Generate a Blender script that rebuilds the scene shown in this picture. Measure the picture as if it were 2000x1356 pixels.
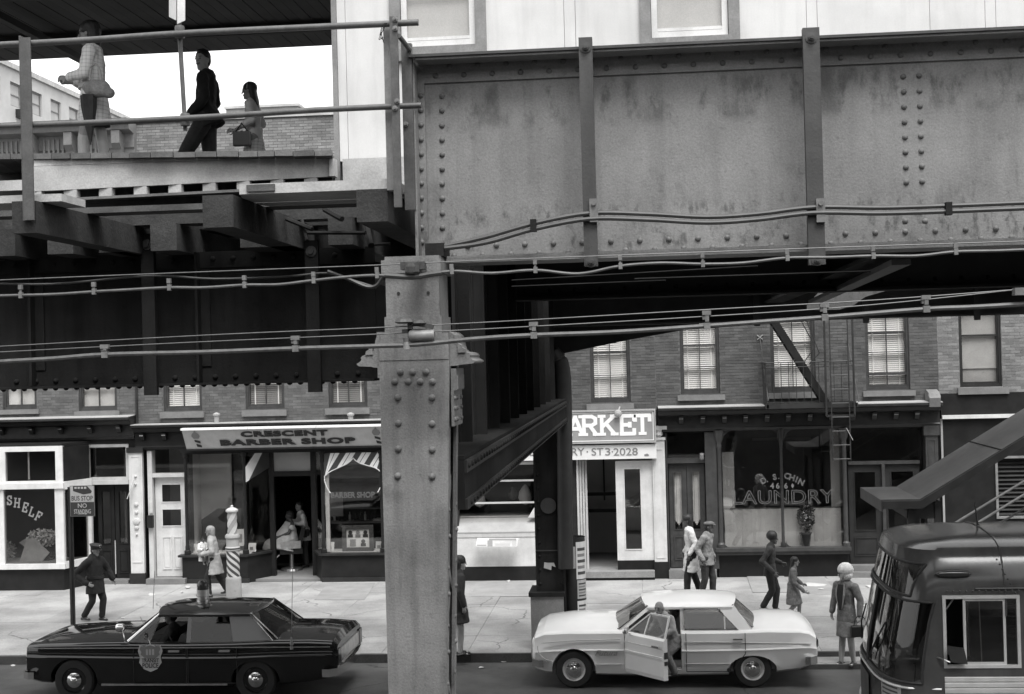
import bpy, bmesh, math, random
from mathutils import Vector, Matrix
random.seed(7)
for o in list(bpy.data.objects): bpy.data.objects.remove(o)
SC = bpy.context.scene
COL = SC.collection
# ------------------------------------------------------------------ camera
YAW, PITCH, ROLL, CAM_H, FPX = 0.0949, 0.0079, 0.0254, 5.264, 2700.0
cy, sy = math.cos(YAW), math.sin(YAW)
FWD = Vector((-sy*math.cos(PITCH), cy*math.cos(PITCH), math.sin(PITCH)))
RGT0 = Vector((cy, sy, 0)); UP0 = RGT0.cross(FWD)
RGT = math.cos(ROLL)*RGT0 - math.sin(ROLL)*UP0
UPV = math.sin(ROLL)*RGT0 + math.cos(ROLL)*UP0
EYE = Vector((0, 0, CAM_H))
cd = bpy.data.cameras.new('camera'); cam = bpy.data.objects.new('camera', cd); COL.objects.link(cam)
cd.sensor_width = 36.0; cd.lens = FPX/2000*36.0; cd.clip_start = 0.1; cd.clip_end = 600
cam.matrix_world = Matrix((( RGT.x, UPV.x, -FWD.x, EYE.x), (RGT.y, UPV.y, -FWD.y, EYE.y), (RGT.z, UPV.z, -FWD.z, EYE.z), (0, 0, 0, 1)))
SC.camera = cam
# ------------------------------------------------------------------ sky, sun, exposure (flat overcast daylight, black and white film)
SUN_EL, SUN_AZ = math.radians(62), math.radians(158)      # azimuth clockwise from +Y: behind the camera, to the right
W = bpy.data.worlds.new('World'); SC.world = W; W.use_nodes = True
wn, wl = W.node_tree.nodes, W.node_tree.links
bg = wn['Background']
skt = wn.new('ShaderNodeTexSky'); skt.sky_type = 'NISHITA'; skt.sun_disc = False
skt.sun_elevation = SUN_EL; skt.sun_rotation = SUN_AZ; skt.air_density = 1.0; skt.dust_density = 6.0; skt.ozone_density = 1.0
tobw = wn.new('ShaderNodeRGBToBW'); wl.new(skt.outputs[0], tobw.inputs[0])
mx = wn.new('ShaderNodeMix'); mx.data_type = 'FLOAT'; mx.inputs[0].default_value = 0.75
wl.new(tobw.outputs[0], mx.inputs[2]); mx.inputs[3].default_value = 11.5       # overcast layer: even white
wl.new(mx.outputs[0], bg.inputs['Color']); bg.inputs['Strength'].default_value = 0.0695
sl = bpy.data.lights.new('sun', 'SUN'); so = bpy.data.objects.new('sun', sl); COL.objects.link(so)
sl.energy = 1.5; sl.angle = math.radians(30); sl.color = (1, 0.995, 0.985)
sdir = Vector((math.sin(SUN_AZ)*math.cos(SUN_EL), math.cos(SUN_AZ)*math.cos(SUN_EL), math.sin(SUN_EL)))
so.rotation_euler = sdir.to_track_quat('Z', 'Y').to_euler()
SC.view_settings.view_transform = 'Standard'; SC.view_settings.look = 'None'
SC.view_settings.exposure = 1.42; SC.view_settings.gamma = 1.0; SC.view_settings.use_curve_mapping = False
SC.render.engine = 'CYCLES'; SC.cycles.max_bounces = 6; SC.cycles.transparent_max_bounces = 12; SC.cycles.caustics_reflective = False; SC.cycles.caustics_refractive = False; SC.cycles.blur_glossy = 1.0; SC.cycles.sample_clamp_indirect = 2.0
SC.cycles.use_denoising = True
# ------------------------------------------------------------------ sight lines: photo pixel -> point of the place
def ray(px, py): return FWD + (px-1000)/FPX*RGT - (py-678)/FPX*UPV
def P(px, py, Y):
    v = ray(px, py); return EYE + v*((Y-EYE.y)/v.y)
def G(px, py, z):
    v = ray(px, py); return EYE + v*((z-EYE.z)/v.z)
def RC(px0, py0, px1, py1, Y):      # rectangle on the plane y = Y -> x0, x1, z0, z1
    mx_, my_ = (px0+px1)/2, (py0+py1)/2
    return P(px0, my_, Y).x, P(px1, my_, Y).x, P(mx_, py1, Y).z, P(mx_, py0, Y).z
def depth(p): return (p-EYE).dot(FWD)
# ------------------------------------------------------------------ materials (black and white film: every colour a grey)
def tint(g): return (g, g*0.996, g*0.989, 1)
def mat(name, g, rough=0.6, var=0.0, scale=3.0, metal=0.0, spots=0.0, streak=0.0, bump=0.0, bscale=40, spec=0.5, coat=0.0, rnd=0.0, grain=0.0, stains=(), chips=0.0, cracks=0.0):
    m = bpy.data.materials.new(name); m.use_nodes = True
    n, l = m.node_tree.nodes, m.node_tree.links
    b = n['Principled BSDF']; b.inputs['Roughness'].default_value = rough; b.inputs['Metallic'].default_value = metal
    b.inputs['Specular IOR Level'].default_value = spec; b.inputs['Coat Weight'].default_value = coat; b.inputs['Coat Roughness'].default_value = 0.05
    b.inputs['Base Color'].default_value = tint(g)
    geo = n.new('ShaderNodeNewGeometry')
    val = None
    def math_(op, a, b_):
        q = n.new('ShaderNodeMath'); q.operation = op
        for i, s in enumerate((a, b_)):
            if isinstance(s, (int, float)): q.inputs[i].default_value = s
            else: l.new(s, q.inputs[i])
        return q.outputs[0]
    def noise(sc, det=6, stretch=None, rough_=0.6):
        t = n.new('ShaderNodeTexNoise'); t.inputs['Scale'].default_value = sc; t.inputs['Detail'].default_value = det; t.inputs['Roughness'].default_value = rough_
        if stretch:
            mp = n.new('ShaderNodeVectorMath'); mp.operation = 'MULTIPLY'; mp.inputs[1].default_value = stretch
            l.new(geo.outputs['Position'], mp.inputs[0]); l.new(mp.outputs[0], t.inputs['Vector'])
        else: l.new(geo.outputs['Position'], t.inputs['Vector'])
        return t.outputs['Fac']
    def ramp(s, a, c, lo, hi):
        r = n.new('ShaderNodeMapRange'); r.interpolation_type = 'SMOOTHSTEP'
        l.new(s, r.inputs[0]); r.inputs[1].default_value = a; r.inputs[2].default_value = c; r.inputs[3].default_value = lo; r.inputs[4].default_value = hi
        return r.outputs[0]
    val = 1.0
    if var: val = math_('MULTIPLY', ramp(noise(scale), 0.3, 0.7, 1-var, 1+var*0.6), val)
    if grain: val = math_('MULTIPLY', ramp(noise(70, 3), 0.25, 0.75, 1-grain, 1+grain), val)
    if streak: val = math_('MULTIPLY', ramp(noise(1.0, 5, (9, 9, 0.8)), 0.42, 0.75, 1, 1-streak), val)
    if spots: val = math_('MULTIPLY', ramp(noise(9, 8, None, 0.75), 0.58, 0.70, 1, 1-spots), val)
    for (za, zb_, amt, sc_, thr) in stains:            # soot and wash marks lying in a band of the plate (metres above the road)
        sp_ = n.new('ShaderNodeSeparateXYZ'); l.new(geo.outputs['Position'], sp_.inputs[0])
        band = math_('MULTIPLY', ramp(sp_.outputs['Z'], za, za+.10, 0, 1), ramp(sp_.outputs['Z'], zb_-.12, zb_, 1, 0))
        blot = math_('MULTIPLY', ramp(noise(1.0, 7, (sc_, sc_, sc_*.45), .68), thr, thr+.16, 0, 1), band)
        val = math_('MULTIPLY', math_('SUBTRACT', 1, math_('MULTIPLY', blot, amt)), val)
    if cracks:                                          # thin wandering cracks
        wob = n.new('ShaderNodeTexNoise'); wob.inputs['Scale'].default_value = 2.2; wob.inputs['Detail'].default_value = 5; l.new(geo.outputs['Position'], wob.inputs['Vector'])
        ad = n.new('ShaderNodeVectorMath'); ad.operation = 'MULTIPLY_ADD'; ad.inputs[1].default_value = (.5, .5, .0); l.new(wob.outputs['Color'], ad.inputs[0]); l.new(geo.outputs['Position'], ad.inputs[2])
        vo = n.new('ShaderNodeTexVoronoi'); vo.feature = 'DISTANCE_TO_EDGE'; vo.inputs['Scale'].default_value = 0.42; l.new(ad.outputs[0], vo.inputs['Vector'])
        line_ = ramp(vo.outputs['Distance'], .003, .009, 1, 0); some = ramp(noise(.35, 2), .48, .56, 0, 1)
        val = math_('MULTIPLY', math_('SUBTRACT', 1, math_('MULTIPLY', math_('MULTIPLY', line_, some), cracks)), val)
    if chips: val = math_('MULTIPLY', ramp(noise(26, 5, None, .7), 0.635, 0.68, 1, 1-chips), val)
    if rnd:
        oi = n.new('ShaderNodeObjectInfo')
        s_ = math_('ADD', oi.outputs['Random'], geo.outputs['Random Per Island']); s_ = math_('FRACT', s_, 0)
        val = math_('MULTIPLY', ramp(s_, 0, 1, 1-rnd, 1+rnd), val)
    if not isinstance(val, float):
        c = n.new('ShaderNodeMix'); c.data_type = 'RGBA'; c.blend_type = 'MULTIPLY'; c.inputs[0].default_value = 1
        c.inputs[6].default_value = tint(g)
        cc = n.new('ShaderNodeCombineColor')
        for i in range(3): l.new(val, cc.inputs[i])
        l.new(cc.outputs[0], c.inputs[7]); l.new(c.outputs[2], b.inputs['Base Color'])
    if bump:
        bp = n.new('ShaderNodeBump'); bp.inputs['Strength'].default_value = bump; bp.inputs['Distance'].default_value = 0.01
        l.new(noise(bscale, 5), bp.inputs['Height']); l.new(bp.outputs[0], b.inputs['Normal'])
    return m
def glass(name, dark=0.12, refl=1.0, rough=0.02, base=0.045):
    m = bpy.data.materials.new(name); m.use_nodes = True
    n, l = m.node_tree.nodes, m.node_tree.links
    for q in list(n): n.remove(q)
    out = n.new('ShaderNodeOutputMaterial'); tr = n.new('ShaderNodeBsdfTransparent'); gl = n.new('ShaderNodeBsdfGlossy')
    tr.inputs[0].default_value = tint(1-dark); gl.inputs['Roughness'].default_value = rough; gl.inputs['Color'].default_value = tint(refl)
    fr = n.new('ShaderNodeLayerWeight'); fr.inputs[0].default_value = 0.5        # facing ratio, the same from both sides of a pane
    pw = n.new('ShaderNodeMath'); pw.operation = 'POWER'; pw.inputs[1].default_value = 5.0; l.new(fr.outputs['Facing'], pw.inputs[0])
    q = n.new('ShaderNodeMath'); q.operation = 'MULTIPLY_ADD'; q.inputs[1].default_value = 0.92; q.inputs[2].default_value = base
    l.new(pw.outputs[0], q.inputs[0])
    ms = n.new('ShaderNodeMixShader'); l.new(q.outputs[0], ms.inputs[0]); l.new(tr.outputs[0], ms.inputs[1]); l.new(gl.outputs[0], ms.inputs[2])
    l.new(ms.outputs[0], out.inputs[0])
    return m
M = {}
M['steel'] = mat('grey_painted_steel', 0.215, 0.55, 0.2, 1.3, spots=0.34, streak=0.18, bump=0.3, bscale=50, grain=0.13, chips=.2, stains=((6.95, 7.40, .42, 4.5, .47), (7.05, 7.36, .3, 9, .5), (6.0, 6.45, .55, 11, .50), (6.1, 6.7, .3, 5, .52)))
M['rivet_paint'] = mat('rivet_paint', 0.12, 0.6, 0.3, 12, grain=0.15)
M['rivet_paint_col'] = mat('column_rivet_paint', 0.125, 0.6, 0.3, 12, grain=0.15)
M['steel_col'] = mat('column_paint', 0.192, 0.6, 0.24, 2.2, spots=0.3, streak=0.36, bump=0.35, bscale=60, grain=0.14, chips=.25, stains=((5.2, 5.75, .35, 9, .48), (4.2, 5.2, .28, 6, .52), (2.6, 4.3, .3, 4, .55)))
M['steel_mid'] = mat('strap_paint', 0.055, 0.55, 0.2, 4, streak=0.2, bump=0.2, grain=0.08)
M['steel_dark'] = mat('dark_and_shaded_steel', 0.026, 0.85, 0.35, 1.1, spots=0.3, streak=0.3, bump=0.3, spec=0.08)  # dark steel; under-deck shade is put into this colour on the left girder
M['steel_black'] = mat('black_and_shaded_steel', 0.030, 0.55, 0.3, 2.5, spots=0.2, bump=0.15, spec=0.3)  # black ironwork; on girders and beams it also carries painted under-deck shade
M['tie'] = mat('creosoted_timber', 0.030, 0.85, 0.35, 5, streak=0.1, bump=0.6, bscale=30, grain=0.25, rnd=0.25)
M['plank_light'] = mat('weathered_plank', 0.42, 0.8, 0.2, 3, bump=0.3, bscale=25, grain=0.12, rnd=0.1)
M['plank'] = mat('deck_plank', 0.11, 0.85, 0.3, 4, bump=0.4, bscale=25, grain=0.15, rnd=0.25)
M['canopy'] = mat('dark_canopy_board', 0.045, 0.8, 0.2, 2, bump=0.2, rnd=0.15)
M['white_wall'] = mat('white_station_wall', 0.58, 0.6, 0.10, 1.5, grain=0.03, streak=.10, bump=0.05)
M['trim_grey'] = mat('weathered_window_frame', 0.21, 0.7, 0.2, 6, streak=0.15, grain=0.12)
M['trim_white'] = mat('white_paint', 0.62, 0.55, 0.12, 3, spots=0.14, streak=0.08, grain=0.06)
M['trim_cream'] = mat('dull_white_paint', 0.52, 0.6, 0.12, 3, spots=0.18, streak=0.12, grain=0.06)
M['shade'] = mat('window_shade', 0.42, 0.9, 0.1, 2, grain=0.08)
M['pipe'] = mat('pipe_rail', 0.085, 0.5, 0.25, 8, grain=0.15)
M['cable'] = mat('black_cable', 0.06, 0.5, 0.2, 8)
M['cable_light'] = mat('grey_cable', 0.095, 0.45, 0.25, 14, grain=0.1)
M['galv'] = mat('galvanised_fitting', 0.19, 0.5, 0.25, 20, metal=0.2)
M['brick_dark'] = mat('dark_brick', 0.083, 0.85, 0.22, 2.2, grain=0.2, rnd=0.20, bump=0.3)
M['brick_mid'] = mat('grey_brick', 0.11, 0.85, 0.22, 2.2, grain=0.2, rnd=0.18, bump=0.3)
M['brick_pale'] = mat('pale_brick', 0.185, 0.85, 0.25, 1.6, grain=0.25, rnd=0.22, bump=0.3)
M['far_wall'] = mat('pale_far_wall', 0.50, 0.9, 0.1, 1, grain=0.05)
M['glass_dark'] = glass('dark_car_glass', 0.60, base=0.03)
M['glass_laundry'] = glass('laundry_plate_glass', 0.08, base=0.13)
M['blind_dim'] = mat('dim_blind_slat', 0.30, 0.7)
M['kerb_face'] = mat('dark_kerb_stone', 0.055, 0.85, 0.3, 3, spots=0.3, grain=0.25, rnd=0.2)  # kerb stones and gutter edge, darker than the other stone
M['glass_shop'] = glass('shop_plate_glass', 0.05, base=0.085)
M['mortar'] = mat('mortar', 0.11, 0.95, 0.3, 4, grain=0.2)
M['mortar_pale'] = mat('pale_mortar', 0.24, 0.95, 0.25, 4, grain=0.2)
M['stone'] = mat('brownstone_sill', 0.17, 0.85, 0.15, 5, grain=0.15)
M['sheet_metal'] = mat('grey_sheet_metal', 0.33, 0.7, 0.15, 2, spots=0.3, grain=0.1)
M['dark_paint'] = mat('dark_shopfront_paint', 0.028, 0.45, 0.3, 3, grain=0.1, spec=0.3)
M['black_paint'] = mat('black_shopfront_paint', 0.016, 0.5, 0.3, 3, spec=0.22)
M['brown_wood'] = mat('brown_varnished_wood', 0.05, 0.5, 0.25, 6, streak=0.2, grain=0.12)
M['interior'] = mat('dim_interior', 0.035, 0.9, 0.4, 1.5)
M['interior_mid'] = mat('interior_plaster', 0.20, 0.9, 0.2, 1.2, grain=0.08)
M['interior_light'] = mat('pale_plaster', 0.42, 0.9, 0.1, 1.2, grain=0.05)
M['glass'] = glass('window_glass', 0.02)
M['glass_dirty'] = glass('dusty_glass', 0.25, 1.0, 0.08)
M['glass_car'] = glass('car_glass', 0.42, base=0.05)
M['blind'] = mat('blind_slat', 0.86, 0.6)
M['curtain'] = mat('net_curtain', 0.60, 0.9, 0.1, 3, streak=0.12)
M['sign_grey'] = mat('sign_board', 0.50, 0.6, 0.1, 3, grain=0.06, streak=0.06)
M['sign_letter'] = mat('sign_letter_dark', 0.016, 0.6)
M['market_board'] = mat('market_sign_board', 0.27, 0.6, 0.1, 3, grain=0.06, streak=0.08)
M['sign_white'] = mat('sign_white', 0.72, 0.55, 0.04, 3, grain=0.04)
M['letter_white'] = mat('letter_white', 0.80, 0.5)
M['letter_grey'] = mat('letter_grey', 0.20, 0.6)
M['gilt'] = mat('gilt_lettering', 0.21, 0.5)
M['stripe_dark'] = mat('stripe_dark', 0.05, 0.6)
M['concrete'] = mat('pavement_concrete', 0.305, 0.9, 0.32, 0.7, spots=0.26, streak=0.0, cracks=.55, grain=0.22, bump=0.2, bscale=60, rnd=0.07, chips=.28)
M['patch'] = mat('pavement_patch', 0.27, 0.9, 0.15, 2, spots=0.2, grain=0.12)
M['kerb'] = mat('granite_kerb', 0.26, 0.8, 0.2, 3, spots=0.3, grain=0.2, rnd=0.12)
M['asphalt'] = mat('asphalt', 0.082, 0.9, 0.4, 0.8, spots=0.3, cracks=.5, chips=.2, grain=0.25, bump=0.3, bscale=120)
M['ground'] = mat('ground', 0.10, 0.95, 0.2, 1)
M['paper'] = mat('waste_paper', 0.48, 0.9, 0.05, 8)
M['chrome'] = mat('chrome', 0.75, 0.12, metal=1.0)
M['chrome_dull'] = mat('dull_chrome', 0.55, 0.3, 0.2, 9, metal=0.9)
M['alu'] = mat('aluminium', 0.62, 0.4, 0.1, 8, metal=0.35)
M['car_black'] = mat('black_car_paint', 0.013, 0.07, spec=0.6)
M['car_white'] = mat('white_car_paint', 0.82, 0.10, 0.04, 2.0, coat=0.0, spec=0.38)
M['car_inner'] = mat('car_interior', 0.03, 0.8)
M['car_seat'] = mat('car_seat_vinyl', 0.06, 0.5)
M['tyre'] = mat('tyre_rubber', 0.022, 0.75, 0.2, 9)
M['bus_paint'] = mat('dark_bus_paint', 0.072, 0.16, 0.25, 2, coat=0.0, spec=0.5, streak=.2)
M['rubber'] = mat('rubber_seal', 0.02, 0.6)
M['lamp_dark'] = mat('dark_lens', 0.03, 0.15)
M['lamp_white'] = mat('white_lens', 0.7, 0.15)
def skin(g, n): return mat(n, g, 0.55, 0.08, 12)
M['skin_pale'] = skin(0.40, 'pale_skin'); M['skin_brown'] = skin(0.085, 'brown_skin'); M['skin_mid'] = skin(0.24, 'tan_skin')
M['hair_black'] = mat('black_hair', 0.014, 0.5, 0.4, 40, bump=0.6, bscale=120); M['hair_blond'] = mat('pale_blond_hair', 0.58, 0.6, 0.25, 30, bump=0.8, bscale=90)
M['hair_grey'] = mat('fair_hair', 0.26, 0.6, 0.3, 30, bump=0.8, bscale=90)
M['cloth_black'] = mat('black_cloth', 0.014, 0.9, 0.3, 9, bump=0.4, bscale=25); M['cloth_dark'] = mat('dark_cloth', 0.032, 0.9, 0.3, 9, bump=0.5, bscale=22)
M['cloth_grey'] = mat('grey_tweed', 0.13, 0.95, 0.25, 14, grain=0.3, bump=0.4, bscale=25); M['cloth_mid'] = mat('mid_grey_cloth', 0.22, 0.9, 0.3, 10, grain=0.2, bump=0.5, bscale=22)
M['cloth_light'] = mat('pale_cloth', 0.33, 0.9, 0.15, 9, bump=0.5, bscale=20); M['cloth_white'] = mat('white_cloth', 0.58, 0.9, 0.08, 9, bump=0.5, bscale=20)
M['leather'] = mat('black_leather', 0.015, 0.35)
M['leaf'] = mat('plant_leaf', 0.07, 0.6, 0.3, 9, rnd=0.3)
def plaid(name, g, g2, sc):
    m = mat(name, g, 0.9); n, l = m.node_tree.nodes, m.node_tree.links; b = n['Principled BSDF']
    tc = n.new('ShaderNodeTexCoord'); sep = n.new('ShaderNodeSeparateXYZ'); l.new(tc.outputs['Object'], sep.inputs[0])
    outs = []
    for i, k in ((0, sc), (2, sc), (1, sc)):
        a = n.new('ShaderNodeMath'); a.operation = 'MULTIPLY'; a.inputs[1].default_value = k; l.new(sep.outputs[i], a.inputs[0])
        f = n.new('ShaderNodeMath'); f.operation = 'FRACT'; l.new(a.outputs[0], f.inputs[0])
        c = n.new('ShaderNodeMath'); c.operation = 'LESS_THAN'; c.inputs[1].default_value = 0.28; l.new(f.outputs[0], c.inputs[0]); outs.append(c.outputs[0])
    s1 = n.new('ShaderNodeMath'); s1.operation = 'ADD'; l.new(outs[0], s1.inputs[0]); l.new(outs[1], s1.inputs[1])
    s2 = n.new('ShaderNodeMath'); s2.operation = 'MULTIPLY'; s2.inputs[1].default_value = 0.5; l.new(s1.outputs[0], s2.inputs[0])
    mx2 = n.new('ShaderNodeMix'); mx2.data_type = 'RGBA'; l.new(s2.outputs[0], mx2.inputs[0]); mx2.inputs[6].default_value = tint(g); mx2.inputs[7].default_value = tint(g2)
    l.new(mx2.outputs[2], b.inputs['Base Color']); return m
M['plaid'] = plaid('pale_plaid_tweed', 0.78, 0.5, 24); M['plaid_skirt'] = plaid('plaid_skirt', 0.65, 0.35, 20)
# ------------------------------------------------------------------ mesh builder and tagging
class MB:
    def __init__(s): s.v = []; s.f = []
    def add(s, vs, fs):
        k = len(s.v); s.v += [tuple(p) for p in vs]; s.f += [tuple(i+k for i in q) for q in fs]; return s
    def box(s, x0, x1, y0, y1, z0, z1):
        if x0 > x1: x0, x1 = x1, x0
        if y0 > y1: y0, y1 = y1, y0
        if z0 > z1: z0, z1 = z1, z0
        return s.add([(x0,y0,z0),(x1,y0,z0),(x1,y1,z0),(x0,y1,z0),(x0,y0,z1),(x1,y0,z1),(x1,y1,z1),(x0,y1,z1)],
                     [(3,2,1,0),(4,5,6,7),(0,1,5,4),(1,2,6,5),(2,3,7,6),(3,0,4,7)])
    def bar(s, p, q, w, h, up=(0,0,1)):         # box beam from p to q: w across, h along up
        p, q = Vector(p), Vector(q); d = (q-p).normalized(); up = Vector(up)
        if abs(d.dot(up)) > 0.98: up = Vector((0,1,0))
        a = d.cross(up).normalized(); b = a.cross(d).normalized()
        vs = [c + a*(w/2*i) + b*(h/2*j) for c in (p, q) for i, j in ((-1,-1),(1,-1),(1,1),(-1,1))]
        return s.add(vs, [(3,2,1,0),(4,5,6,7),(0,1,5,4),(1,2,6,5),(2,3,7,6),(3,0,4,7)])
    def prism(s, poly, d):                      # polygon (3D points) pushed along vector d
        n = len(poly); d = Vector(d); vs = [Vector(p) for p in poly] + [Vector(p)+d for p in poly]
        nrm = Vector((0,0,0))
        for i in range(n): nrm += vs[i].cross(vs[(i+1) % n])
        fl = nrm.dot(d) > 0
        fs = [tuple(range(n)), tuple(range(2*n-1, n-1, -1))] + [(i, i+n, (i+1) % n+n, (i+1) % n) for i in range(n)]
        if fl: fs = [tuple(reversed(f)) for f in fs]
        return s.add(vs, fs)
    def tube(s, pts, r, seg=8, r2=None, cap=True):
        pts = [Vector(p) for p in pts]; n = len(pts); rs = []
        for i in range(n):
            t = (pts[min(i+1, n-1)]-pts[max(i-1, 0)]).normalized()
            ref = Vector((0,0,1)) if abs(t.z) < 0.9 else Vector((0,1,0))
            a = t.cross(ref).normalized(); b = a.cross(t)
            rr = r if r2 is None else r+(r2-r)*i/(n-1)
            if isinstance(r, (list, tuple)): rr = r[i]
            rs.append([pts[i]+(a*math.cos(2*math.pi*k/seg)+b*math.sin(2*math.pi*k/seg))*rr for k in range(seg)])
        return s.rings(rs, cap)
    def rings(s, rs, cap=True):
        seg = len(rs[0]); vs = [p for q in rs for p in q]; fs = []
        for i in range(len(rs)-1):
            for k in range(seg): fs.append((i*seg+k, i*seg+(k+1) % seg, (i+1)*seg+(k+1) % seg, (i+1)*seg+k))
        if cap: fs += [tuple(range(seg-1, -1, -1)), tuple((len(rs)-1)*seg+k for k in range(seg))]
        return s.add(vs, fs)
    def lathe(s, prof, c, axis='z', seg=16, cap=True):      # prof: (radius, height) list
        rs = []
        for r, h in prof:
            ring = []
            for k in range(seg):
                a = 2*math.pi*k/seg; u, v = r*math.cos(a), r*math.sin(a)
                ring.append((c[0]+u, c[1]+v, c[2]+h) if axis == 'z' else ((c[0]+u, c[1]+h, c[2]+v) if axis == 'y' else (c[0]+h, c[1]+u, c[2]+v)))
            rs.append(ring)
        return s.rings(rs, cap)
    def quad(s, *p): return s.add(p, [tuple(range(len(p)))])
    def build(s, name, m, parent=None, smooth=False, fix=True, rel=True):
        me = bpy.data.meshes.new(name)
        off = Vector((0,0,0))
        if parent is not None and rel: off = world_loc(parent)
        me.from_pydata([(x-off.x, y-off.y, z-off.z) for x, y, z in s.v], [], s.f)
        if fix:
            b = bmesh.new(); b.from_mesh(me); bmesh.ops.recalc_face_normals(b, faces=b.faces[:]); b.to_mesh(me); b.free()
        if smooth:
            for p in me.polygons: p.use_smooth = True
            me.set_sharp_from_angle(angle=math.radians(38))
        me.materials.append(M[m] if isinstance(m, str) else m); me.update()
        o = bpy.data.objects.new(name, me); COL.objects.link(o)
        if parent is not None: o.parent = parent
        return o
def world_loc(o):
    v = Vector((0,0,0))
    while o is not None: v += Vector(o.location); o = o.parent
    return v
def tag(o, label=None, cat=None, group=None, kind=None):
    if label: o['label'] = label
    if cat: o['category'] = cat
    if group: o['group'] = group
    if kind: o['kind'] = kind
    return o
def empty(name, loc, label=None, cat=None, group=None, kind=None):
    o = bpy.data.objects.new(name, None); o.location = loc; o.empty_display_size = 0.2; COL.objects.link(o)
    return tag(o, label, cat, group, kind)
def inst(src, parent, loc, rot=None, scale=None):       # same mesh, another piece
    o = bpy.data.objects.new(src.name.split('.')[0], src.data); COL.objects.link(o); o.parent = parent
    o.location = Vector(loc)-world_loc(parent) if parent is not None else loc
    if rot: o.rotation_euler = rot
    if scale: o.scale = scale
    return o
def proto_mesh(name, mb, m, smooth=False):
    o = mb.build(name, m, None, smooth); me = o.data; bpy.data.objects.remove(o); return me
def piece(name, me, parent, loc, rot=None, scale=None):
    o = bpy.data.objects.new(name, me); COL.objects.link(o); o.parent = parent
    o.location = Vector(loc)-world_loc(parent) if parent is not None else loc
    if rot: o.rotation_euler = rot
    if scale: o.scale = scale
    return o
def cells(mb, x0, x1, z0, z1, holes, y0, y1):           # wall slab with rectangular openings (x0,x1,z0,z1)
    xs = sorted({x0, x1} | {min(max(h[i], x0), x1) for h in holes for i in (0, 1)})
    zs = sorted({z0, z1} | {min(max(h[i], z0), z1) for h in holes for i in (2, 3)})
    for j in range(len(zs)-1):
        run = None
        for i in range(len(xs)-1):
            cx, cz = (xs[i]+xs[i+1])/2, (zs[j]+zs[j+1])/2
            hole = any(h[0] < cx < h[1] and h[2] < cz < h[3] for h in holes)
            if hole:
                if run is not None: mb.box(run, xs[i], y0, y1, zs[j], zs[j+1]); run = None
            elif run is None: run = xs[i]
        if run is not None: mb.box(run, xs[-1], y0, y1, zs[j], zs[j+1])
    return mb
# dome shaped rivet heads, pressed out along -Y or +X
def dome(r, h, axis):
    mb = MB(); prof = [(r, 0), (r*0.92, h*0.45), (r*0.6, h*0.85), (r*0.12, h)]
    if axis == '-y': prof = [(a, -b) for a, b in prof]; return mb.lathe(prof, (0,0,0), 'y', 10)
    return mb.lathe(prof, (0,0,0), axis, 10)
RIVET_Y = proto_mesh('rivet', dome(0.022, 0.017, '-y'), 'rivet_paint', True)
RIVET_YC = proto_mesh('rivet', dome(0.026, 0.02, '-y'), 'rivet_paint_col', True)
RIVET_X = proto_mesh('rivet', dome(0.020, 0.016, 'x'), 'rivet_paint_col', True)
RIVET_XD = proto_mesh('rivet', dome(0.022, 0.018, 'x'), 'steel_dark', True)
RIVET_YD = proto_mesh('rivet', dome(0.026, 0.02, '-y'), 'steel_dark', True)
# ------------------------------------------------------------------ writing
def text(name, s, h, m, parent, loc, width=None, ext=0.004, bold=0.0, outline=0.0, rot_y=0.0, rot_x=math.pi/2, shear=0.0, space=1.0):
    cu = bpy.data.curves.new(name, 'FONT'); cu.body = s; cu.size = 1.0; cu.align_x = 'CENTER'; cu.align_y = 'CENTER'; cu.space_character = space; cu.shear = shear
    if outline: cu.fill_mode = 'NONE'; cu.bevel_depth = outline; cu.bevel_resolution = 0
    else: cu.offset = bold; cu.extrude = 0.02
    cu.resolution_u = 4
    tmp = bpy.data.objects.new(name, cu); COL.objects.link(tmp)
    bpy.context.view_layer.update()
    me = bpy.data.meshes.new_from_object(tmp.evaluated_get(bpy.context.evaluated_depsgraph_get()))
    bpy.data.objects.remove(tmp); bpy.data.curves.remove(cu)
    xs = [v.co.x for v in me.vertices]; ys = [v.co.y for v in me.vertices]; zs = [v.co.z for v in me.vertices]
    sy_ = h/(max(ys)-min(ys)); sx_ = (width/(max(xs)-min(xs))) if width else sy_; sz_ = ext/max(1e-6, max(zs)-min(zs))
    ox, oy, oz = (max(xs)+min(xs))/2, (max(ys)+min(ys))/2, min(zs)
    for v in me.vertices: v.co = Vector(((v.co.x-ox)*sx_, (v.co.y-oy)*sy_, (v.co.z-oz)*sz_))
    me.materials.clear(); me.materials.append(M[m]); me.name = name
    o = bpy.data.objects.new(name, me); COL.objects.link(o)
    if parent is not None: o.parent = parent; loc = Vector(loc)-world_loc(parent)
    o.location = loc; o.rotation_mode = 'XYZ'
    o.matrix_local = Matrix.Translation(loc) @ Matrix.Rotation(rot_y, 4, 'Y') @ Matrix.Rotation(rot_x, 4, 'X')
    return o
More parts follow.
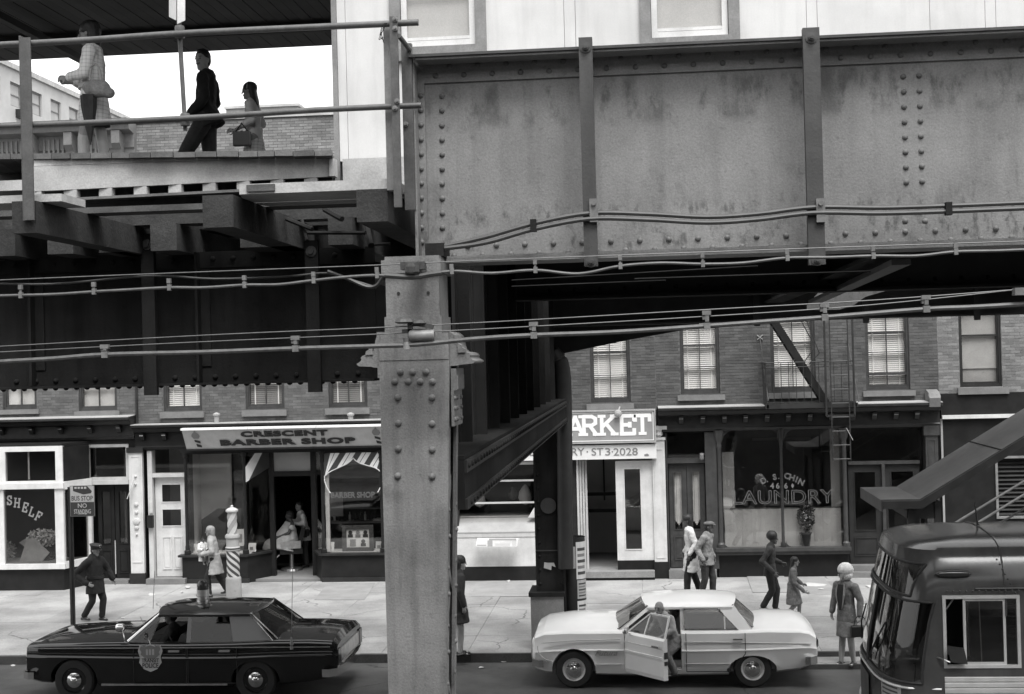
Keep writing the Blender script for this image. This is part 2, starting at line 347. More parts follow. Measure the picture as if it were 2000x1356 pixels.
SLAB = {  # slab-serif capitals: strokes, then serif centres (x, y)
 'A': ([[(.12,0),(.5,1),(.88,0)],[(.28,.33),(.72,.33)]], [(.12,0),(.88,0)]),
 'M': ([[(.1,0),(.1,1)],[(.1,1),(.5,.25),(.9,1)],[(.9,1),(.9,0)]], [(.1,0),(.9,0),(.06,1),(.94,1)]),
 'R': ([[(.18,0),(.18,1)],[(.18,1),(.62,1),(.82,.88),(.82,.62),(.62,.5),(.18,.5)],[(.5,.5),(.85,0)]], [(.18,0),(.88,0),(.1,1)]),
 'K': ([[(.18,0),(.18,1)],[(.85,1),(.22,.42)],[(.42,.58),(.88,0)]], [(.18,0),(.18,1),(.86,1),(.88,0)]),
 'E': ([[(.18,0),(.18,1)],[(.12,1),(.86,1),(.86,.76)],[(.18,.5),(.62,.5)],[(.12,0),(.86,0),(.86,.24)],[(.62,.6),(.62,.4)]], []),
 'T': ([[(.5,0),(.5,1)],[(.1,.72),(.1,1),(.9,1),(.9,.72)]], [(.5,0)]),
 'S': ([[(.84,.74),(.72,.92),(.5,1),(.28,.93),(.17,.77),(.26,.6),(.5,.5),(.76,.4),(.85,.22),(.72,.06),(.5,0),(.28,.06),(.15,.27)],[(.84,1),(.84,.7)],[(.15,0),(.15,.3)]], []),
 'H': ([[(.15,0),(.15,1)],[(.85,0),(.85,1)],[(.15,.5),(.85,.5)]], [(.15,0),(.15,1),(.85,0),(.85,1)]),
 'L': ([[(.18,0),(.18,1)],[(.1,0),(.84,0),(.84,.28)]], [(.18,1)]),
 'F': ([[(.18,0),(.18,1)],[(.12,1),(.86,1),(.86,.74)],[(.18,.5),(.62,.5)],[(.62,.6),(.62,.4)]], [(.18,0)]),
}
def slab_letter(mb, ch, o, w, h, t, ang=0.0, th=0.006):     # letter standing in the XZ plane, o = lower left corner
    st, se = SLAB[ch]; ca, sa = math.cos(ang), math.sin(ang)
    def tr(x, y): x, y = x*w, y*h; return Vector((o[0]+x*ca-y*sa, o[1], o[2]+x*sa+y*ca))
    k = 0
    def seg(a, b, tt):
        nonlocal k
        p, q = tr(*a), tr(*b); d = (q-p); L = d.length; d.normalize(); nv = Vector((-d.z, 0, d.x))*(tt/2)
        p2, q2 = p-d*tt*0.3, q+d*tt*0.3; e = Vector((0, -th-0.0004*k, 0)); k += 1
        mb.prism([p2-nv, q2-nv, q2+nv, p2+nv], e)
    for s in st:
        for a, b in zip(s, s[1:]): seg(a, b, t)
    for x, y in se: seg((x-.17, y), (x+.17, y), t*0.8)
# ================================================================== SETTING: ground, road, pavement, kerb
YF, YK, PZ = 31.82, 23.83, 0.15            # facade line, kerb line, pavement height
tag(MB().box(-220, 220, -120, 320, -0.6, -0.30).build('ground', 'ground'), kind='structure')
tag(MB().box(-70, 70, 3.6, YK, -0.29, 0.0).build('road', 'asphalt'), kind='structure')
pav = empty('pavement', (0, YK, 0), kind='structure')
MB().box(-70, 70, YK+0.08, YF+6, -0.29, PZ-0.02).build('paving_bed', 'patch', pav)
xg = [-26+1.52*i for i in range(34)]; yg = [YK+0.085, 25.4, 27.0, 28.6, 30.2, YF-0.004]
for i in range(len(xg)-1):
    for j in range(len(yg)-1):
        MB().box(xg[i]+0.0035, xg[i+1]-0.0035, yg[j]+0.0035, yg[j+1]-0.0035, PZ-0.02, PZ+random.uniform(-0.003, 0.003)).build('paving_slab', 'concrete', pav)
kb = empty('kerb', (0, YK, 0), kind='structure')
x = -30.0
while x < 24:
    L = random.uniform(1.7, 2.6); MB().box(x+0.006, x+L-0.006, YK+random.uniform(-0.008, 0.008), YK+0.075, -0.25, PZ+random.uniform(-0.004, 0.004)).build('kerb_stone', 'kerb_face', kb); x += L
# the raised gutter strip in front of the kerb beside the bus stop
gut = empty('gutter', (8, YK-.3, 0), kind='structure')
MB().box(P(1560, 1290, YK).x, 14, YK-0.57, YK-0.01, -0.2, 0.075).build('gutter_slab', 'concrete', gut); MB().box(P(1556, 1290, YK).x, 14, YK-0.63, YK-0.572, -0.2, 0.078).build('gutter_edge', 'kerb_face', gut)
tag(MB().box(-70, 70, -3.5, 3.6, -0.29, PZ).build('near_pavement', 'concrete'), kind='structure')
# darker patched rectangles and cellar hatch in the pavement
def flat(px, z, name, m, th=0.004):
    pts = [G(a, b, z) for a, b in px]; return MB().prism([(p.x, p.y, z) for p in pts], (0, 0, th)).build(name, m, pav)
flat([(640, 1139), (733, 1139), (712, 1172), (614, 1172)], PZ+0.004, 'pavement_patch', 'patch')
flat([(930, 1137), (1042, 1137), (1042, 1165), (920, 1165)], PZ+0.004, 'pavement_patch', 'patch')
hatch = flat([(1458, 1124), (1530, 1124), (1548, 1158), (1470, 1158)], PZ+0.004, 'cellar_hatch', 'patch', 0.012)
flat([(1532, 1128), (1610, 1130), (1640, 1162), (1556, 1160)], PZ+0.004, 'pavement_patch', 'patch')
# ================================================================== BUILDINGS ACROSS THE STREET
BR_L, BR_H = 0.2105, 0.0668
BRICK = proto_mesh('brick', MB().box(0.005, BR_L-0.005, 0, 0.03, 0.0045, BR_H-0.0045), 'brick_mid')
def variant(me, m):
    c = me.copy(); c.materials.clear(); c.materials.append(M[m]); return c
def lay_bricks(parent, x0, x1, z0, z1, holes, m, singles=300, Y=YF):
    me = variant(BRICK, m); me.name = 'brick'; rest = MB(); todo = []
    n = int((z1-z0)/BR_H)
    for r in range(n):
        za = z0+r*BR_H; zc = za+BR_H/2
        iv = [(x0, x1)]
        for h in holes:
            if h[2] < zc < h[3]:
                nv = []
                for a, b in iv:
                    if h[1] <= a or h[0] >= b: nv.append((a, b))
                    else:
                        if h[0] > a: nv.append((a, h[0]))
                        if h[1] < b: nv.append((h[1], b))
                iv = nv
        for a, b in iv:
            k = math.floor((a-x0)/BR_L)-1
            while True:
                s = x0+k*BR_L+(BR_L/2 if r % 2 else 0); e = s+BR_L; k += 1
                if s >= b: break
                s2, e2 = max(s, a), min(e, b)
                if e2-s2 < 0.045: continue
                pr = random.uniform(0.002, 0.009)
                if e2-s2 > BR_L-0.001: todo.append((s, za, pr))
                else: rest.box(s2+0.005, e2-0.005, Y-pr, Y+0.02, za+0.0045, za+BR_H-0.0045)
    random.shuffle(todo)
    for i, (s, za, pr) in enumerate(todo):
        if i < singles: piece('brick', me, parent, (s, Y-pr, za))
        else: rest.box(s+0.005, s+BR_L-0.005, Y-pr, Y+0.02, za+0.0045, za+BR_H-0.0045)
    if rest.f: tag(rest.build('bricks', m, parent, fix=False), kind='stuff')
def hbox(px, py, qx, qy, Y=YF):
    x0, x1, z0, z1 = RC(px, py, qx, qy, Y); return (x0, x1, z0, z1)
def sash(bld, h, sill, bars, blind='blind', frame='brown_wood', lowered=1.0, two=True, bm='blind'):
    """a sash window in the opening h, its sill rectangle, horizontal bar heights (pixels rows turned to z)"""
    x0, x1, z0, z1 = h; w = 0.055
    f = MB(); y0, y1 = YF+0.05, YF+0.12
    f.box(x0, x0+w, y0, y1, z0, z1).box(x1-w, x1, y0, y1, z0, z1).box(x0+w, x1-w, y0, y1, z0, z0+w*1.2).box(x0+w, x1-w, y0, y1, z1-w, z1)
    fr = f.build('window', frame, bld)
    s = MB(); zm = bars[len(bars)//2] if bars else (z0+z1)/2
    a0, a1, c0, c1 = x0+w, x1-w, z0+w*1.2, z1-w; t = 0.028
    s.box(a0, a0+t, y0+.03, y1+.03, c0, c1).box(a1-t, a1, y0+.03, y1+.03, c0, c1)
    s.box(a0+t, a1-t, y0+.03, y1+.03, c0, c0+0.05)
    for b in bars: s.box(a0+t, a1-t, y0+.032, y1+.028, b-(0.02 if b == zm else 0.009), b+(0.02 if b == zm else 0.009))
    if two: cx = (a0+a1)/2; s.box(cx-0.009, cx+0.009, y0+.034, y1+.026, c0+.05, c1)
    s.build('sash', frame, fr)
    MB().box(a0+t, a1-t, YF+0.108, YF+0.113, c0, c1).build('pane', 'glass', fr)
    if sill:
        sx0, sx1, sz0, sz1 = sill; MB().box(sx0, sx1, YF-0.09, YF+0.05, sz0, sz1).build('sill', 'stone', bld)
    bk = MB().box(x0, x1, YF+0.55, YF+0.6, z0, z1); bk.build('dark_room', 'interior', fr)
    if blind == 'blind':
        m = MB(); z = c1-0.03; zb = c1-(c1-c0)*lowered; k = 0
        while z > zb+0.02:
            m.add([(a0+.02, YF+0.19, z-0.021), (a1-.02, YF+0.19, z-0.021), (a1-.02, YF+0.215, z+0.018), (a0+.02, YF+0.215, z+0.018)], [(0,1,2,3)]); z -= 0.046
        tag(m.build('blind', bm, fr, fix=False), kind='stuff')
        tp = MB()
        for q in (0.16, 0.84): tp.box(a0+(a1-a0)*q-.014, a0+(a1-a0)*q+.014, YF+0.183, YF+0.187, zb, c1)
        tp.build('blind_tape', 'blind', fr)
    elif blind: MB().box(a0+.01, a1-.01, YF+0.19, YF+0.20, c1-(c1-c0)*lowered, c1).build('roller_shade', blind, fr)
    return fr
def upper_wall(bld, px0, px1, z0, z1, holes, m, zones, singles=300, mortar='mortar'):
    x0, x1 = px0, px1
    cells(MB(), x0, x1, z0, z1, holes, YF, YF+0.3).build('wall', mortar, bld)
    n = max(1, len(zones))
    for a, b in zones: lay_bricks(bld, x0+0.002, x1-0.002, a, b, holes, m, singles//n)
X0 = -24.0; XA = P(268, 880, YF).x; XB = P(760, 880, YF).x; XC = P(1284, 860, YF).x; XD = P(1836, 850, YF).x; XE = 16.0
def zrow(px, py): return P(px, py, YF).z
def shop_room(bld, x0, x1, z0=PZ, z1=3.6, d=4.5, m='interior', y0=None):
    """the room behind a shop front: back, sides, floor and ceiling facing in"""
    y0 = YF+0.28 if y0 is None else y0; y1 = y0+d; t = 0.05
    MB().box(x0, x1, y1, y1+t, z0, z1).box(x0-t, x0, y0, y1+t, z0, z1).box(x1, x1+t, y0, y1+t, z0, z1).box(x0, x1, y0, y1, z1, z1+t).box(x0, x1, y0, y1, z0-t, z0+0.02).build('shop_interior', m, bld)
def frame_rect(mb, r, w, y0, y1):
    x0, x1, z0, z1 = r
    return mb.box(x0, x1, y0, y1, z0, z0+w).box(x0, x1, y0, y1, z1-w, z1).box(x0, x0+w, y0, y1, z0+w, z1-w).box(x1-w, x1, y0, y1, z0+w, z1-w)
def door_leaf(bld, r, panes, panels, m, y=YF+0.15, stile=0.11, glassm='glass', name='door', label=None):
    """a panelled door: slab with glazed openings (panes) and raised lower panels, given as fractions of the leaf"""
    x0, x1, z0, z1 = r; W_, H_ = x1-x0, z1-z0
    holes = [(x0+a*W_, x0+b*W_, z0+c*H_, z0+d*H_) for a, b, c, d in panes]
    d_ = cells(MB(), x0, x1, z0, z1, holes, y, y+0.05)
    for a, b, c, dd in panels:
        q = (x0+a*W_, x0+b*W_, z0+c*H_, z0+dd*H_); frame_rect(d_, q, 0.025, y-0.018, y-0.002)
        d_.box(q[0]+0.05, q[1]-0.05, y-0.012, y-0.001, q[2]+0.05, q[3]-0.05)
    o = d_.build(name, m, bld)
    if label: o['label'] = label
    for h in holes:
        MB().box(h[0], h[1], y+0.02, y+0.026, h[2], h[3]).build('pane', glassm, o)
        b = MB(); frame_rect(b, h, 0.022, y-0.014, y-0.001); b.build('glazing_bead', m, o)
    return o
# ---------------------------------------------------------------- 1. the shop with the white framed bay (far left)
zc0 = zrow(130, 814)                       # cornice top at the wall
b0 = empty('brick_building', ((X0+XA)/2, YF, PZ), 'brick building at far left with a white bay shop window lettered SHELF', 'building')
h1 = hbox(4, 640, 70, 800); h2 = hbox(152, 640, 227, 803)
zroof0 = zrow(120, 262)
far_h = [(h1[0]-1.75-i*1.8, h1[1]-1.75-i*1.8, h1[2], h1[3]) for i in range(3)]
low_h0 = [hbox(-90, 868, 252, 1142)]
cells(MB(), X0, XA, PZ, zc0-0.02, [low_h0[0]], YF, YF+0.28).build('shopfront_wall', 'black_paint', b0)
upper_wall(b0, X0, XA, zc0-0.02, zroof0, [h1, h2]+far_h, 'brick_mid', [(zc0, zrow(130, 735))], 260)
for h in [h1, h2]: sash(b0, h, (h[0]-0.08, h[1]+0.08, h[2]-0.11, h[2]), [h[2]+0.55, h[2]+0.95, h[2]+1.5], 'trim_white')
for h in far_h: sash(b0, h, (h[0]-0.08, h[1]+0.08, h[2]-0.11, h[2]), [h[2]+0.95], 'trim_white', two=False)
# shop cornice with sloping sheet metal top and brackets
def shop_cornice(bld, x0, x1, ztop, zfront, zlow, proj, m, mt, brackets, name='cornice'):
    c = MB()
    prof = [(YF, zfront-0.09), (YF-proj*0.72, zfront-0.09), (YF-proj, zfront-0.03), (YF-proj, zfront)]
    c.prism([(x0, y, z) for y, z in [(YF, zlow), (YF-0.10, zlow), (YF-0.14, zlow+0.06), (YF-0.12, zlow+0.09), (YF-0.12, zfront-0.20), (YF-proj*0.6, zfront-0.17), (YF-proj*0.72, zfront-0.09), (YF-proj+0.002, zfront-0.05), (YF-proj+0.002, zfront-0.004), (YF, ztop-0.004)]], (x1-x0, 0, 0))
    o = c.build(name, m, bld)
    MB().prism([(x0, YF-proj, zfront), (x0, YF-proj, zfront+0.014), (x0, YF, ztop+0.014), (x0, YF, ztop)], (x1-x0, 0, 0)).build('sheet_metal_top', mt, bld)
    for bx in brackets:
        MB().prism([(bx-0.05, YF-0.125, zfront-0.37), (bx-0.05, YF-0.18, zfront-0.36), (bx-0.05, YF-0.24, zfront-0.27), (bx-0.05, YF-proj*0.62, zfront-0.2), (bx-0.05, YF-0.125, zfront-0.2)], (0.1, 0, 0)).build('bracket', m, bld)
        MB().box(bx-0.045, bx+0.045, YF-0.262, YF-0.25, zfront-0.262, zfront-0.235).build('bracket_face', 'sheet_metal', bld)
    return o
shop_cornice(b0, X0, XA-0.02, zc0, zrow(130, 827)+0.13, zrow(130, 868)+0.1, 0.5, 'dark_paint', 'sheet_metal', [P(p, 845, YF).x for p in (-48, 10, 68, 125, 182, 238)])
# bay: front plane 1 m before the wall, splayed return to the doorway
YB = YF-0.95
bx1 = P(124, 1000, YB).x; bx2 = P(178, 1000, YF-0.06).x; bx0 = -16.5
zb0, zb1, zb2, zb3 = P(60, 1112, YB).z, P(60, 956, YB).z, P(60, 944, YB).z, P(60, 872, YB).z
bay = empty('bay_window', ((bx0+bx1)/2, YB, PZ)); bay.parent = b0; bay.location = bay.location-b0.location
fr = MB(); w = 0.13
xs0 = P(-6, 1030, YB).x
def post(mb, xa, xb, za, zb, y=YB): mb.box(xa, xb, y, y+0.12, za, zb)
pbr = P(108, 1030, YB).x; pbl = P(8, 1030, YB).x
ub = P(10, 910, YB).x; ubr = P(108, 910, YB).x
fr.box(bx0, bx1+0.03, YB-0.05, YB+0.16, zb1+.01, zb2-.0)               # rail between lower and upper lights
fr.box(bx0, bx1+0.02, YB-0.03, YB+0.14, zb0, zb0+0.12)
fr.box(bx0, bx1, YB, YB+0.12, zb3-0.12, zb3)
post(fr, pbr, bx1, zb0+0.12, zb1+0.01); post(fr, pbl-0.16, pbl, zb0+0.12, zb1+0.01)
post(fr, ubr, bx1, zb2, zb3-0.12); post(fr, ub-0.22, ub, zb2, zb3-0.12)
fr.box(ub, ubr, YB+0.01, YB+0.10, zb2+0.0, zb2+0.05)
fr.box(ub+(ubr-ub)*.42, ub+(ubr-ub)*.45, YB+0.09, YB+0.11, zb2+0.08, zb3-0.12)
# return side: rail, sill and far post
d = Vector((bx2-bx1, YF-0.06-YB, 0))
fr.bar((bx1-0.02, YB+0.04, (zb1+zb2)/2), (bx2, YF-0.1, (zb1+zb2)/2), 0.12, zb2-zb1+0.04)
fr.bar((bx1-0.03, YB+0.04, zb0+0.08), (bx2, YF-0.1, zb0+0.08), 0.1, 0.16)
fr.box(bx2-0.09, bx2+0.03, YF-0.12, YF-0.02, zb0+0.12, zb1+0.01)
fo = fr.build('bay_frame', 'trim_white', bay, rel=False)
fo.data.transform(Matrix.Translation(-world_loc(bay)))
g = MB().box(bx0, pbr, YB+0.05, YB+0.056, zb0+0.12, zb1+0.01).box(bx0, ubr, YB+0.05, YB+0.056, zb2, zb3-0.12)
g.bar((bx1, YB+0.08, (zb0+zb1)/2), (bx2-0.05, YF-0.1, (zb0+zb1)/2), 0.008, zb1-zb0-0.2)
g.build('pane', 'glass_dirty', bay)
MB().bar((bx1-0.02, YB+0.05, (zb2+zb3)/2), (bx2-0.03, YF-0.08, (zb2+zb3)/2), 0.05, zb3-zb2-0.06).build('side_panel', 'black_paint', bay)
MB().prism([(bx0, YB+0.06, 0.14), (bx1-0.05, YB+0.06, 0.14), (bx2-0.02, YF, 0.14), (bx0, YF, 0.14)], (0, 0, zb0-0.14)).build('stall_riser', 'black_paint', bay)
MB().prism([(bx0, YB+0.02, zb0+0.1), (bx1-0.05, YB+0.07, zb0+0.1), (bx2-0.06, YF, zb0+0.1), (bx0, YF, zb0+0.1)], (0, 0, 0.04)).build('display_floor', 'interior_mid', bay)
MB().prism([(bx0, YB, zb3), (bx1, YB, zb3), (bx2, YF, zb3), (bx0, YF, zb3)], (0, 0, 0.05)).build('bay_roof', 'black_paint', bay)
shop_room(b0, -17.5, XA-0.45, z1=3.3, d=3)
# doorway right of the bay: transom light, pair of dark doors
r = hbox(168, 868, 252, 938); dr = hbox(186, 944, 252, 1142)
f2 = MB(); frame_rect(f2, r, 0.07, YF-0.02, YF+0.1); f2.build('transom_frame', 'trim_cream', b0)
MB().box(r[0]+.07, r[1]-.07, YF+.03, YF+.036, r[2]+.07, r[3]-.07).build('transom_pane', 'glass', b0)
MB().box(P(150, 945, YF).x, r[1], YF-0.06, YF+0.12, zrow(220, 946), zrow(220, 938)).build('transom_bar', 'trim_cream', b0)
mid = (dr[0]+dr[1])/2
door_leaf(b0, (dr[0], mid-0.01, PZ+0.1, dr[3]-0.04), [(.2, .8, .36, .93)], [(.18, .82, .05, .3)], 'black_paint', YF+0.2)
door_leaf(b0, (mid+0.01, dr[1], PZ+0.1, dr[3]-0.04), [(.2, .8, .36, .93)], [(.18, .82, .05, .3)], 'black_paint', YF+0.2)
MB().box(dr[0]-0.2, dr[1], YF-0.12, YF+0.3, PZ-0.01, PZ+0.09).build('door_step', 'stone', b0)
MB().box(mid-0.008, mid+0.012, YF+0.17, YF+0.185, PZ+0.2, PZ+1.0).build('door_bar', 'trim_cream', b0)
# old building crown: bracketed cornice along the roof line, seen over the station platform
XK = P(258, 270, YF-0.3).x
ck = MB(); zt = zrow(120, 245); zl = zrow(120, 300)
zb_ = zl-0.5
ck.prism([(X0, y, z) for y, z in [(YF, zb_), (YF-0.16, zb_), (YF-0.16, zl+0.02), (YF-0.2, zl+0.05), (YF-0.2, zt-0.30), (YF-0.48, zt-0.24), (YF-0.52, zt-0.14), (YF-0.62, zt-0.11), (YF-0.66, zt), (YF, zt+0.03)]], (XK-X0, 0, 0))
ck.build('roof_cornice', 'stone', b0)
for p in (60, 135, 228):
    q = P(p, 275, YF-0.4).x
    MB().prism([(q-.1, YF-.2, zl-.25), (q-.1, YF-.3, zl-.22), (q-.1, YF-.36, zl-.02), (q-.1, YF-.5, zl+.12), (q-.1, YF-.5, zt-.26), (q-.1, YF-.2, zt-.30)], (.2, 0, 0)).build('console_bracket', 'stone', b0)
rb = proto_mesh('fluting', MB().box(-.025, .025, -.03, .01, 0, .42), 'stone')
q = P(-40, 280, YF-.2).x
while q < P(205, 280, YF-.2).x:
    if min(abs(q-P(p, 275, YF-.4).x) for p in (60, 135, 228)) > 0.16: piece('fluting', rb, b0, (q, YF-0.205, zl-0.12))
    q += 0.115
# ---------------------------------------------------------------- 2. the barber shop building
zc1 = zrow(510, 822)
b1 = empty('brick_building', ((XA+XB)/2, YF, PZ), 'brick building over the Crescent barber shop with three sash windows above the sign', 'building')
hs = [hbox(318, 640, 393, 803), hbox(478, 640, 554, 803), hbox(640, 640, 716, 803)]
hs = [(h[0], h[1], hs[0][2], hs[0][3]) for h in hs]
up_h = [(h[0], h[1], hs[0][2]+3.0, hs[0][3]+3.0) for h in hs]
zroof1 = zrow(500, 231)
upper_wall(b1, XA, XB, zc1, zroof1, hs, 'brick_mid', [(zc1, zrow(510, 728))], 260)
zs_ = hs[0][2]-0.16
for i, h in enumerate(hs): sash(b1, h, (h[0]-0.07, h[1]+0.06, zs_, h[2]-0.02), [h[2]+0.62, h[2]+1.0, h[2]+1.5], 'blind', bm='blind' if i == 0 else 'blind_dim')
lay_bricks(b1, XA+0.002, XB-0.002, zrow(450, 300)-0.3, zroof1-0.002, [], 'brick_pale', 240, YF)
MB().box(XA, XB, YF-0.05, YF+0.35, zroof1, zroof1+0.07).build('parapet_coping', 'plank_light', b1)
q0, q1 = P(441, 215, YF).x, P(581, 215, YF).x
MB().box(q0, q1, YF+0.02, YF+0.5, zroof1+0.07, zroof1+0.25).build('parapet_block', 'brick_pale', b1)
MB().box(q0-.04, q1+.04, YF-0.01, YF+0.53, zroof1+0.25, zroof1+0.31).build('parapet_coping', 'plank_light', b1)
MB().tube([(XA+0.03, YF-0.05, zc1-0.1), (XA+0.03, YF-0.05, zrow(268, 500))], 0.035).build('drain_pipe', 'dark_paint', b1)
# stub vents on the little shop roof
for p in (423, 685):
    v = P(p, 815, YF-0.2); MB().lathe([(0.06, -0.1), (0.06, 0.06), (0.085, 0.07), (0.085, 0.11), (0.02, 0.14)], (v.x, v.y, v.z-0.03), 'z', 10).build('roof_vent', 'sheet_metal', b1)
low1 = [hbox(284, 878, 362, 1142), hbox(372, 884, 748, 1135)]
low1[0] = (low1[0][0], low1[0][1], PZ, low1[0][3]); low1[1] = (low1[1][0], low1[1][1], PZ, low1[1][3])
cells(MB(), XA, XB, PZ, zc1, low1, YF, YF+0.25).build('shopfront_wall', 'black_paint', b1)
shop_cornice(b1, XA, XB-0.02, zc1-0.02, zrow(510, 833)+0.1, zrow(300, 878), 0.42, 'black_paint', 'sheet_metal', [P(p, 850, YF).x for p in (283, 326)])
# ornate white pilaster
pl = hbox(255, 884, 281, 1140, YF-0.06)
pm = MB().box(pl[0], pl[1], YF-0.10, YF+0.02, PZ+0.25, pl[3]); frame_rect(pm, (pl[0]+.04, pl[1]-.04, PZ+0.5, pl[3]-.08), 0.022, YF-0.112, YF-0.099)
po = pm.build('pilaster', 'trim_white', b1)
MB().box(pl[0]-.03, pl[1]+.03, YF-0.13, YF+0.02, PZ, PZ+0.25).box(pl[0]-.04, pl[1]+.04, YF-0.14, YF+0.02, pl[3], pl[3]+.12).build('pilaster_base', 'dark_paint', po)
cxp = (pl[0]+pl[1])/2; orn = MB()
for zz, rr in ((zrow(268, 985), .06), (zrow(268, 1000), .05), (zrow(268, 1018), .09), (zrow(268, 1030), .06), (zrow(268, 1043), .03), (zrow(268, 930), .035), (zrow(268, 945), .03)):
    orn.lathe([(rr, 0), (rr*.8, -.03), (rr*.3, -.045)], (cxp, YF-.1, zz), 'y', 8)
orn.build('carved_ornament', 'trim_cream', po, True)
MB().bar(P(262, 938, YF-.16), P(248, 975, YF-.25), 0.045, 0.01).build('hanging_paper_strip', 'paper', po)
# white house door with two dark panes, transom, letter box
dl = hbox(302, 932, 362, 1132)
f3 = MB().box(dl[0]-.13, dl[0]-.02, YF-.04, YF+.2, PZ+.12, zrow(330, 880)).box(dl[0]-.02, dl[1]+.04, YF-.03, YF+.2, dl[3], dl[3]+.09); f3.build('door_frame', 'trim_cream', b1)
door_leaf(b1, (dl[0], dl[1], PZ+.14, dl[3]), [(.2, .86, .50, .68), (.2, .86, .74, .93)], [(.2, .5, .07, .40), (.56, .86, .07, .40)], 'trim_white', YF+.1, label='white house door with two dark panes')
MB().box(dl[0], dl[1], YF+.08, YF+.086, dl[3]+.09, zrow(330, 880)).build('transom_pane', 'glass', b1)
MB().box(dl[0]-.15, dl[1]+.05, YF-.25, YF+.2, PZ-.01, PZ+.13).build('door_step', 'stone', b1)
MB().box(P(291, 1018, YF).x, P(302, 1018, YF).x, YF-.14, YF-.04, zrow(297, 1030), zrow(297, 1006)).build('letter_box', 'black_paint', b1)
MB().box(P(294, 990, YF).x, P(300, 990, YF).x, YF-.07, YF-.04, zrow(297, 1002), zrow(297, 980)).build('bell_plate', 'trim_cream', b1)
# shop front: slim turned posts, stall risers, angled returns to a recessed door
xL0, xL1 = P(366, 1000, YF).x, P(480, 1000, YF).x; xD0, xD1 = P(532, 1000, YF+.6).x, P(614, 1000, YF+.6).x; xR0, xR1 = P(632, 1000, YF).x, XB-0.05
zsl = zrow(430, 1083); zhd = zrow(430, 884); YD = YF+.6
def turned_post(px_, x=None, m='black_paint'):
    x = P(px_, 985, YF).x if x is None else x
    MB().lathe([(.075, 0), (.075, .1), (.05, .12), (.05, .2), (.038, .24), (.036, zhd-zsl-.3), (.05, zhd-zsl-.24), (.05, zhd-zsl-.1), (.075, zhd-zsl-.08), (.075, zhd-zsl)], (x, YF-.06, zsl), 'z', 10).build('turned_post', m, b1, True)
for x in (xL0, xL1, xR0, P(747, 985, YF).x): turned_post(0, x)
ris = MB().prism([(xL0-.12, YF-.1, PZ), (xL1+.05, YF-.1, PZ), (xD0, YD, PZ), (xL0-.12, YD, PZ)], (0, 0, zsl-PZ-.04)); rp = ris.build('stall_riser', 'black_paint', b1)
ris = MB().prism([(xL0-.2, YF-.17, zsl-.04), (xL1+.07, YF-.17, zsl-.04), (xD0+.05, YD, zsl-.04), (xL0-.2, YD, zsl-.04)], (0, 0, .05)); ris.build('window_ledge', 'dark_paint', b1)
rs2 = MB().prism([(xR0-.05, YF-.1, PZ), (xR1, YF-.1, PZ), (xR1, YD, PZ), (xD1, YD, PZ)], (0, 0, zsl-PZ-.04)); rs2.build('stall_riser', 'black_paint', b1)
MB().prism([(xR0-.1, YF-.17, zsl-.04), (xR1, YF-.17, zsl-.04), (xR1, YD, zsl-.04), (xD1-.05, YD, zsl-.04)], (0, 0, .05)).build('window_ledge', 'dark_paint', b1)
MB().box(xL0-.1, xL1+.08, YF-.13, YF-.09, PZ, PZ+.1).box(xR0-.05, xR1, YF-.13, YF-.09, PZ, PZ+.1).build('skirting_plinth', 'dark_paint', b1)
for a, b in (((xL0, YF-.06), (xL1, YF-.06)), ((xL1, YF-.06), (xD0, YD)), ((xR0, YF-.06), (xR1, YF-.06)), ((xD1, YD), (xR0, YF-.06))):
    MB().bar((a[0], a[1], (zsl+zhd)/2), (b[0], b[1], (zsl+zhd)/2), .006, zhd-zsl-.02).build('shop_pane', 'glass_shop', b1)
MB().box(xL0-.1, xR1, YF-.1, YF+.2, zhd, zhd+.14).build('shopfront_head', 'black_paint', b1)
df = MB(); zdt = zrow(575, 930); df.box(xD0-.06, xD0+.06, YD-.05, YD+.08, PZ, zhd).box(xD1-.06, xD1+.06, YD-.05, YD+.08, PZ, zhd).box(xD0, xD1, YD-.04, YD+.07, zdt-.05, zdt+.07).box(xD0, xD1, YD-.04, YD+.07, zhd-.06, zhd)
df.build('door_frame', 'black_paint', b1)
MB().box(xD0+.06, xD1-.06, YD+.01, YD+.016, zdt+.07, zhd-.06).build('transom_pane', 'shade', b1)
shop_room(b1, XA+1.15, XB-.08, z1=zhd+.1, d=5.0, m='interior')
MB().box(xL0+.02, P(455, 1000, YF+.9).x, YF+.85, YF+.9, zsl-.3, zhd).build('partition', 'interior_light', b1)
MB().box(xL0+.02, xL0+.06, YF+.05, YF+.85, zsl, zhd).build('partition_return', 'interior_light', b1)
MB().prism([(P(393, 1000, YF+.5).x, YF+.5, zsl), (P(393, 1000, YF+.5).x, YF+.5, zrow(393, 1020)), (P(425, 1000, YF+.5).x, YF+.5, zrow(430, 998)), (P(470, 1000, YF+.5).x, YF+.5, zrow(430, 998)), (P(470, 1000, YF+.5).x, YF+.5, zsl)], (0, .04, 0)).build('counter_back', 'dark_paint', b1)
MB().box(xR0+.05, xR0+.14, YF+.0, YF+.06, zsl, zhd-.3).build('window_stile', 'trim_white', b1)
MB().box(xL0, xL1+.1, YF+.0, YF+.5, zsl, zsl+.03).box(xR0, xR1, YF+.0, YF+.5, zsl, zsl+.03).build('display_floor', 'interior_light', b1)
MB().box(xD0-.4, xD1+.4, YF+.1, YF+2.6, PZ-.01, PZ+.05).build('tiled_floor', 'interior_mid', b1)
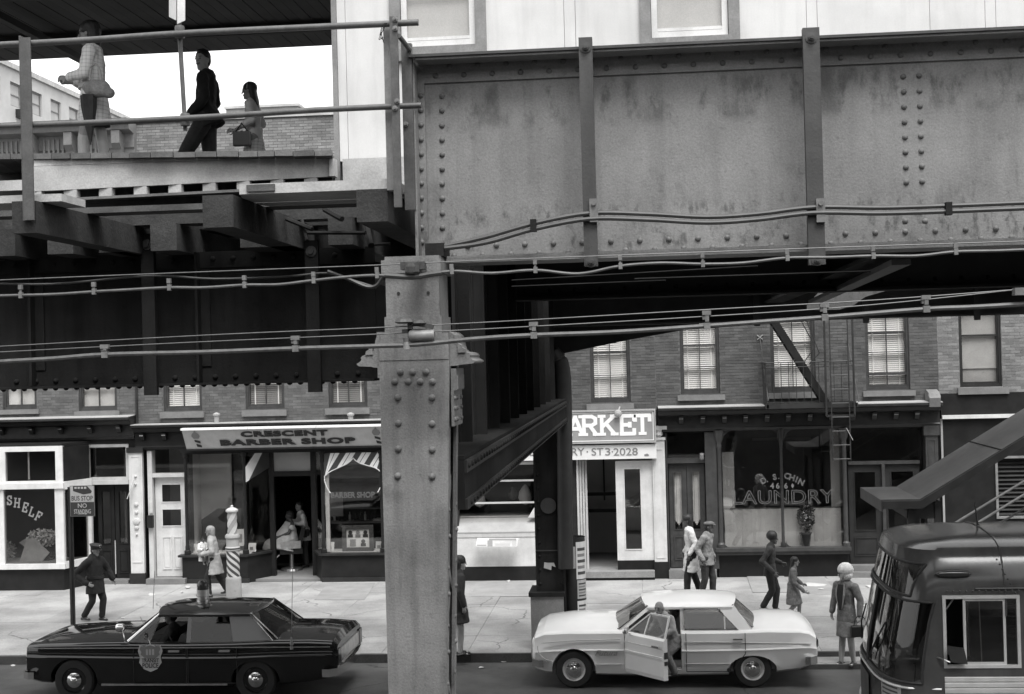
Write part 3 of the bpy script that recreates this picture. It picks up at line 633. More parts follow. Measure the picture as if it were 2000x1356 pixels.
# striped painted valance inside the right window glass: stripes end at an onion shaped curve
def onion(u):                         # curve height under the stripes, u from 0 to 1 across the pane
    return 0.0 if abs(u-.5) < 1e-6 else 1-min(1, (abs(u-.5)/.5))
sx0, sx1 = P(634, 930, YF-.055).x, P(748, 930, YF-.055).x; st = zrow(690, 884); sbm = zrow(690, 930)
def edge(u):
    pts = [(0, .98), (.06, .85), (.12, .76), (.25, .62), (.38, .48), (.46, .34), (.5, .22), (.54, .34), (.62, .46), (.75, .56), (.86, .64), (.94, .76), (1, .98)]
    for (a, va), (b, vb) in zip(pts, pts[1:]):
        if a <= u <= b: return va+(vb-va)*(u-a)/(b-a)
    return 1
valw, vald = MB(), MB(); Hh = st-sbm
for k in range(-2, 6):
    for side, (o0, o1) in ((0, (0, .11)), (1, (.11, .175)), (0, (.175, .187)), (1, (.187, .27))):
        u0 = k*.27+o0; u1 = k*.27+o1; tgt = valw if side else vald
        N = 8; low, top = [], []
        for i in range(N+1):                       # slanted stripe clipped at the curve, shear .28 of width over the height
            pass
        def xr(u, v): return u-.26*v              # v 0 at top .. 1 at bottom
        pts = []
        for u in (u0, u1):
            v = 0.0
            while v < 1.0 and (xr(u, v) < 0 or xr(u, v) > 1 or v < edge(min(1, max(0, xr(u, v))))): v += .02
            pts.append(v)
        if min(xr(u0, 0), xr(u1, 0)) > 1.0: pass
        def c(u): return min(1, max(0, u))
        a, b = c(xr(u0, 0)), c(xr(u1, 0)); d0, d1 = c(xr(u0, pts[0])), c(xr(u1, pts[1]))
        if max(b-a, d1-d0) < .004: continue
        X_ = lambda u: sx0+(sx1-sx0)*u
        tgt.prism([(X_(a), YF-.066, st), (X_(b), YF-.066, st), (X_(d1), YF-.066, st-Hh*pts[1]), (X_(d0), YF-.066, st-Hh*pts[0])], (0, -.003, 0))
valw.build('window_valance_stripe', 'letter_white', b1); vald.build('window_valance_stripe', 'stripe_dark', b1)
line = [(sx0+(sx1-sx0)*u/40, YF-.072, st-Hh*edge(u/40)) for u in range(41)]
cz = (sbm+zrow(690, 958))/2
line = [(sx0+.13, YF-.072, zrow(690, 962)), (sx0+.05, YF-.072, zrow(690, 950)), (sx0+.0, YF-.072, zrow(690, 938))]+line+[(sx1, YF-.072, zrow(690, 938)), (sx1-.05, YF-.072, zrow(690, 950)), (sx1-.13, YF-.072, zrow(690, 962))]
MB().tube(line, .012, 5).build('painted_outline', 'letter_white', b1)
# a second striped flap in the angled glass of the doorway
fl = MB(); A_, B_ = Vector((xL1+.03, YF-.03, 0)), Vector((xD0-.03, YD-.03, 0))
def pt(u, z): q = A_.lerp(B_, u); return (q.x, q.y-.03, z)
zt_, zb_2 = zhd-.01, zrow(505, 942)
fl.prism([pt(0, zt_-.35), pt(.45, zt_), pt(.75, zt_), pt(.15, zb_2+.05), pt(0, zb_2)], (0, -.004, 0)); fl.build('window_valance_stripe', 'letter_white', b1)
MB().prism([pt(.75, zt_), pt(1, zt_), pt(1, zb_2+.3), pt(.15, zb_2+.05)], (0, -.004, 0)).build('window_valance_stripe', 'stripe_dark', b1)
text('window_lettering', 'BARBER SHOP', .135, 'gilt', b1, P(689, 967, YF-.075), 1.03, outline=.022)
# ---------------------------------------------------------------- 3. the market building
zc2 = zrow(1190, 803)
b2 = empty('brick_building', ((XB+XC)/2, YF, PZ), 'dark brick building over the MARKET sign with one blind-covered window showing', 'building')
hm = hbox(1152, 606, 1230, 787); dxs = (hm[1]-hm[0])
mh = [hm, (hm[0]-2.0, hm[1]-2.0, hm[2], hm[3]), (hm[0]-4.0, hm[1]-4.0, hm[2], hm[3])]
upper_wall(b2, XB, XC, zc2, zroof1-0.3, mh, 'brick_dark', [(zc2, zrow(1250, 630))], 300)
for h in mh: sash(b2, h, (h[0]-0.1, h[1]+0.07, h[2]-0.15, h[2]-0.02), [zrow(1190, 733), zrow(1190, 688), zrow(1190, 645)], 'blind')
mwin = hbox(896, 905, 1060, 1118); mdoor = hbox(1130, 896, 1276, 1125)
cells(MB(), XB, XC, PZ, zc2, [(mwin[0], mwin[1], PZ, mwin[3]+.05), (mdoor[0], mdoor[1], PZ, mdoor[3])], YF, YF+.22).build('shopfront_wall', 'dark_paint', b2)
# display window: white frame, sloping marble sill, white panel, dark base
wz0, wz1 = zrow(965, 1040), zrow(965, 1012)
wb = MB().box(mwin[0]-.5, mwin[1], YF-.14, YF+.05, zrow(965, 1105), wz0-.0)
wb.build('white_stall_panel', 'trim_white', b2); wb = MB(); wb.prism([(mwin[0]-.5, YF-.16, wz0+.001), (mwin[0]-.5, YF-.16, wz0+.03), (mwin[0]-.5, YF+.25, wz1+.02), (mwin[0]-.5, YF+.25, wz1-.06), (mwin[0]-.5, YF+.05, wz0)], (mwin[1]-mwin[0]+.5, 0, 0))
wb.build('sloping_sill', 'sheet_metal', b2)
MB().box(mwin[0]-.5, mwin[1], YF-.155, YF-.14, wz0-.09, wz0-.0).build('panel_moulding', 'trim_cream', b2)
MB().box(mwin[0]-.5, mwin[1], YF-.16, YF+.05, PZ, zrow(965, 1106)).build('dark_base', 'black_paint', b2)
zhead = zrow(1000, 908)
wf = MB().box(mwin[0]-.5, mwin[1], YF-.03, YF+.1, zhead, zhead+.07)
wf.box(mwin[1]-.16, mwin[1]+.02, YF-.02, YF+.12, wz1, zhead)
wf.prism([(mwin[1]-.34, YF+.0, wz1), (mwin[1]-.14, YF+.0, wz1), (mwin[1]-.14, YF+.0, zrow(1040, 990)), (mwin[1]-.18, YF+.0, zrow(1040, 990))], (0, .05, 0))
wf.build('window_frame', 'trim_white', b2)
gb = MB()
for py in (939, 982): gb.box(mwin[0]-.5, mwin[1]-.16, YF+.0, YF+.03, zrow(1000, py)-.02, zrow(1000, py)+.02)
gb.build('glazing_bar', 'trim_cream', b2)
MB().box(mwin[0]-.5, mwin[1]-.16, YF+.035, YF+.041, wz1, zhead).build('shop_pane', 'glass', b2)
MB().box(mwin[0]-.3, mwin[1]-.1, YF+.2, YF+1.1, wz1-.1, wz1).build('display_floor', 'interior_mid', b2)
shop_room(b2, mwin[0]-.5, mdoor[0]-.35, z1=3.5, d=2.2)
# doorway: left reveal boards, open side with pale hall, white framed leaf
shop_room(b2, mdoor[0]-.25, mdoor[1]+.05, z1=mdoor[3]+.1, d=2.6, m='interior_light', y0=YF+.3)
lf = MB()
for k in range(4): lf.box(P(1128+k*5.2, 1000, YF).x, P(1132+k*5.2, 1000, YF).x, YF-.05+k*.05, YF+.02+k*.05, PZ+.12, mdoor[3])
lf.build('door_reveal', 'trim_cream', b2)
ol = hbox(1204, 900, 1276, 1094); gz = hbox(1219, 914, 1254, 1074)
wd = MB(); cells(wd, ol[0], ol[1], ol[2], ol[3], [gz], YF-.04, YF+.03); wo = wd.build('shop_door', 'trim_white', b2); wo['label'] = 'white framed glass panel beside open doorway'
MB().box(gz[0], gz[1], YF-.01, YF-.004, gz[2], gz[3]).build('pane', 'glass', wo)
gbm = MB(); frame_rect(gbm, gz, .025, YF-.052, YF-.041); gbm.build('glazing_bead', 'trim_white', wo)
MB().box(ol[0], ol[1], YF-.045, YF+.03, PZ+.2, ol[2]).build('kick_plate', 'black_paint', b2)
MB().box(mdoor[0], mdoor[1], YF-.3, YF+.5, PZ+.06, PZ+.2).build('door_step', 'kerb', b2)
MB().box(mdoor[0]-.02, mdoor[1], YF-.27, YF+.4, PZ-.01, PZ+.06).build('step_base', 'black_paint', b2)
MB().box(mdoor[0]-.2, ol[0], YF+2.5, YF+2.56, zrow(1170, 990), zrow(1170, 983)).box(mdoor[0]-.2, ol[0], YF+2.5, YF+2.56, zrow(1170, 1025), zrow(1170, 1018)).build('dado_rail', 'black_paint', b2)
MB().box(P(1180, 950, YF+2.8).x-.02, P(1180, 950, YF+2.8).x+.02, YF+2.8, YF+2.85, PZ+1.5, mdoor[3]).build('wall_batten', 'interior', b2)
MB().box(mdoor[0]-.2, mdoor[1], YF+.5, YF+2.85, PZ+.1, PZ+.19).build('hall_floor', 'interior_mid', b2)
p2_ = hbox(1276, 868, 1301, 1097, YF-.05); pm = MB().box(p2_[0], p2_[1], YF-.09, YF+.02, p2_[2], p2_[3]+.1); frame_rect(pm, (p2_[0]+.04, p2_[1]-.04, p2_[2]+.08, p2_[3]-.1), .022, YF-.102, YF-.089)
po = pm.build('pilaster', 'trim_white', b2)
cap = MB().box(p2_[0]-.02, p2_[1]+.02, YF-.12, YF+.02, p2_[3]+.1, p2_[3]+.16).box(p2_[0]-.06, p2_[1]+.06, YF-.15, YF+.02, p2_[3]+.34, p2_[3]+.42)
cap.lathe([(.05, 0), (.11, .06), (.1, .12), (.13, .18)], ((p2_[0]+p2_[1])/2, YF-.05, p2_[3]+.16), 'z', 8); cap.build('pilaster_capital', 'trim_white', po)
MB().box(p2_[0]-.02, p2_[1]+.04, YF-.12, YF+.02, PZ, p2_[2]).build('pilaster_base', 'black_paint', po)
# ---------------------------------------------------------------- 4. the laundry building
zc3 = zrow(1560, 788)
b3 = empty('brick_building', ((XC+XD)/2, YF, PZ), 'dark brick building over the laundry with three tall windows of white slatted blinds', 'building')
lh = [hbox(1328, 604, 1405, 770), hbox(1505, 604, 1592, 766), hbox(1690, 604, 1776, 768)]
lh = [(a[0], a[1], lh[0][2], lh[0][3]) for a in lh]
upper_wall(b3, XC, XD, zc3, zroof1+.4, lh, 'brick_dark', [(zc3, zrow(1560, 606))], 300)
for i, h in enumerate(lh):
    zz = h[2]
    sash(b3, h, (h[0]-.08, h[1]+.1, zz-.14, zz-.02), [zz+.62, zz+1.12, zz+1.62] if i < 2 else [zz+.36, zz+.85, zz+1.3, zz+1.75], 'blind')
MB().box(lh[2][0]+.06, lh[2][1]-.06, YF+.06, YF+.15, lh[2][2]+.33, lh[2][2]+.39).build('raised_sash_rail', 'brown_wood', b3)
dA = hbox(1303, 845, 1400, 1118); win = hbox(1412, 838, 1646, 1070); dB = hbox(1656, 838, 1806, 1100)
dA = (dA[0], dA[1], PZ, dA[3]); dB = (dB[0], dB[1], PZ, dB[3])
cells(MB(), XC, XD, PZ, zc3, [dA, win, dB], YF, YF+.22).build('shopfront_wall', 'black_paint', b3)
shop_cornice(b3, XC+.03, XD-.02, zc3, zrow(1560, 801)+.12, zrow(1560, 838), .5, 'dark_paint', 'sheet_metal', [P(p, 820, YF).x for p in (1330, 1372, 1414, 1455, 1497, 1538, 1580, 1622, 1664, 1705, 1747, 1788)])
# brown double doors with tall glazed panels
zt = zrow(1345, 905); m3 = P(1343, 1000, YF).x; xa, xb = P(1308, 1000, YF).x, P(1378, 1000, YF).x
for a, b in ((xa, m3-.005), (m3+.005, xb)):
    door_leaf(b3, (a, b, PZ+.22, zt-.02), [(.24, .76, .36, .93)], [(.22, .78, .07, .30)], 'brown_wood', YF+.12)
for a, b in ((xa, m3), (m3, xb)):
    c = MB(); n = 7; w_ = (b-a)*.5; o_ = a+(b-a)*.25
    for k in range(n):
        t0 = k/n; off = .06*math.sin(t0*5)
        c.box(o_+w_*k/n+off*.2, o_+w_*(k+1)/n-.004+off*.2, YF+.19+.012*(k % 2), YF+.2+.012*(k % 2), PZ+.22+(zt-PZ-.22)*(.40+.05*abs(k-3)/3), PZ+.22+(zt-PZ-.22)*.93)
    c.build('door_curtain', 'curtain', b3)
MB().box(xa-.04, xb+.04, YF+.02, YF+.2, zt, zt+.12).box(xb+.02, P(1402, 1000, YF).x, YF-.05, YF+.2, PZ+.2, dA[3]).box(dA[0], xa-.02, YF, YF+.2, PZ+.2, dA[3]).build('door_frame', 'brown_wood', b3)
MB().box(xa, xb, YF+.12, YF+.126, zt+.12, dA[3]).build('transom_pane', 'glass', b3)
MB().box(dA[0], dA[1]-.05, YF-.2, YF+.22, PZ-.01, PZ+.2).build('door_step', 'stone', b3)
shop_room(b3, dA[0]-.1, dA[1]-.1, z1=dA[3], d=1.2)
v = P(1372, 890, YF-.1); MB().lathe([(.03, 0), (.05, .03), (.05, .12), (.02, .16)], (v.x-.02, YF-.12, v.z-.1), 'z', 8).box(v.x-.06, v.x+.04, YF-.14, YF, v.z+.02, v.z+.05).build('door_lantern', 'galv', b3)
# the laundry window: slender columns, rounded heads, moulded sill
cols = MB(); zsi = zrow(1530, 1068)
for px_ in (1406, 1527, 1650):
    x = P(px_, 960, YF).x; r_ = .05 if px_ != 1527 else .035
    MB().lathe([(r_*1.7, 0), (r_*1.7, .08), (r_, .12), (r_*.9, win[3]-zsi-.42), (r_*1.2, win[3]-zsi-.38), (r_*1.2, win[3]-zsi-.34), (r_, win[3]-zsi-.3), (r_*1.9, win[3]-zsi-.18), (r_*2.2, win[3]-zsi)], (x, YF-.05, zsi), 'z', 12).build('window_column', 'dark_paint' if px_ == 1527 else 'brown_wood', b3, True)
hd = MB()
for a, b in ((1406, 1527), (1527, 1650)):      # rounded corners under the head
    xa_, xb_ = P(a, 850, YF).x+.03, P(b, 850, YF).x-.03
    for s, x in ((1, xa_), (-1, xb_)):
        pts = [(x, YF-.03, win[3])]+[(x+s*.3*(1-math.cos(t)), YF-.03, win[3]-.3*(1-math.sin(t))) for t in [math.pi/2*k/5 for k in range(6)]]
        hd.prism([pts[0]]+pts[1:], (0, .05, 0))
    for s, x in ((1, xa_), (-1, xb_)):
        pts = [(x+s*.0, YF-.02, zsi)]+[(x+s*.14*(1-math.cos(t)), YF-.02, zsi+.14*(1-math.sin(t))) for t in [math.pi/2*k/4 for k in range(5)]]
        hd.prism(pts, (0, .04, 0))
hd.build('rounded_corner', 'brown_wood', b3)
MB().box(P(1404, 1070, YF).x-.05, P(1654, 1070, YF).x+.05, YF-.14, YF+.05, zsi-.16, zsi-.08).box(P(1404, 1070, YF).x-.08, P(1654, 1070, YF).x+.08, YF-.19, YF+.05, zsi-.08, zsi).build('window_sill', 'brown_wood', b3)
MB().box(win[0], win[1], YF+.02, YF+.026, zsi, win[3]).build('shop_pane', 'glass_laundry', b3)
shop_room(b3, win[0]-.05, win[1]+.05, z1=win[3]+.05, d=3.6, m='interior_mid')
zcu = zrow(1530, 994)
hc = MB()
for k in range(26):
    a = win[0]+.03+(win[1]-win[0]-.06)*k/26; hc.box(a, a+(win[1]-win[0])/26-.004, YF+.18+.008*(k % 2), YF+.19+.008*(k % 2), zsi-.02, zcu)
hc.build('half_curtain', 'curtain', b3)
MB().tube([(win[0], YF+.18, zcu), (win[1], YF+.18, zcu)], .012, 6).build('curtain_rail', 'brown_wood', b3)
MB().box(win[0]+.02, win[0]+.28, YF+.3, YF+.32, zcu-.1, zrow(1430, 885)).box(win[1]-.22, win[1]-.02, YF+.3, YF+.32, zsi, win[3]-.05).build('side_partition', 'interior_light', b3)
MB().box(P(1470, 890, YF+3.5).x, P(1585, 890, YF+3.5).x, YF+3.5, YF+3.56, zrow(1530, 888)+.1, zrow(1530, 882)+.1).build('back_shelf', 'interior_light', b3)
sh = MB()
for r_ in range(4):
    for c_ in range(6): sh.box(P(1545, 900, YF+4).x+c_*.33, P(1545, 900, YF+4).x+c_*.33+.27, YF+4.2, YF+4.5, 1.55+r_*.36, 1.55+r_*.36+.2)
tag(sh.build('laundry_parcels', 'interior_mid', b3), kind='stuff')
# lettering on the glass
lx = lambda px_, py_: P(px_, py_, YF-.02)
text('window_lettering', 'LAUNDRY', .31, 'gilt', b3, lx(1530, 971), 2.28, outline=.012)
for s, px_, py_, ro in (('D', 1491, 939, -.42), ('.', 1499, 941, -.3), ('S', 1513, 932, -.2), ('.', 1521, 935, -.1), ('C', 1537, 930, .12), ('H', 1547, 933, .26), ('I', 1556, 937, .36), ('N', 1565, 942, .45)):
    text('window_lettering', s, .14 if s != '.' else .03, 'gilt', b3, lx(px_, py_), outline=.035 if s != '.' else .05, rot_y=ro)
for s, px_ in (('4', 1508), ('6', 1519), ('6', 1535)): text('window_lettering', s, .13, 'gilt', b3, lx(px_, 949), bold=.02)
dmd = lx(1548, 949); MB().prism([(dmd.x-.035, dmd.y, dmd.z), (dmd.x, dmd.y, dmd.z+.06), (dmd.x+.035, dmd.y, dmd.z), (dmd.x, dmd.y, dmd.z-.06)], (0, -.004, 0)).build('window_lettering', 'gilt', b3)
# right-hand doors of the laundry building
m4 = P(1728, 1000, YF).x; xa, xb = P(1660, 1000, YF).x, P(1800, 1000, YF).x; zt = zrow(1690, 908)
for a, b in ((xa, m4-.04), (m4+.04, xb)):
    door_leaf(b3, (a, b, PZ+.25, zt-.02), [(.16, .84, .33, .94)], [(.14, .86, .08, .27)], 'dark_paint', YF+.12)
MB().box(xa, xb, YF+.05, YF+.2, zt, zt+.07).box(m4-.035, m4+.035, YF+.04, YF+.2, PZ+.2, zt).build('door_frame', 'brown_wood', b3)
MB().box(xa, xb, YF+.15, YF+.156, zt+.07, dB[3]).build('transom_pane', 'glass', b3)
MB().box(xa-.1, xb+.1, YF-.28, YF+.22, PZ-.01, PZ+.12).box(xa-.05, xb+.05, YF-.12, YF+.22, PZ+.12, PZ+.25).build('door_step', 'stone', b3)
shop_room(b3, dB[0], dB[1], z1=dB[3], d=1.5)
p3_ = hbox(1810, 850, 1834, 1100, YF-.05); pm = MB().box(p3_[0], p3_[1], YF-.1, YF+.02, PZ, p3_[3]); frame_rect(pm, (p3_[0]+.05, p3_[1]-.05, PZ+.5, p3_[3]-.1), .02, YF-.112, YF-.099)
pm.box(p3_[0]-.04, p3_[1]+.04, YF-.14, YF, p3_[3], p3_[3]+.22); pm.build('pilaster', 'brown_wood', b3)
v = P(1822, 775, YF-.3)       # carved scroll end block on the cornice
MB().prism([(v.x-.12, YF-.5, v.z-.22), (v.x-.12, YF-.55, v.z-.02), (v.x-.12, YF-.42, v.z+.1), (v.x-.12, YF-.15, v.z+.16), (v.x-.12, YF-.02, v.z+.1), (v.x-.12, YF-.02, v.z-.22)], (.24, 0, 0)).lathe([(.08, -.13), (.08, .13)], (v.x, YF-.42, v.z-.02), 'x', 10).build('cornice_end_block', 'stone', b3)
# ---------------------------------------------------------------- 5. the building at the far right with the dark shop front
zc4 = zrow(1900, 768)
b4 = empty('brick_building', ((XD+XE)/2, YF, PZ), 'pale brick building at far right with a shaded window over a dark shop front', 'building')
rh = hbox(1873, 600, 1956, 756)
upper_wall(b4, XD, XE, zc4, zroof1+.2, [rh], 'brick_pale', [(zc4, zrow(1900, 600))], 300, 'mortar_pale')
sash(b4, rh, (rh[0]-.06, rh[1]+.12, rh[2]-.16, rh[2]-.01), [zrow(1915, 655)], None, 'dark_paint', two=False)
MB().box(rh[0]+.08, rh[1]-.08, YF+.17, YF+.18, zrow(1915, 720), zrow(1915, 612)).build('roller_shade', 'shade', b4)
MB().box(rh[0]+.08, rh[1]-.08, YF+.2, YF+.21, zrow(1915, 752), zrow(1915, 700)).build('inner_shade', 'sheet_metal', b4)
rw = hbox(1944, 890, 2080, 1012)
cells(MB(), XD+.03, XE, PZ, zc4-.0, [rw], YF-.02, YF+.2).build('shopfront_wall', 'black_paint', b4)
MB().box(P(1838, 812, YF).x, P(2010, 812, YF).x, YF-.14, YF-.02, zrow(1900, 817), zrow(1900, 810)).build('light_trough', 'trim_white', b4)
MB().box(P(1838, 900, YF).x, P(1842, 900, YF).x, YF-.06, YF-.02, PZ, zrow(1900, 817)).build('edge_strip', 'sheet_metal', b4)
f5 = MB(); frame_rect(f5, rw, .05, YF-.06, YF+.06); f5.build('window_frame', 'trim_grey', b4)
lv = MB()
for k in range(14): z = rw[2]+.08+k*.095; lv.prism([(rw[0]+.06, YF+.02, z), (rw[0]+.06, YF+.03, z), (rw[0]+.06, YF+.09, z+.06), (rw[0]+.06, YF+.08, z+.06)], (rw[1]-rw[0]-.12, 0, 0))
tag(lv.build('louvre_slats', 'black_paint', b4), kind='stuff')
MB().box(rw[0], rw[1], YF+.16, YF+.2, rw[2], rw[3]).build('dark_room', 'interior', b4)
# roofs closing the row
for b, a, c, z in ((b0, X0, XA, zroof0), (b1, XA, XB, zroof1), (b2, XB, XC, zroof1-.3), (b3, XC, XD, zroof1+.4), (b4, XD, XE, zroof1+.2)):
    MB().box(a, c, YF+.3, YF+11, z-.3, z-.15).box(a, c, YF+10.9, YF+11.1, PZ, z-.15).build('roof', 'ground', b)
# ---------------------------------------------------------------- far apartment block behind, seen over the roofs at left
YA0, YA1 = 62.0, 92.0; pa = P(0, 125, YA0); xA = pa.x; zA = pa.z
ap = empty('apartment_building', (xA-8, (YA0+YA1)/2, 0), 'tall pale apartment block with rows of paired windows rising over the far rooftops', 'building')
nw = 17; wy = [(YA0-8+i*2.25, YA0-8+i*2.25+1.25) for i in range(nw)]; wz = [(zA-1.75-k*2.2, zA-.6-k*2.2) for k in range(7)]
def cells_yz(mb, y0, y1, z0, z1, holes, x0, x1):
    ys = sorted({y0, y1} | {h[i] for h in holes for i in (0, 1)}); zs = sorted({z0, z1} | {h[i] for h in holes for i in (2, 3)})
    for j in range(len(zs)-1):
        for i in range(len(ys)-1):
            c, d = (ys[i]+ys[i+1])/2, (zs[j]+zs[j+1])/2
            if not any(h[0] < c < h[1] and h[2] < d < h[3] for h in holes): mb.box(x0, x1, ys[i], ys[i+1], zs[j], zs[j+1])
    return mb
hA = [(a, b, c, d) for a, b in wy for c, d in wz]
cells_yz(MB(), YA0-10, YA1+2, 0, zA, hA, xA-.35, xA).build('wall', 'far_wall', ap)
MB().box(xA-16, xA-.35, YA0-10, YA1+2, 0, zA-.3).build('body', 'far_wall', ap)
MB().box(xA-.4, xA+.15, YA0-10.2, YA1+2.2, zA, zA+.25).build('parapet', 'plank_light', ap)
wpm = proto_mesh('window', MB().box(-.06, 0, 0, .07, 0, 1.15).box(-.06, 0, 1.18, 1.25, 0, 1.15).box(-.06, 0, .07, 1.18, 1.08, 1.15).box(-.06, 0, .07, 1.18, 0, .07).box(-.06, 0, .07, 1.18, .55, .6), 'trim_grey')
ppm = proto_mesh('pane', MB().box(-.05, -.04, .07, 1.18, .07, 1.08), 'shade'); acm = proto_mesh('air_conditioner', MB().box(0, .3, 0, .6, 0, .4), 'dark_paint')
for i, (a, b) in enumerate(wy):
    for k, (c, d) in enumerate(wz):
        w_ = piece('window', wpm, ap, (xA-.1, a, c)); p_ = piece('pane', ppm, w_, (xA-.1, a, c))
        if (i*3+k) % 4 == 0: piece('air_conditioner', acm, ap, (xA, a+.5, c-.5))
MB().box(xA-6, xA-5, YA0-1, YA0+.5, zA, zA+2.2).build('chimney', 'brick_mid', ap)
# ---------------------------------------------------------------- fire escape on the laundry building
zf = zrow(1580, 786); fe = empty('fire_escape', (P(1580, 790, YF-.5).x, YF-.5, zf), 'black iron fire escape balcony with steep stair and drop ladder over the laundry window', 'fire escape')
fx0, fx1 = P(1497, 788, YF-.9).x, P(1672, 788, YF-.9).x; yo = YF-1.0
sl_ = MB()
n = 15
for k in range(n): y = yo+.05+k*(.9/n); sl_.box(fx0, fx1, y, y+.028, zf, zf+.03)
tag(sl_.build('floor_slats', 'steel_black', fe), kind='stuff')
MB().box(fx0-.03, fx1+.03, yo, yo+.04, zf-.09, zf+.01).box(fx0-.03, fx1+.03, YF-.06, YF-.02, zf-.09, zf+.01).box(fx0, fx0+.04, yo, YF-.02, zf-.08, zf).box(fx1-.04, fx1, yo, YF-.02, zf-.08, zf).build('floor_frame', 'steel_black', fe)
zr_ = zrow(1560, 707)
xr1 = P(1668, 745, yo).x
MB().tube([(fx0, YF, zr_), (fx0, yo+.02, zr_), (xr1, yo+.02, zr_), (xr1, YF, zr_)], .014, 6).tube([(fx0, YF, zr_-.1), (fx0, yo+.02, zr_-.1), (xr1, yo+.02, zr_-.1)], .009, 6).build('handrail', 'steel_black', fe)
bm_ = proto_mesh('baluster', MB().box(-.007, .007, -.007, .007, 0, zr_-zf), 'steel_black')
x = fx0
while x < xr1+.01: piece('baluster', bm_, fe, (x, yo+.02, zf)); x += .163
for k in range(5): piece('baluster', bm_, fe, (fx0, yo+.15+k*.18, zf))
s0, s1 = P(1498, 608, yo+.3), P(1612, 787, yo+.3)
for dy in (0, .42): MB().bar((s0.x, yo+.1+dy, s0.z), (s1.x, yo+.1+dy, s1.z), .02, .16, (0, 0, 1)).build('stair_stringer', 'steel_dark', fe)
tm = proto_mesh('stair_tread', MB().box(-.09, .09, 0, .4, -.012, .012), 'steel_black')
for k in range(1, 11): q = s0.lerp(s1, k/11); piece('stair_tread', tm, fe, (q.x-.02, yo+.11, q.z+.02))
for pa_, pb_ in (((1560, 618), (1592, 678)), ((1572, 618), (1600, 690)), ((1592, 678), (1570, 708)), ((1600, 690), (1580, 712))):
    a, b = P(*pa_, yo+.1), P(*pb_, yo+.1); MB().tube([a, b], .011, 5).build('stair_handrail', 'steel_black', fe)
lg = MB()
la, lb = P(1614, 800, yo-.05).x, P(1669, 800, yo-.05).x
for x in (la, lb): lg.box(x-.02, x+.02, yo-.08, yo-.04, zrow(1640, 808)+.0, zrow(1640, 612))
lg.box(la, lb, yo-.08, yo-.04, zrow(1640, 810), zrow(1640, 806)); lg.build('ladder_guide', 'steel_black', fe)
ld = MB(); l0, l1 = P(1624, 800, yo-.1).x, P(1659, 800, yo-.1).x; zt_, zb_ = zrow(1640, 625), zrow(1640, 892)
for x in (l0, l1): ld.box(x-.012, x+.012, yo-.12, yo-.10, zb_, zt_)
lo_ = ld.build('drop_ladder', 'steel_black', fe)
rm = proto_mesh('rung', MB().tube([(0, 0, 0), (l1-l0, 0, 0)], .009, 5), 'steel_mid')
z = zb_+.03
while z < zt_: piece('rung', rm, lo_, (l0, yo-.11, z)); z += .305
MB().bar(P(1653, 836, yo-.14), P(1666, 860, yo-.14), .04, .008).build('paper_scrap', 'trim_cream', fe)
for pa_, pb_ in (((1484, 660), (1500, 783)), ((1655, 665), (1677, 785))):
    a, b = P(*pa_, YF-.02), P(*pb_, yo+.1); b.y = yo+.05; MB().tube([a, b], .012, 5).build('stay_rod', 'steel_mid', fe)
v = P(1484, 659, YF); MB().bar((v.x-.06, YF-.02, v.z-.05), (v.x+.06, YF-.02, v.z+.05), .03, .02).bar((v.x-.06, YF-.03, v.z+.05), (v.x+.06, YF-.03, v.z-.05), .03, .02).build('wall_anchor', 'sheet_metal', fe)
# ================================================================== THE ELEVATED RAILWAY
def smooth(pts, n=6):
    pts = [Vector(p) for p in pts]; out = []
    for i in range(len(pts)-1):
        p0, p1, p2, p3 = pts[max(i-1, 0)], pts[i], pts[i+1], pts[min(i+2, len(pts)-1)]
        for k in range(n):
            t = k/n; out.append(0.5*((2*p1)+(p2-p0)*t+(2*p0-5*p1+4*p2-p3)*t*t+(3*p1-p0-3*p2+p3)*t**3))
    return out+[pts[-1]]
# ---------------------------------------------------------------- the pale plate girder, upper right
YG = 10.36; zgt, zgb = 7.525, 6.0
xg0 = P(817, 300, YG).x; xg1 = 5.2
gd = empty('plate_girder', ((xg0+xg1)/2, YG, zgb), 'long pale grey riveted plate girder with stains, upper right, resting on the near column', 'girder')
MB().box(xg0+.01, xg1, YG, YG+.02, zgb+.02, zgt-.02).build('web_plate', 'steel', gd)
MB().box(xg0-.02, xg1, YG-.24, YG+.22, zgt-.012, zgt+.008).build('top_flange', 'steel_mid', gd)  # darker than the girder's own paint so the edge reads as shaded
MB().box(xg0+.0, xg1, YG-.18, YG+.22, zgb-.018, zgb+.012).build('bottom_flange', 'steel', gd)
ang = .155
MB().box(xg0+.03, xg1, YG-.020, YG-.001, zgt-.012-ang, zgt-.013).box(xg0+.03, xg1, YG-.22, YG-.0205, zgt-.032, zgt-.013).build('top_angle', 'steel', gd)
MB().box(xg0+.03, xg1, YG-.020, YG-.001, zgb+.013, zgb+.012+ang).box(xg0+.03, xg1, YG-.18, YG-.0205, zgb+.013, zgb+.032).build('bottom_angle', 'steel', gd)
xe = P(833, 300, YG).x
MB().box(xg0, xe, YG-.024, YG-.0015, zgb+.03, zgt-.04).box(xg0-.01, xg0+.012, YG-.17, YG-.024, zgb+.03, zgt-.04).build('end_angle', 'steel', gd)
for px_ in (823, 863):
    for k in range(11): p = P(px_, 188+28.6*k, YG); piece('rivet', RIVET_Y, gd, (p.x+k*.0006, YG-(.024 if px_ < 840 else .0), P(px_, 188+28.6*k, YG).z))
for (px_, r0) in ((1764, 150), (1795, 148)):
    for k in range(8): p = P(px_+k*.9, r0+29.5*k, YG); piece('rivet', RIVET_Y, gd, (p.x, YG, p.z))
for px_ in (1768, 1807): p = P(px_, 432, YG); piece('rivet', RIVET_Y, gd, (p.x, YG, p.z))
x = xg0+.15; k = 0
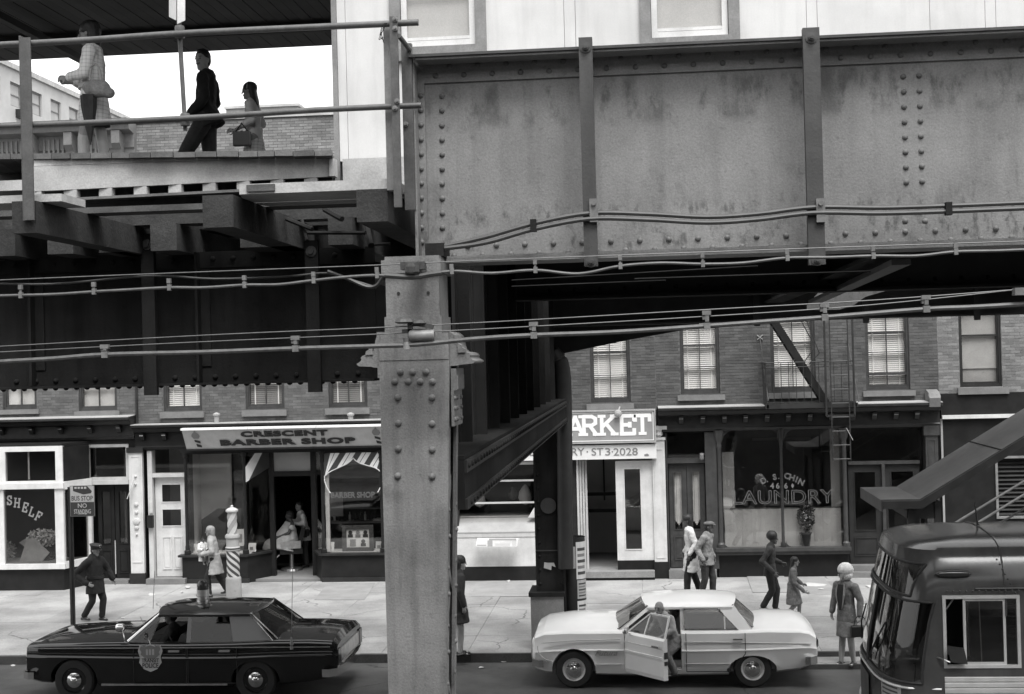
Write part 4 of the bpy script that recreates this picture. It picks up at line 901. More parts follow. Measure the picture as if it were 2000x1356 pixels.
while x < 3.6:
    piece('rivet', RIVET_Y, gd, (x, YG-.02, zgt-.045 if k % 2 else zgt-.115)); piece('rivet', RIVET_Y, gd, (x, YG-.02, zgb+.045 if k % 2 else zgb+.115)); x += .1075; k += 1
for (pa, pb, qa, qb, nm) in ((1132, 1158, 74, 520, 0), (1570, 1601, 55, 517, 0)):
    a, b = P((pa+pb)/2, qa, YG-.27), P((pa+pb)/2+8, qb, YG-.27); w_ = (pb-pa)/262
    xm = (a.x+b.x)/2
    s = MB().box(xm-w_/2, xm+w_/2, YG-.29, YG-.22, b.z, a.z).build('hanger_bar', 'steel_mid', gd)
    for z in (a.z-.075, b.z+.03):
        MB().lathe([(.042, 0), (.042, -.008), (.024, -.009), (.024, -.03), (.013, -.031), (.013, -.045)], (xm, YG-.29, z), 'y', 12).build('bolt', 'steel_mid', s)
    zc_ = P((pa+pb)/2, 412, YG-.3).z
    MB().box(xm-.0, xm+.062, YG-.325, YG-.291, zc_-.085, zc_+.085).lathe([(.018, 0), (.018, -.02)], (xm+.03, YG-.325, zc_+.05), 'y', 8).build('cable_clamp', 'galv', gd)
# twin feeder cables clipped along the web
for i, (name, off, lab) in enumerate((('feeder_cable', 0, 'upper of the two dark feeder cables clipped along the pale girder'), ('feeder_cable', 11, 'lower of the two dark feeder cables clipped along the pale girder'))):
    pts = [(868, 481), (950, 463), (1042, 437), (1150, 417), (1260, 418), (1380, 424), (1480, 418), (1590, 405), (1720, 406), (1852, 402), (2000, 396), (2200, 388)]
    pp = [P(a, b+(off if a > 900 else off*.4), YG-.30+.03*(i == 0)*0-(.015 if i else 0)) for a, b in pts]
    c = MB().tube(smooth(pp, 5), .017, 8).build('feeder_cable', 'cable', None, True); tag(c, lab, 'cable', 'feeder cables on the girder')
for px_, py_ in ((1042, 441), (1852, 408)):
    p = P(px_, py_, YG-.31); MB().box(p.x-.022, p.x+.022, p.y-.035, p.y+.03, p.z-.045, p.z+.045).build('cable_clip', 'steel_dark', gd)
# ---------------------------------------------------------------- near column
YC0 = 9.9; YC1 = 10.42
xc = lambda px_, py_: P(px_, py_, YC0).x
zc = lambda py_: P(810, py_, YC0).z
co = empty('steel_column', (xc(815, 1000), (YC0+YC1)/2, 0), 'broad pale grey riveted steel column standing nearest, its capital under the girder', 'column')
L1, R1 = xc(741, 730), xc(878, 730); L2, R2 = xc(758, 1356), xc(880, 1356)
L3 = L2+(L2-L1)*2.2; R3 = R2+(R2-R1)*2.2
ztop, zmid = zc(703), zc(1356)
def slab(mb, a, b, c, d, z0, z1, y0, y1): return mb.prism([(a, y0, z0), (b, y0, z0), (d, y0, z1), (c, y0, z1)], (0, y1-y0, 0))
slab(MB(), L3, R3, L1, R1, 0.35, ztop, YC0, YC0+.022).build('front_plate', 'steel_col', co)
slab(MB(), L3, R3, L1, R1, 0.35, ztop, YC1-.02, YC1).build('back_plate', 'steel_col', co)
sd = MB()
slab(sd, R3-.022, R3-.0005, R1-.022, R1-.0005, .35, ztop, YC0+.0225, YC0+.11); slab(sd, R3-.022, R3-.0005, R1-.022, R1-.0005, .35, ztop, YC1-.11, YC1-.0205)
slab(sd, L3+.0005, L3+.022, L1+.0005, L1+.022, .35, ztop, YC0+.0225, YC0+.11); slab(sd, L3+.0005, L3+.022, L1+.0005, L1+.022, .35, ztop, YC1-.11, YC1-.0205)
sd.build('side_angle', 'steel_col', co)
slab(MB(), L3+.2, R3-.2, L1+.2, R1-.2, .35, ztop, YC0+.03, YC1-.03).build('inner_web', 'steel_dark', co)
z = .6; k = 0
while z < ztop-.9:
    f = (z-.35)/(ztop-.35); xr = R3+(R1-R3)*f
    MB().bar((xr-.03, YC0+.07, z), (xr-.03, YC1-.07, z+.42), .012, .055, (0, -1, 1) if k % 2 == 0 else (0, 1, 1)).build('lacing_bar', 'steel_col', co) if k % 2 == 0 else MB().bar((xr-.03, YC1-.07, z), (xr-.03, YC0+.07, z+.42), .012, .055).build('lacing_bar', 'steel_col', co)
    for yy in (YC0+.07, YC1-.07): piece('rivet', RIVET_X, co, (xr, yy, z+.02)); piece('rivet', RIVET_X, co, (xr, yy, z+.21))
    z += .42; k += 1
xr = R1-.01
MB().box(xr+.012, xr+.03, YC0+.03, YC1-.02, zc(835), zc(765)).build('batten_plate', 'steel_col', co)
MB().box(xr+.012, xr+.05, YC0+.05, YC1-.04, zc(765), zc(722)).box(xr+.05, xr+.058, YC0+.08, YC1-.08, zc(762), zc(735)).build('maker_plate', 'steel_col', co)
for zz in (zc(780), zc(800), zc(822)):
    for yy in (YC0+.08, YC0+.2, YC1-.1): piece('rivet', RIVET_X, co, (xr+.03, yy, zz))
for a, b in ((782, 727), (806, 727), (832, 727), (771, 746), (797, 746), (821, 746), (845, 746), (777, 777), (844, 777), (778, 827), (844, 828), (778, 877), (844, 879), (777, 930), (844, 931)):
    p = P(a, b, YC0); piece('rivet', RIVET_YC, co, (p.x, YC0, p.z))
# capital: moulded side brackets, neck, upper shaft, cap block
cp = MB().box(xc(741, 675), xc(876, 675), YC0-.005, YC1, zc(703), zc(652)); cp.build('neck_block', 'steel_col', co)
prof_c = [(.0, 717), (.05, 716.5), (.075, 714.5), (.165, 713), (.18, 710), (.18, 707.5), (.165, 705.5), (.15, 703), (.145, 699), (.15, 697), (.14, 693), (.115, 690.5), (.075, 689), (.055, 684), (.045, 675), (.04, 665), (.03, 656), (.0, 649)]
for s, x0_ in ((1, xc(876, 690)), (-1, xc(741, 690))):
    MB().prism([(x0_+s*(a+.001), YC0+.06, zc(b)) for a, b in prof_c], (0, YC1+.06-YC0, 0)).build('capital_moulding', 'steel_col', co)
    MB().prism([(x0_+s*(.06+a), YC0+.05, zc(b)) for a, b in ((0, 691), (.055, 691), (.05, 684), (.03, 681), (.025, 676), (0, 672))], (0, .12, 0)).build('scroll_bracket', 'steel_col', co)
MB().box(xc(751, 630), xc(862, 630), YC0, YC1-.03, zc(652), zc(618)).build('shaft_base', 'steel_col', co)
MB().box(xc(753, 575), xc(857, 575), YC0+.012, YC1-.05, zc(618), zc(533)).build('upper_shaft', 'steel_col', co)
MB().box(xc(745, 520), xc(861, 520), YC0-.015, YC1+.05, zc(533), zc(507)).build('cap_block', 'steel_col', co)
MB().box(xc(751, 502), xc(857, 502), YC0-.0, YC1+.1, zc(507), zc(500)).build('cap_plate', 'steel_col', co)
MB().box(xc(826, 490), xc(862, 490), YC0+.1, YG+.15, zc(500), zc(474)).build('bearing_block', 'steel_dark', co)
MB().box(L3-.12, R3+.12, YC0-.12, YC1+.12, -.02, .36).build('column_foot', 'kerb', co)
for a, b in ((778, 573), (836, 572)):
    p = P(a, b, YC0); MB().lathe([(.012, 0), (.012, -.006)], (p.x, YC0+.012, p.z), 'y', 8).build('bolt_hole', 'steel_black', co)
# ---------------------------------------------------------------- far column, with base box, on the far pavement
YQ0, YQ1 = 24.3, 24.85
q0, q1 = P(1044, 950, YQ0).x, P(1099, 950, YQ0).x; zq = lambda py_: P(1070, py_, YQ0).z
fc = empty('steel_column', ((q0+q1)/2, (YQ0+YQ1)/2, PZ), 'dark steel column on a boxed base by the far kerb, left of the poster-covered drum', 'column')
MB().box(q0, q1, YQ0, YQ0+.03, PZ, zq(700)).build('front_plate', 'steel_dark', fc)  # far column gets darker steel than the near one
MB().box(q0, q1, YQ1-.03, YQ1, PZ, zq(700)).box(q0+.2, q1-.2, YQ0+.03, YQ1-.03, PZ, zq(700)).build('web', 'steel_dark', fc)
xx0 = P(1080, 950, YQ0).x
MB().box(q1-.03, q1+.012, YQ0-.02, YQ0+.12, PZ, zq(700)).box(q0-.012, q0+.03, YQ0-.02, YQ0+.12, PZ, zq(700)).build('corner_angle', 'steel_dark', fc)
b0_, b1_ = P(1037, 1200, YQ0-.12).x, P(1101, 1200, YQ0-.12).x
MB().box(b0_, b1_, YQ0-.13, YQ1+.1, PZ-.01, zq(1157)).build('base_box', 'kerb', fc)
MB().box(b0_-.03, b1_+.03, YQ0-.16, YQ1+.12, zq(1163), zq(1155)).build('base_cap', 'steel_dark', fc)
MB().box(q0-.005, q1+.005, YQ0-.026, YQ0-.0205, zq(1076), zq(1074)).build('plate_joint', 'steel_mid', fc)
pp = P(1072, 1105, YQ0-.03); MB().prism([(pp.x-.08, pp.y, pp.z+.06), (pp.x-.02, pp.y, pp.z+.05), (pp.x+.09, pp.y, pp.z+.05), (pp.x+.12, pp.y, pp.z-.03), (pp.x+.05, pp.y, pp.z-.0), (pp.x+.04, pp.y, pp.z-.08), (pp.x-.09, pp.y, pp.z-.04)], (0, .004, 0)).build('torn_notice', 'trim_cream', fc)
pp = P(1071, 988, YQ0-.025); MB().lathe([(.14, 0), (.14, -.004)], (pp.x, pp.y, pp.z), 'y', 16).build('stencil_mark', 'steel_mid', fc)
for k in range(5):
    for s in (-1, 1): pass
k = zq(1140)
while k < zq(720):
    piece('rivet', RIVET_YD, fc, (q0+.06, YQ0, k)); piece('rivet', RIVET_YD, fc, (q1-.06, YQ0, k)); k += .24
# down pipe curving out of the structure beside the far column
pts = [P(1080, 690, 24.2), P(1094, 705, 24.2), P(1100, 735, 24.2), P(1102, 790, 24.2), P(1103, 900, 24.2), P(1104, 1050, 24.2), P(1105, 1110, 24.2)]
tag(MB().tube(smooth(pts, 5), .135, 12).build('down_pipe', 'steel_black', None, True), 'thick dark pipe curving down beside the far column', 'pipe')
# ---------------------------------------------------------------- cross girder from the near column to the far column
xcg = -1.66; cg0, cg1 = 10.43, 24.25
cg = empty('cross_girder', (xcg, (cg0+cg1)/2, 4.1), 'deep black riveted cross girder running from near column to far column', 'girder')
MB().box(xcg-.012, xcg+.012, cg0, cg1, 4.5, 6.6).build('web_plate', 'steel_black', cg)  # web colour darkened for the shade under the deck
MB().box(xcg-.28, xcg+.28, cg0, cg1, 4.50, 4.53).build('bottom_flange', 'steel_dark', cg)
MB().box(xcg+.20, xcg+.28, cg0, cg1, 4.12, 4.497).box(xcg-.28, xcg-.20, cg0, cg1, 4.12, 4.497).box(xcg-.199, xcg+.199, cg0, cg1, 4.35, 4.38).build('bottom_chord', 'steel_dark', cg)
MB().box(xcg+.281, xcg+.30, cg0, cg1, 4.40, 4.495).box(xcg+.281, xcg+.30, cg0, cg1, 4.12, 4.20).build('chord_angle', 'steel_black', cg)
st_ = proto_mesh('stiffener', MB().box(.013, .13, -.008, .008, 4.53, 6.5).box(-.13, -.013, -.008, .008, 4.53, 6.5).box(.013, .027, -.07, -.0085, 4.53, 6.5), 'steel_dark')
y = cg0+.6
while y < cg1: piece('stiffener', st_, cg, (xcg, y, 0)); y += 1.15
y = cg0+.1
while y < cg1-.5:
    piece('rivet', RIVET_XD, cg, (xcg+.301, y, 4.45)); piece('rivet', RIVET_XD, cg, (xcg+.301, y+.09, 4.16)); y += .2
# a bracket from the cross girder's end over the far column
zq_ = zq(690)
MB().prism([(q1-.1, YQ0-.02, zq(700)), (q1-.1, YQ0-.02, 6.4), (q1+2.9, YQ0-.02, 6.4), (q1+2.4, YQ0-.02, P(1340, 641, YQ0).z), (q1+1.2, YQ0-.02, P(1215, 665, YQ0).z), (q1+.1, YQ0-.02, P(1106, 690, YQ0).z)], (0, .05, 0)).build('knee_bracket', 'steel_black', cg)
# ---------------------------------------------------------------- far longitudinal girder and the floor beams between
zfb = P(1700, 620, 24.0).z
fg = empty('plate_girder', (1, 24.0, zfb), 'black plate girder on the far side of the structure, its underside over the brick windows', 'girder')
MB().box(q0-9.5, 14, 24.0, 24.03, zfb+.01, 7.0).build('web_plate', 'steel_black', fg)  # shade below the deck is painted in with this colour
MB().box(q0-9.5, 14, 23.8, 24.2, zfb-.02, zfb+.01).build('bottom_flange', 'steel_black', fg)
for px_ in (1478, 1691, 1908): p = P(px_, 622, 23.8); MB().box(p.x-.05, p.x+.05, 23.75, 23.8, zfb-.1, zfb+.5).build('hanger_end', 'steel_black', fg)
mb_ = empty('floor_beam', (1.5, 16.5, 5.8), 'riveted black longitudinal beam half hidden under the platform at right', 'beam')
zq2 = P(1400, 572, 16.5).z
MB().box(-1.5, 9, 16.5, 16.53, zq2, 7.0).build('web_plate', 'steel_black', mb_)  # beam colour holds the platform's shade
MB().box(-1.5, 9, 16.3, 16.7, zq2-.03, zq2).build('bottom_flange', 'steel_dark', mb_)
x = -1.4
while x < 6: piece('rivet', RIVET_YD, mb_, (x, 16.5, zq2+.09)); x += .3
for X_ in (2.2, 6.5):
    t = empty('floor_beam', (X_, 17, 6.3), 'black cross beam under the platform, %s' % ('left of the diagonal brace' if X_ < 4 else 'at the right edge behind the lower cables'), 'beam')
    MB().box(X_-.012, X_+.012, 10.45, 23.95, zgb+.12, 7.0).build('web_plate', 'steel_black', t); MB().box(X_-.14, X_+.14, 10.45, 23.95, zgb+.08, zgb+.12).build('bottom_flange', 'steel_dark', t)
a, b = P(1590, 590, 20), P(1760, 512, 12)
tag(MB().bar(a, b, .16, .05).build('diagonal_brace', 'steel_mid'), 'pale-edged diagonal brace slanting up under the girder at right', 'brace')
for (pa, pb, lb) in (((1000, 548), (1480, 520), 'uppermost thin tie rod stretched under the pale girder'), ((1240, 545), (1700, 530), 'longer thin tie rod under the pale girder reaching towards the diagonal brace'), ((1000, 560), (1300, 548), 'lowest short tie rod under the pale girder')):
    a, b = P(*pa, 12.5), P(*pb, 11.5); o = MB().tube([a, b], .008, 5).build('tie_rod', 'steel_dark'); tag(o, lb, 'rod', 'tie rods under the girder')
ga = [P(a, b, 21.5) for a, b in ((1576, 597), (1576, 606), (1640, 605), (1668, 596), (1690, 580), (1738, 566), (1600, 570))]
tag(MB().prism(ga, (0, .02, 0)).build('gusset_plate', 'steel'), 'pale curved gusset plate showing in the gap above the lower cables', 'plate')
# ---------------------------------------------------------------- dark girder at left under the ties
YD_ = 12.4; zdb = 5.09; zdt = P(400, 492, YD_).z; xd0, xd1 = -8.2, P(736, 700, YD_).x
dg = empty('plate_girder', ((xd0+xd1)/2, YD_, zdb), 'deep plate girder at left, painted dark for the shade under the timber ties', 'girder')
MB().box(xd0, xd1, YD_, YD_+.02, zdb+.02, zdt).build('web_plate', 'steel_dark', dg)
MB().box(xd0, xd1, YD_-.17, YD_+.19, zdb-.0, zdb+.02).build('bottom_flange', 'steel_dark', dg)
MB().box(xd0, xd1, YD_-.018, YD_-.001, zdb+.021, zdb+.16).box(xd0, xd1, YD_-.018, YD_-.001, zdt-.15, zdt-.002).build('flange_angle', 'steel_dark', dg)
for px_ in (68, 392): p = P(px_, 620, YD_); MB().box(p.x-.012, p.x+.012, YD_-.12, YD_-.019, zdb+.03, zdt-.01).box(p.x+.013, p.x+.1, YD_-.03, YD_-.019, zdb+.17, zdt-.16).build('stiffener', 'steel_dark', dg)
for px_, p0, p1 in ((296, 457, 772), (616, 470, 766)):
    a, b = P(px_-6, p0, YD_-.22), P(px_, p1, YD_-.22); MB().box(b.x-.06, b.x+.06, YD_-.25, YD_-.19, b.z, a.z).build('hanger_bar', 'steel_dark', dg)
    MB().lathe([(.05, 0), (.05, -.01), (.025, -.012), (.025, -.03)], (b.x, YD_-.25, a.z-.1), 'y', 10).build('bolt', 'steel_mid', dg)
x = xd0+.1
while x < xd1-.05:
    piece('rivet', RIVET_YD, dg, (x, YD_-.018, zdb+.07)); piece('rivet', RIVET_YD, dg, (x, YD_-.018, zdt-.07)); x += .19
x = xd0
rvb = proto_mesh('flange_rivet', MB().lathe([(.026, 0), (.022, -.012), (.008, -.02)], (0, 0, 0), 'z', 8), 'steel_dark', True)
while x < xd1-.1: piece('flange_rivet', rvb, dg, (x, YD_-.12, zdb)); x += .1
pp = [P(a, b, YD_-.3) for a, b in ((-60, 552), (100, 555), (290, 539), (420, 545), (560, 540), (640, 534), (690, 548), (735, 562))]
tag(MB().tube(smooth(pp, 5), .011, 6).build('feeder_cable', 'steel_mid', None, True), 'thin dark cable looping along the black girder at left', 'cable')
pp = [P(a, b, YD_-.35) for a, b in ((640, 530), (680, 545), (715, 560), (735, 558), (748, 540))]
tag(MB().tube(smooth(pp, 5), .017, 6).build('feeder_cable', 'cable', None, True), 'short thick cable hooking up to the column at the black girder end', 'cable')
# ---------------------------------------------------------------- timber deck: ties, planks
td = empty('timber_deck', (-5, 12, 6.3), 'creosoted timber ties and planks of the open track deck, upper left', 'track deck')
zt0, zt1 = 6.29, 6.53
def tie(pl, pr, y0, y1, dz=0.0):
    pm_ = 437; a, b = P(pl, pm_, y0).x, P(pr, pm_, y0).x; MB().box(a, b, y0+random.uniform(-.03, .03), y1, zt0+dz, zt1+dz).build('tie', 'tie', td)
tie(25, 72, 9.95, 19); tie(395, 455, 10.0, 19); tie(696, 757, 9.98, 19, -.0)
for a, b in ((-95, -45), (-25, 27), (92, 142), (192, 243), (293, 344), (412, 463), (470, 520), (520, 570), (640, 688)):
    if not (a in (412,)): tie(a, b, 11.85, 19)
xr_ = P(770, 370, 10.2).x
# guard timbers and stringers along the track
for (y0, y1, z0, z1, xa, m) in ((11.95, 12.2, zt1+.002, zt1+.17, -9, 'tie'), (12.5, 12.7, zt1+.002, zt1+.12, -9, 'tie'), (10.9, 11.15, zt1+.002, zt1+.05, -9, 'plank'), (13.4, 13.7, zt1+.002, zt1+.16, -9, 'tie'), (15, 15.3, zt1+.002, zt1+.16, -9, 'tie')):
    MB().box(xa, xr_-.1, y0, y1, z0, z1).build('guard_timber', m, td)
pa, pb = P(447, 378, 10.05), P(772, 362, 10.05)
MB().prism([(pa.x+.08, 10.05, zt1+.003), (pb.x, 10.05, zt1+.003), (pb.x, 10.6, zt1+.003), (pa.x-.03, 10.6, zt1+.003)], (0, 0, .075)).build('walkway_plank', 'plank_light', td)
MB().prism([(pa.x-.05, 10.63, zt1+.003), (pb.x, 10.63, zt1+.003), (pb.x, 10.9, zt1+.003), (pa.x+.1, 10.9, zt1+.003)], (0, 0, .07)).build('walkway_plank', 'plank_light', td)
pc = P(120, 385, 10.05)
MB().box(-9, pc.x, 10.05, 10.5, zt1+.003, zt1+.06).build('walkway_plank', 'plank_light', td)
MB().box(P(482, 372, 10.04).x, P(537, 372, 10.04).x, 10.03, 10.049, zt1+.02, zt1+.07).build('plank_notch', 'plank', td)
for (p_, q_, r_) in (((560, 428), (610, 448), .02), ((634, 409), (668, 428), .025), ((600, 455), (714, 455), .018), ((715, 440), (725, 480), .03), ((590, 430), (600, 470), .015), ((725, 478), (765, 476), .015)):
    MB().tube([P(*p_, 11.5), P(*q_, 11.3)], r_, 6).build('broken_branch_rod', 'steel_dark', td)
# sleepers' covering (walkway boards laid over the ties further in)
for k in range(5): MB().box(-9, xr_-.05, 16.0+k*.32, 16.29+k*.32, zt1+.003, zt1+.05).build('deck_board', 'tie', td)
# ---------------------------------------------------------------- station platform with plank ends, fascia board and blocks
ZP = 7.22
e0, e1 = G(-60, 300, ZP), G(652, 292, ZP)
dv = (e1-e0); Lp = dv.length; dv.normalize(); nv = Vector((-dv.y, dv.x, 0))
sp = empty('station_platform', ((e0+e1)/2+nv*3), 'raised wooden station platform carrying the waiting people, upper left', 'platform')
k = 0; s = 0.0
while s < Lp-.05:
    w_ = random.uniform(.15, .21); e = min(s+w_, Lp)
    a, b = e0+dv*(s+.003), e0+dv*(e-.003); ov = random.uniform(-.012, .012)
    MB().prism([a+nv*ov+Vector((0, 0, -.055+random.uniform(-.004, .004))), b+nv*ov+Vector((0, 0, -.055)), b+nv*6.5+Vector((0, 0, -.055)), a+nv*6.5+Vector((0, 0, -.055))], (0, 0, .05+random.uniform(-.004, .003))).build('deck_plank', 'plank', sp)
    s = e
f0 = P(66, 340, e0.y+.12); f1 = P(644, 320, e1.y+.18)
zfa, zfb_ = P(66, 309, f0.y).z, P(66, 374, f0.y).z; zfc, zfd = P(644, 300, f1.y).z, P(644, 345, f1.y).z
zj0, zj1 = zfa-.075, zfc-.03
MB().prism([(f0.x, f0.y, zfb_), (f1.x, f1.y, zfd), (f1.x, f1.y, zj1), (f0.x, f0.y, zj0)], (0, .05, 0)).build('fascia_board', 'plank_light', sp)
MB().prism([(f0.x, f0.y+.006, zj0+.004), (f1.x, f1.y+.006, zj1+.004), (f1.x, f1.y+.006, ZP-.06), (f0.x, f0.y+.006, ZP-.06)], (0, .05, 0)).build('fascia_board', 'plank_light', sp)
MB().box(f1.x, f1.x+.05, f1.y-.03, f1.y+.1, zfd-.0, ZP-.06).build('fascia_end', 'plank_light', sp)
g0, g1 = P(-60, 350, f0.y+.0), P(62, 347, f0.y)
MB().box(g0.x, g1.x-.02, f0.y+.0, f0.y+.05, P(30, 372, f0.y).z, P(30, 352, f0.y).z).build('fascia_board', 'plank_light', sp)
for i in range(9):
    t = i/8.6; a = f0.lerp(f1, t); zb_ = zfb_+(zfd-zfb_)*t
    MB().box(a.x-.06, a.x+.06, a.y+.01, a.y+.09, zb_-.075, zb_-.001).build('spacer_block', 'plank_light', sp)
MB().prism([(f0.x, f0.y-.01, zfb_-.10), (f1.x, f1.y-.01, zfd-.10), (f1.x, f1.y-.01, zfd-.076), (f0.x, f0.y-.01, zfb_-.076)], (0, .16, 0)).build('ledge_strip', 'plank', sp)
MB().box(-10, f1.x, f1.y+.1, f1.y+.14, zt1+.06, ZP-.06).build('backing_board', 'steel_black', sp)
MB().box(f1.x+.05, 9.5, 12.98, 13.15, 6.75, ZP-.015).build('sill_beam', 'plank_light', sp)
MB().box(f1.x+.05, 9.5, 13.1, 17.3, ZP-.1, ZP-.016).build('platform_slab', 'tie', sp)
for k in range(3): MB().box(-12, 9, 13.6+k*1.7, 13.78+k*1.7, ZP-.35, ZP-.1005 if k < 9 else 0).build('platform_joist', 'steel_dark', sp)
# boards added to keep the sun off the far girder's face
tb = empty('girder_sun_shade', (0, 23.5, 7.0), 'added boards over the far black girder that shade its face from the sun', 'sun shade')
for k in range(5): MB().box(-12, 13, 22.75+k*.33, 23.06+k*.33, 7.01, 7.06).build('shade_board', 'tie', tb)
bkt = proto_mesh('shade_bearer', MB().box(-.06, .06, 22.7, 24.4, 6.85, 7.008), 'tie'); x = -11.5
while x < 12.5: piece('shade_bearer', bkt, tb, (x, 0, 0)); x += 1.2
# ---------------------------------------------------------------- white station house
YW = 13.2; wx0 = P(653, 150, YW).x; zw0 = ZP-.005; zw1 = 11.4
sh_ = empty('station_house', (wx0+5, YW+2, ZP), 'white panelled station house wall with grey framed windows above the girder', 'building')
wins = [(762, 950, -60, 112), (1250, 1445, -60, 94), (2140, 2330, -60, 60)]
wr = []
for a, b, c, d in wins:
    x0, x1 = P(a, 60, YW).x, P(b, 60, YW).x; wr.append((x0, x1, P((a+b)/2, d, YW).z, zw1-.6))
cuts = sorted([wx0+.035, P(677, 150, YW).x, P(1102, 50, YW).x, P(1124, 50, YW).x, P(1575, 30, YW).x, P(1596, 30, YW).x, P(1816, 30, YW).x, P(1924, 30, YW).x, P(1945, 30, YW).x, 9.2])
for a, b in zip(cuts, cuts[1:]):
    hl = [(max(a, w[0]), min(b, w[1]), w[2], w[3]) for w in wr if w[0] < b and w[1] > a]
    cells(MB(), a+.002, b-.002, zw0, zw1, hl, YW, YW+.1).build('wall_panel', 'white_wall', sh_)
MB().box(wx0-.015, wx0+.034, YW-.015, YW+.12, ZP-.3, zw1).build('corner_post', 'trim_grey', sh_)
MB().box(wx0, 9.2, YW+.11, YW+.13, zw0, zw1).box(wx0+.0, wx0+.1, YW+.13, YW+4, zw0, zw1).build('inner_wall', 'interior', sh_)
MB().box(wx0-.5, 9.5, YW-.35, YW+4.5, zw1, zw1+.15).build('roof', 'canopy', sh_)
for w in wr:
    m_ = MB(); frame_rect(m_, w, .105, YW-.035, YW+.05); fo = m_.build('window', 'trim_grey', sh_)
    i_ = (w[0]+.11, w[1]-.11, w[2]+.11, w[3]-.11); m_ = MB(); frame_rect(m_, i_, .055, YW-.0, YW+.045); zz = i_[2]+.06
    m_.box(i_[0]+.055, i_[1]-.055, YW+.005, YW+.04, zz, zz+.03)
    z = i_[2]+.50
    while z < i_[3]: m_.box(i_[0]+.055, i_[1]-.055, YW+.01, YW+.035, z-.009, z+.009); z += .47
    m_.build('sash', 'trim_white', fo)
    MB().box(i_[0]+.04, i_[1]-.04, YW+.02, YW+.026, i_[2]+.04, i_[3]-.04).build('pane', 'glass', fo)
    MB().box(i_[0]+.02, i_[1]-.02, YW+.06, YW+.07, i_[2]+.02, i_[3]-.02).build('shade', 'shade', fo)
    MB().box(w[0]-.02, w[1]+.02, YW-.06, YW-.002, w[2]-.03, w[2]-.002).build('sill', 'trim_grey', fo)
# ---------------------------------------------------------------- platform canopy, dark boarded underside, far edge beam
ZC = 9.70; cx1 = wx0-.03
cn = empty('platform_canopy', (cx1-4, 16, ZC), 'dark boarded underside of the platform canopy over the waiting people', 'canopy')
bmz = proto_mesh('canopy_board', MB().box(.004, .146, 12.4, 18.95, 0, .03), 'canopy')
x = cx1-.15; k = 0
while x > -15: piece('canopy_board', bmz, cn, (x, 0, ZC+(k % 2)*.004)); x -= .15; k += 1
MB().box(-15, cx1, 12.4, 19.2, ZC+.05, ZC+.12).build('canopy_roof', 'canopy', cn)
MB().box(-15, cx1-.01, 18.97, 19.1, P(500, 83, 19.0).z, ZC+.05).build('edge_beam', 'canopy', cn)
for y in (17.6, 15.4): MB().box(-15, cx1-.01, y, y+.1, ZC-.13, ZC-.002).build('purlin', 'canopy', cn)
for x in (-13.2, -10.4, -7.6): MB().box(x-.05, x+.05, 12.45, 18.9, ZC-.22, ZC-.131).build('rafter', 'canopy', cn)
# ---------------------------------------------------------------- pipe railing along the deck edge
YR = 9.93
rl = empty('pipe_railing', (-4.2, YR, zt1), 'two-bar pipe railing on steel posts along the deck edge, upper left', 'railing')
def rail(pts, r): return MB().tube(smooth([P(a, b, YR) for a, b in pts], 5), r, 10).build('rail', 'pipe', rl, True)
rail([(-60, 91), (150, 80), (350, 66), (600, 54), (817, 44)], .024); rail([(-60, 249), (200, 239), (420, 228), (620, 215), (823, 206)], .022)
a, b = P(45, 68, YR-.05), P(55, 430, YR-.05); xm = (a.x+b.x)/2
for (x0, x1, y0, y1, m) in ((xm-.045, xm-.03, YR-.07, YR+.02, 'pipe'), (xm-.045, xm+.045, YR-.085, YR-.07, 'pipe')):
    pass
MB().box(xm-.047, xm-.033, YR-.03, YR+.06, b.z, a.z).box(xm-.0325, xm+.047, YR-.045, YR-.03, b.z, a.z-.02).build('post', 'pipe', rl)
def post2(pa, pb, t, bt, name, m, y, dpt): 
    x0, x1 = P(pa, (t+bt)/2, y).x, P(pb, (t+bt)/2, y).x; zz0, zz1 = P(pa, bt, y).z, P(pa, t, y).z
    MB().box(x0, x1, y, y+dpt, zz0, zz1).build(name, m, rl); return x0, x1, zz0, zz1
post2(752, 766, 42, 372, 'post', 'trim_grey', YR+.05, .1)
post2(765, 780, 32, 405, 'post', 'pipe', YR-.05, .03)
post2(787, 807, 85, 410, 'post', 'pipe', YR+.22, .06)
MB().tube([P(779, 70, YR-.02), P(800, 97, YR+.22)], .018, 8).build('brace', 'pipe', rl)
for (a, b, y) in ((772, 38, YR-.05), (772, 212, YR-.05), (776, 198, YR-.05), (793, 243, YR+.22), (772, 56, YR-.05)):
    p = P(a, b, y); MB().lathe([(.02, 0), (.02, -.012), (.01, -.013), (.01, -.03)], (p.x, y, p.z), 'y', 8).build('bolt', 'galv', rl)
for k in range(3):
    MB().tube(smooth([P(752+2*k, 45, YR-.06), P(744-2*k, 60+8*k, YR-.08), P(750-k, 85-6*k, YR-.06)], 4), .003, 4).build('loose_wire', 'steel_dark', rl)
# leaning pipe with a two sided sign on top, clamped to both rails
sg = empty('station_sign', P(350, 60, YR+.05), 'folded white station sign on a leaning pipe clamped to the railing', 'sign')
MB().tube([P(345, -60, YR+.06), P(351, 70, YR+.06), P(362, 255, YR+.06)], [.017, .018, .017], 10).build('pole', 'pipe', sg, True)
for py_ in (63, 234): p = P(351+(py_-63)*.062, py_, YR+.03); MB().lathe([(.034, -.045), (.038, -.03), (.038, .03), (.034, .045)], (p.x, p.y, p.z), 'z', 10).build('pipe_clamp', 'pipe', sg, True)
for (ax, bx, cy_, dy_, yy) in ((330, 344, 33, 40, YR+.1), (346, 361, 47, 40, YR+.0)):
    p0, p1 = P(ax, -60, yy), P(bx, -60, YR+.02); q0_, q1_ = P(ax, cy_, yy), P(bx, dy_, YR+.02)
    MB().prism([q0_, q1_, p1, p0], (0, .01, 0)).build('sign_panel', 'trim_white', sg)
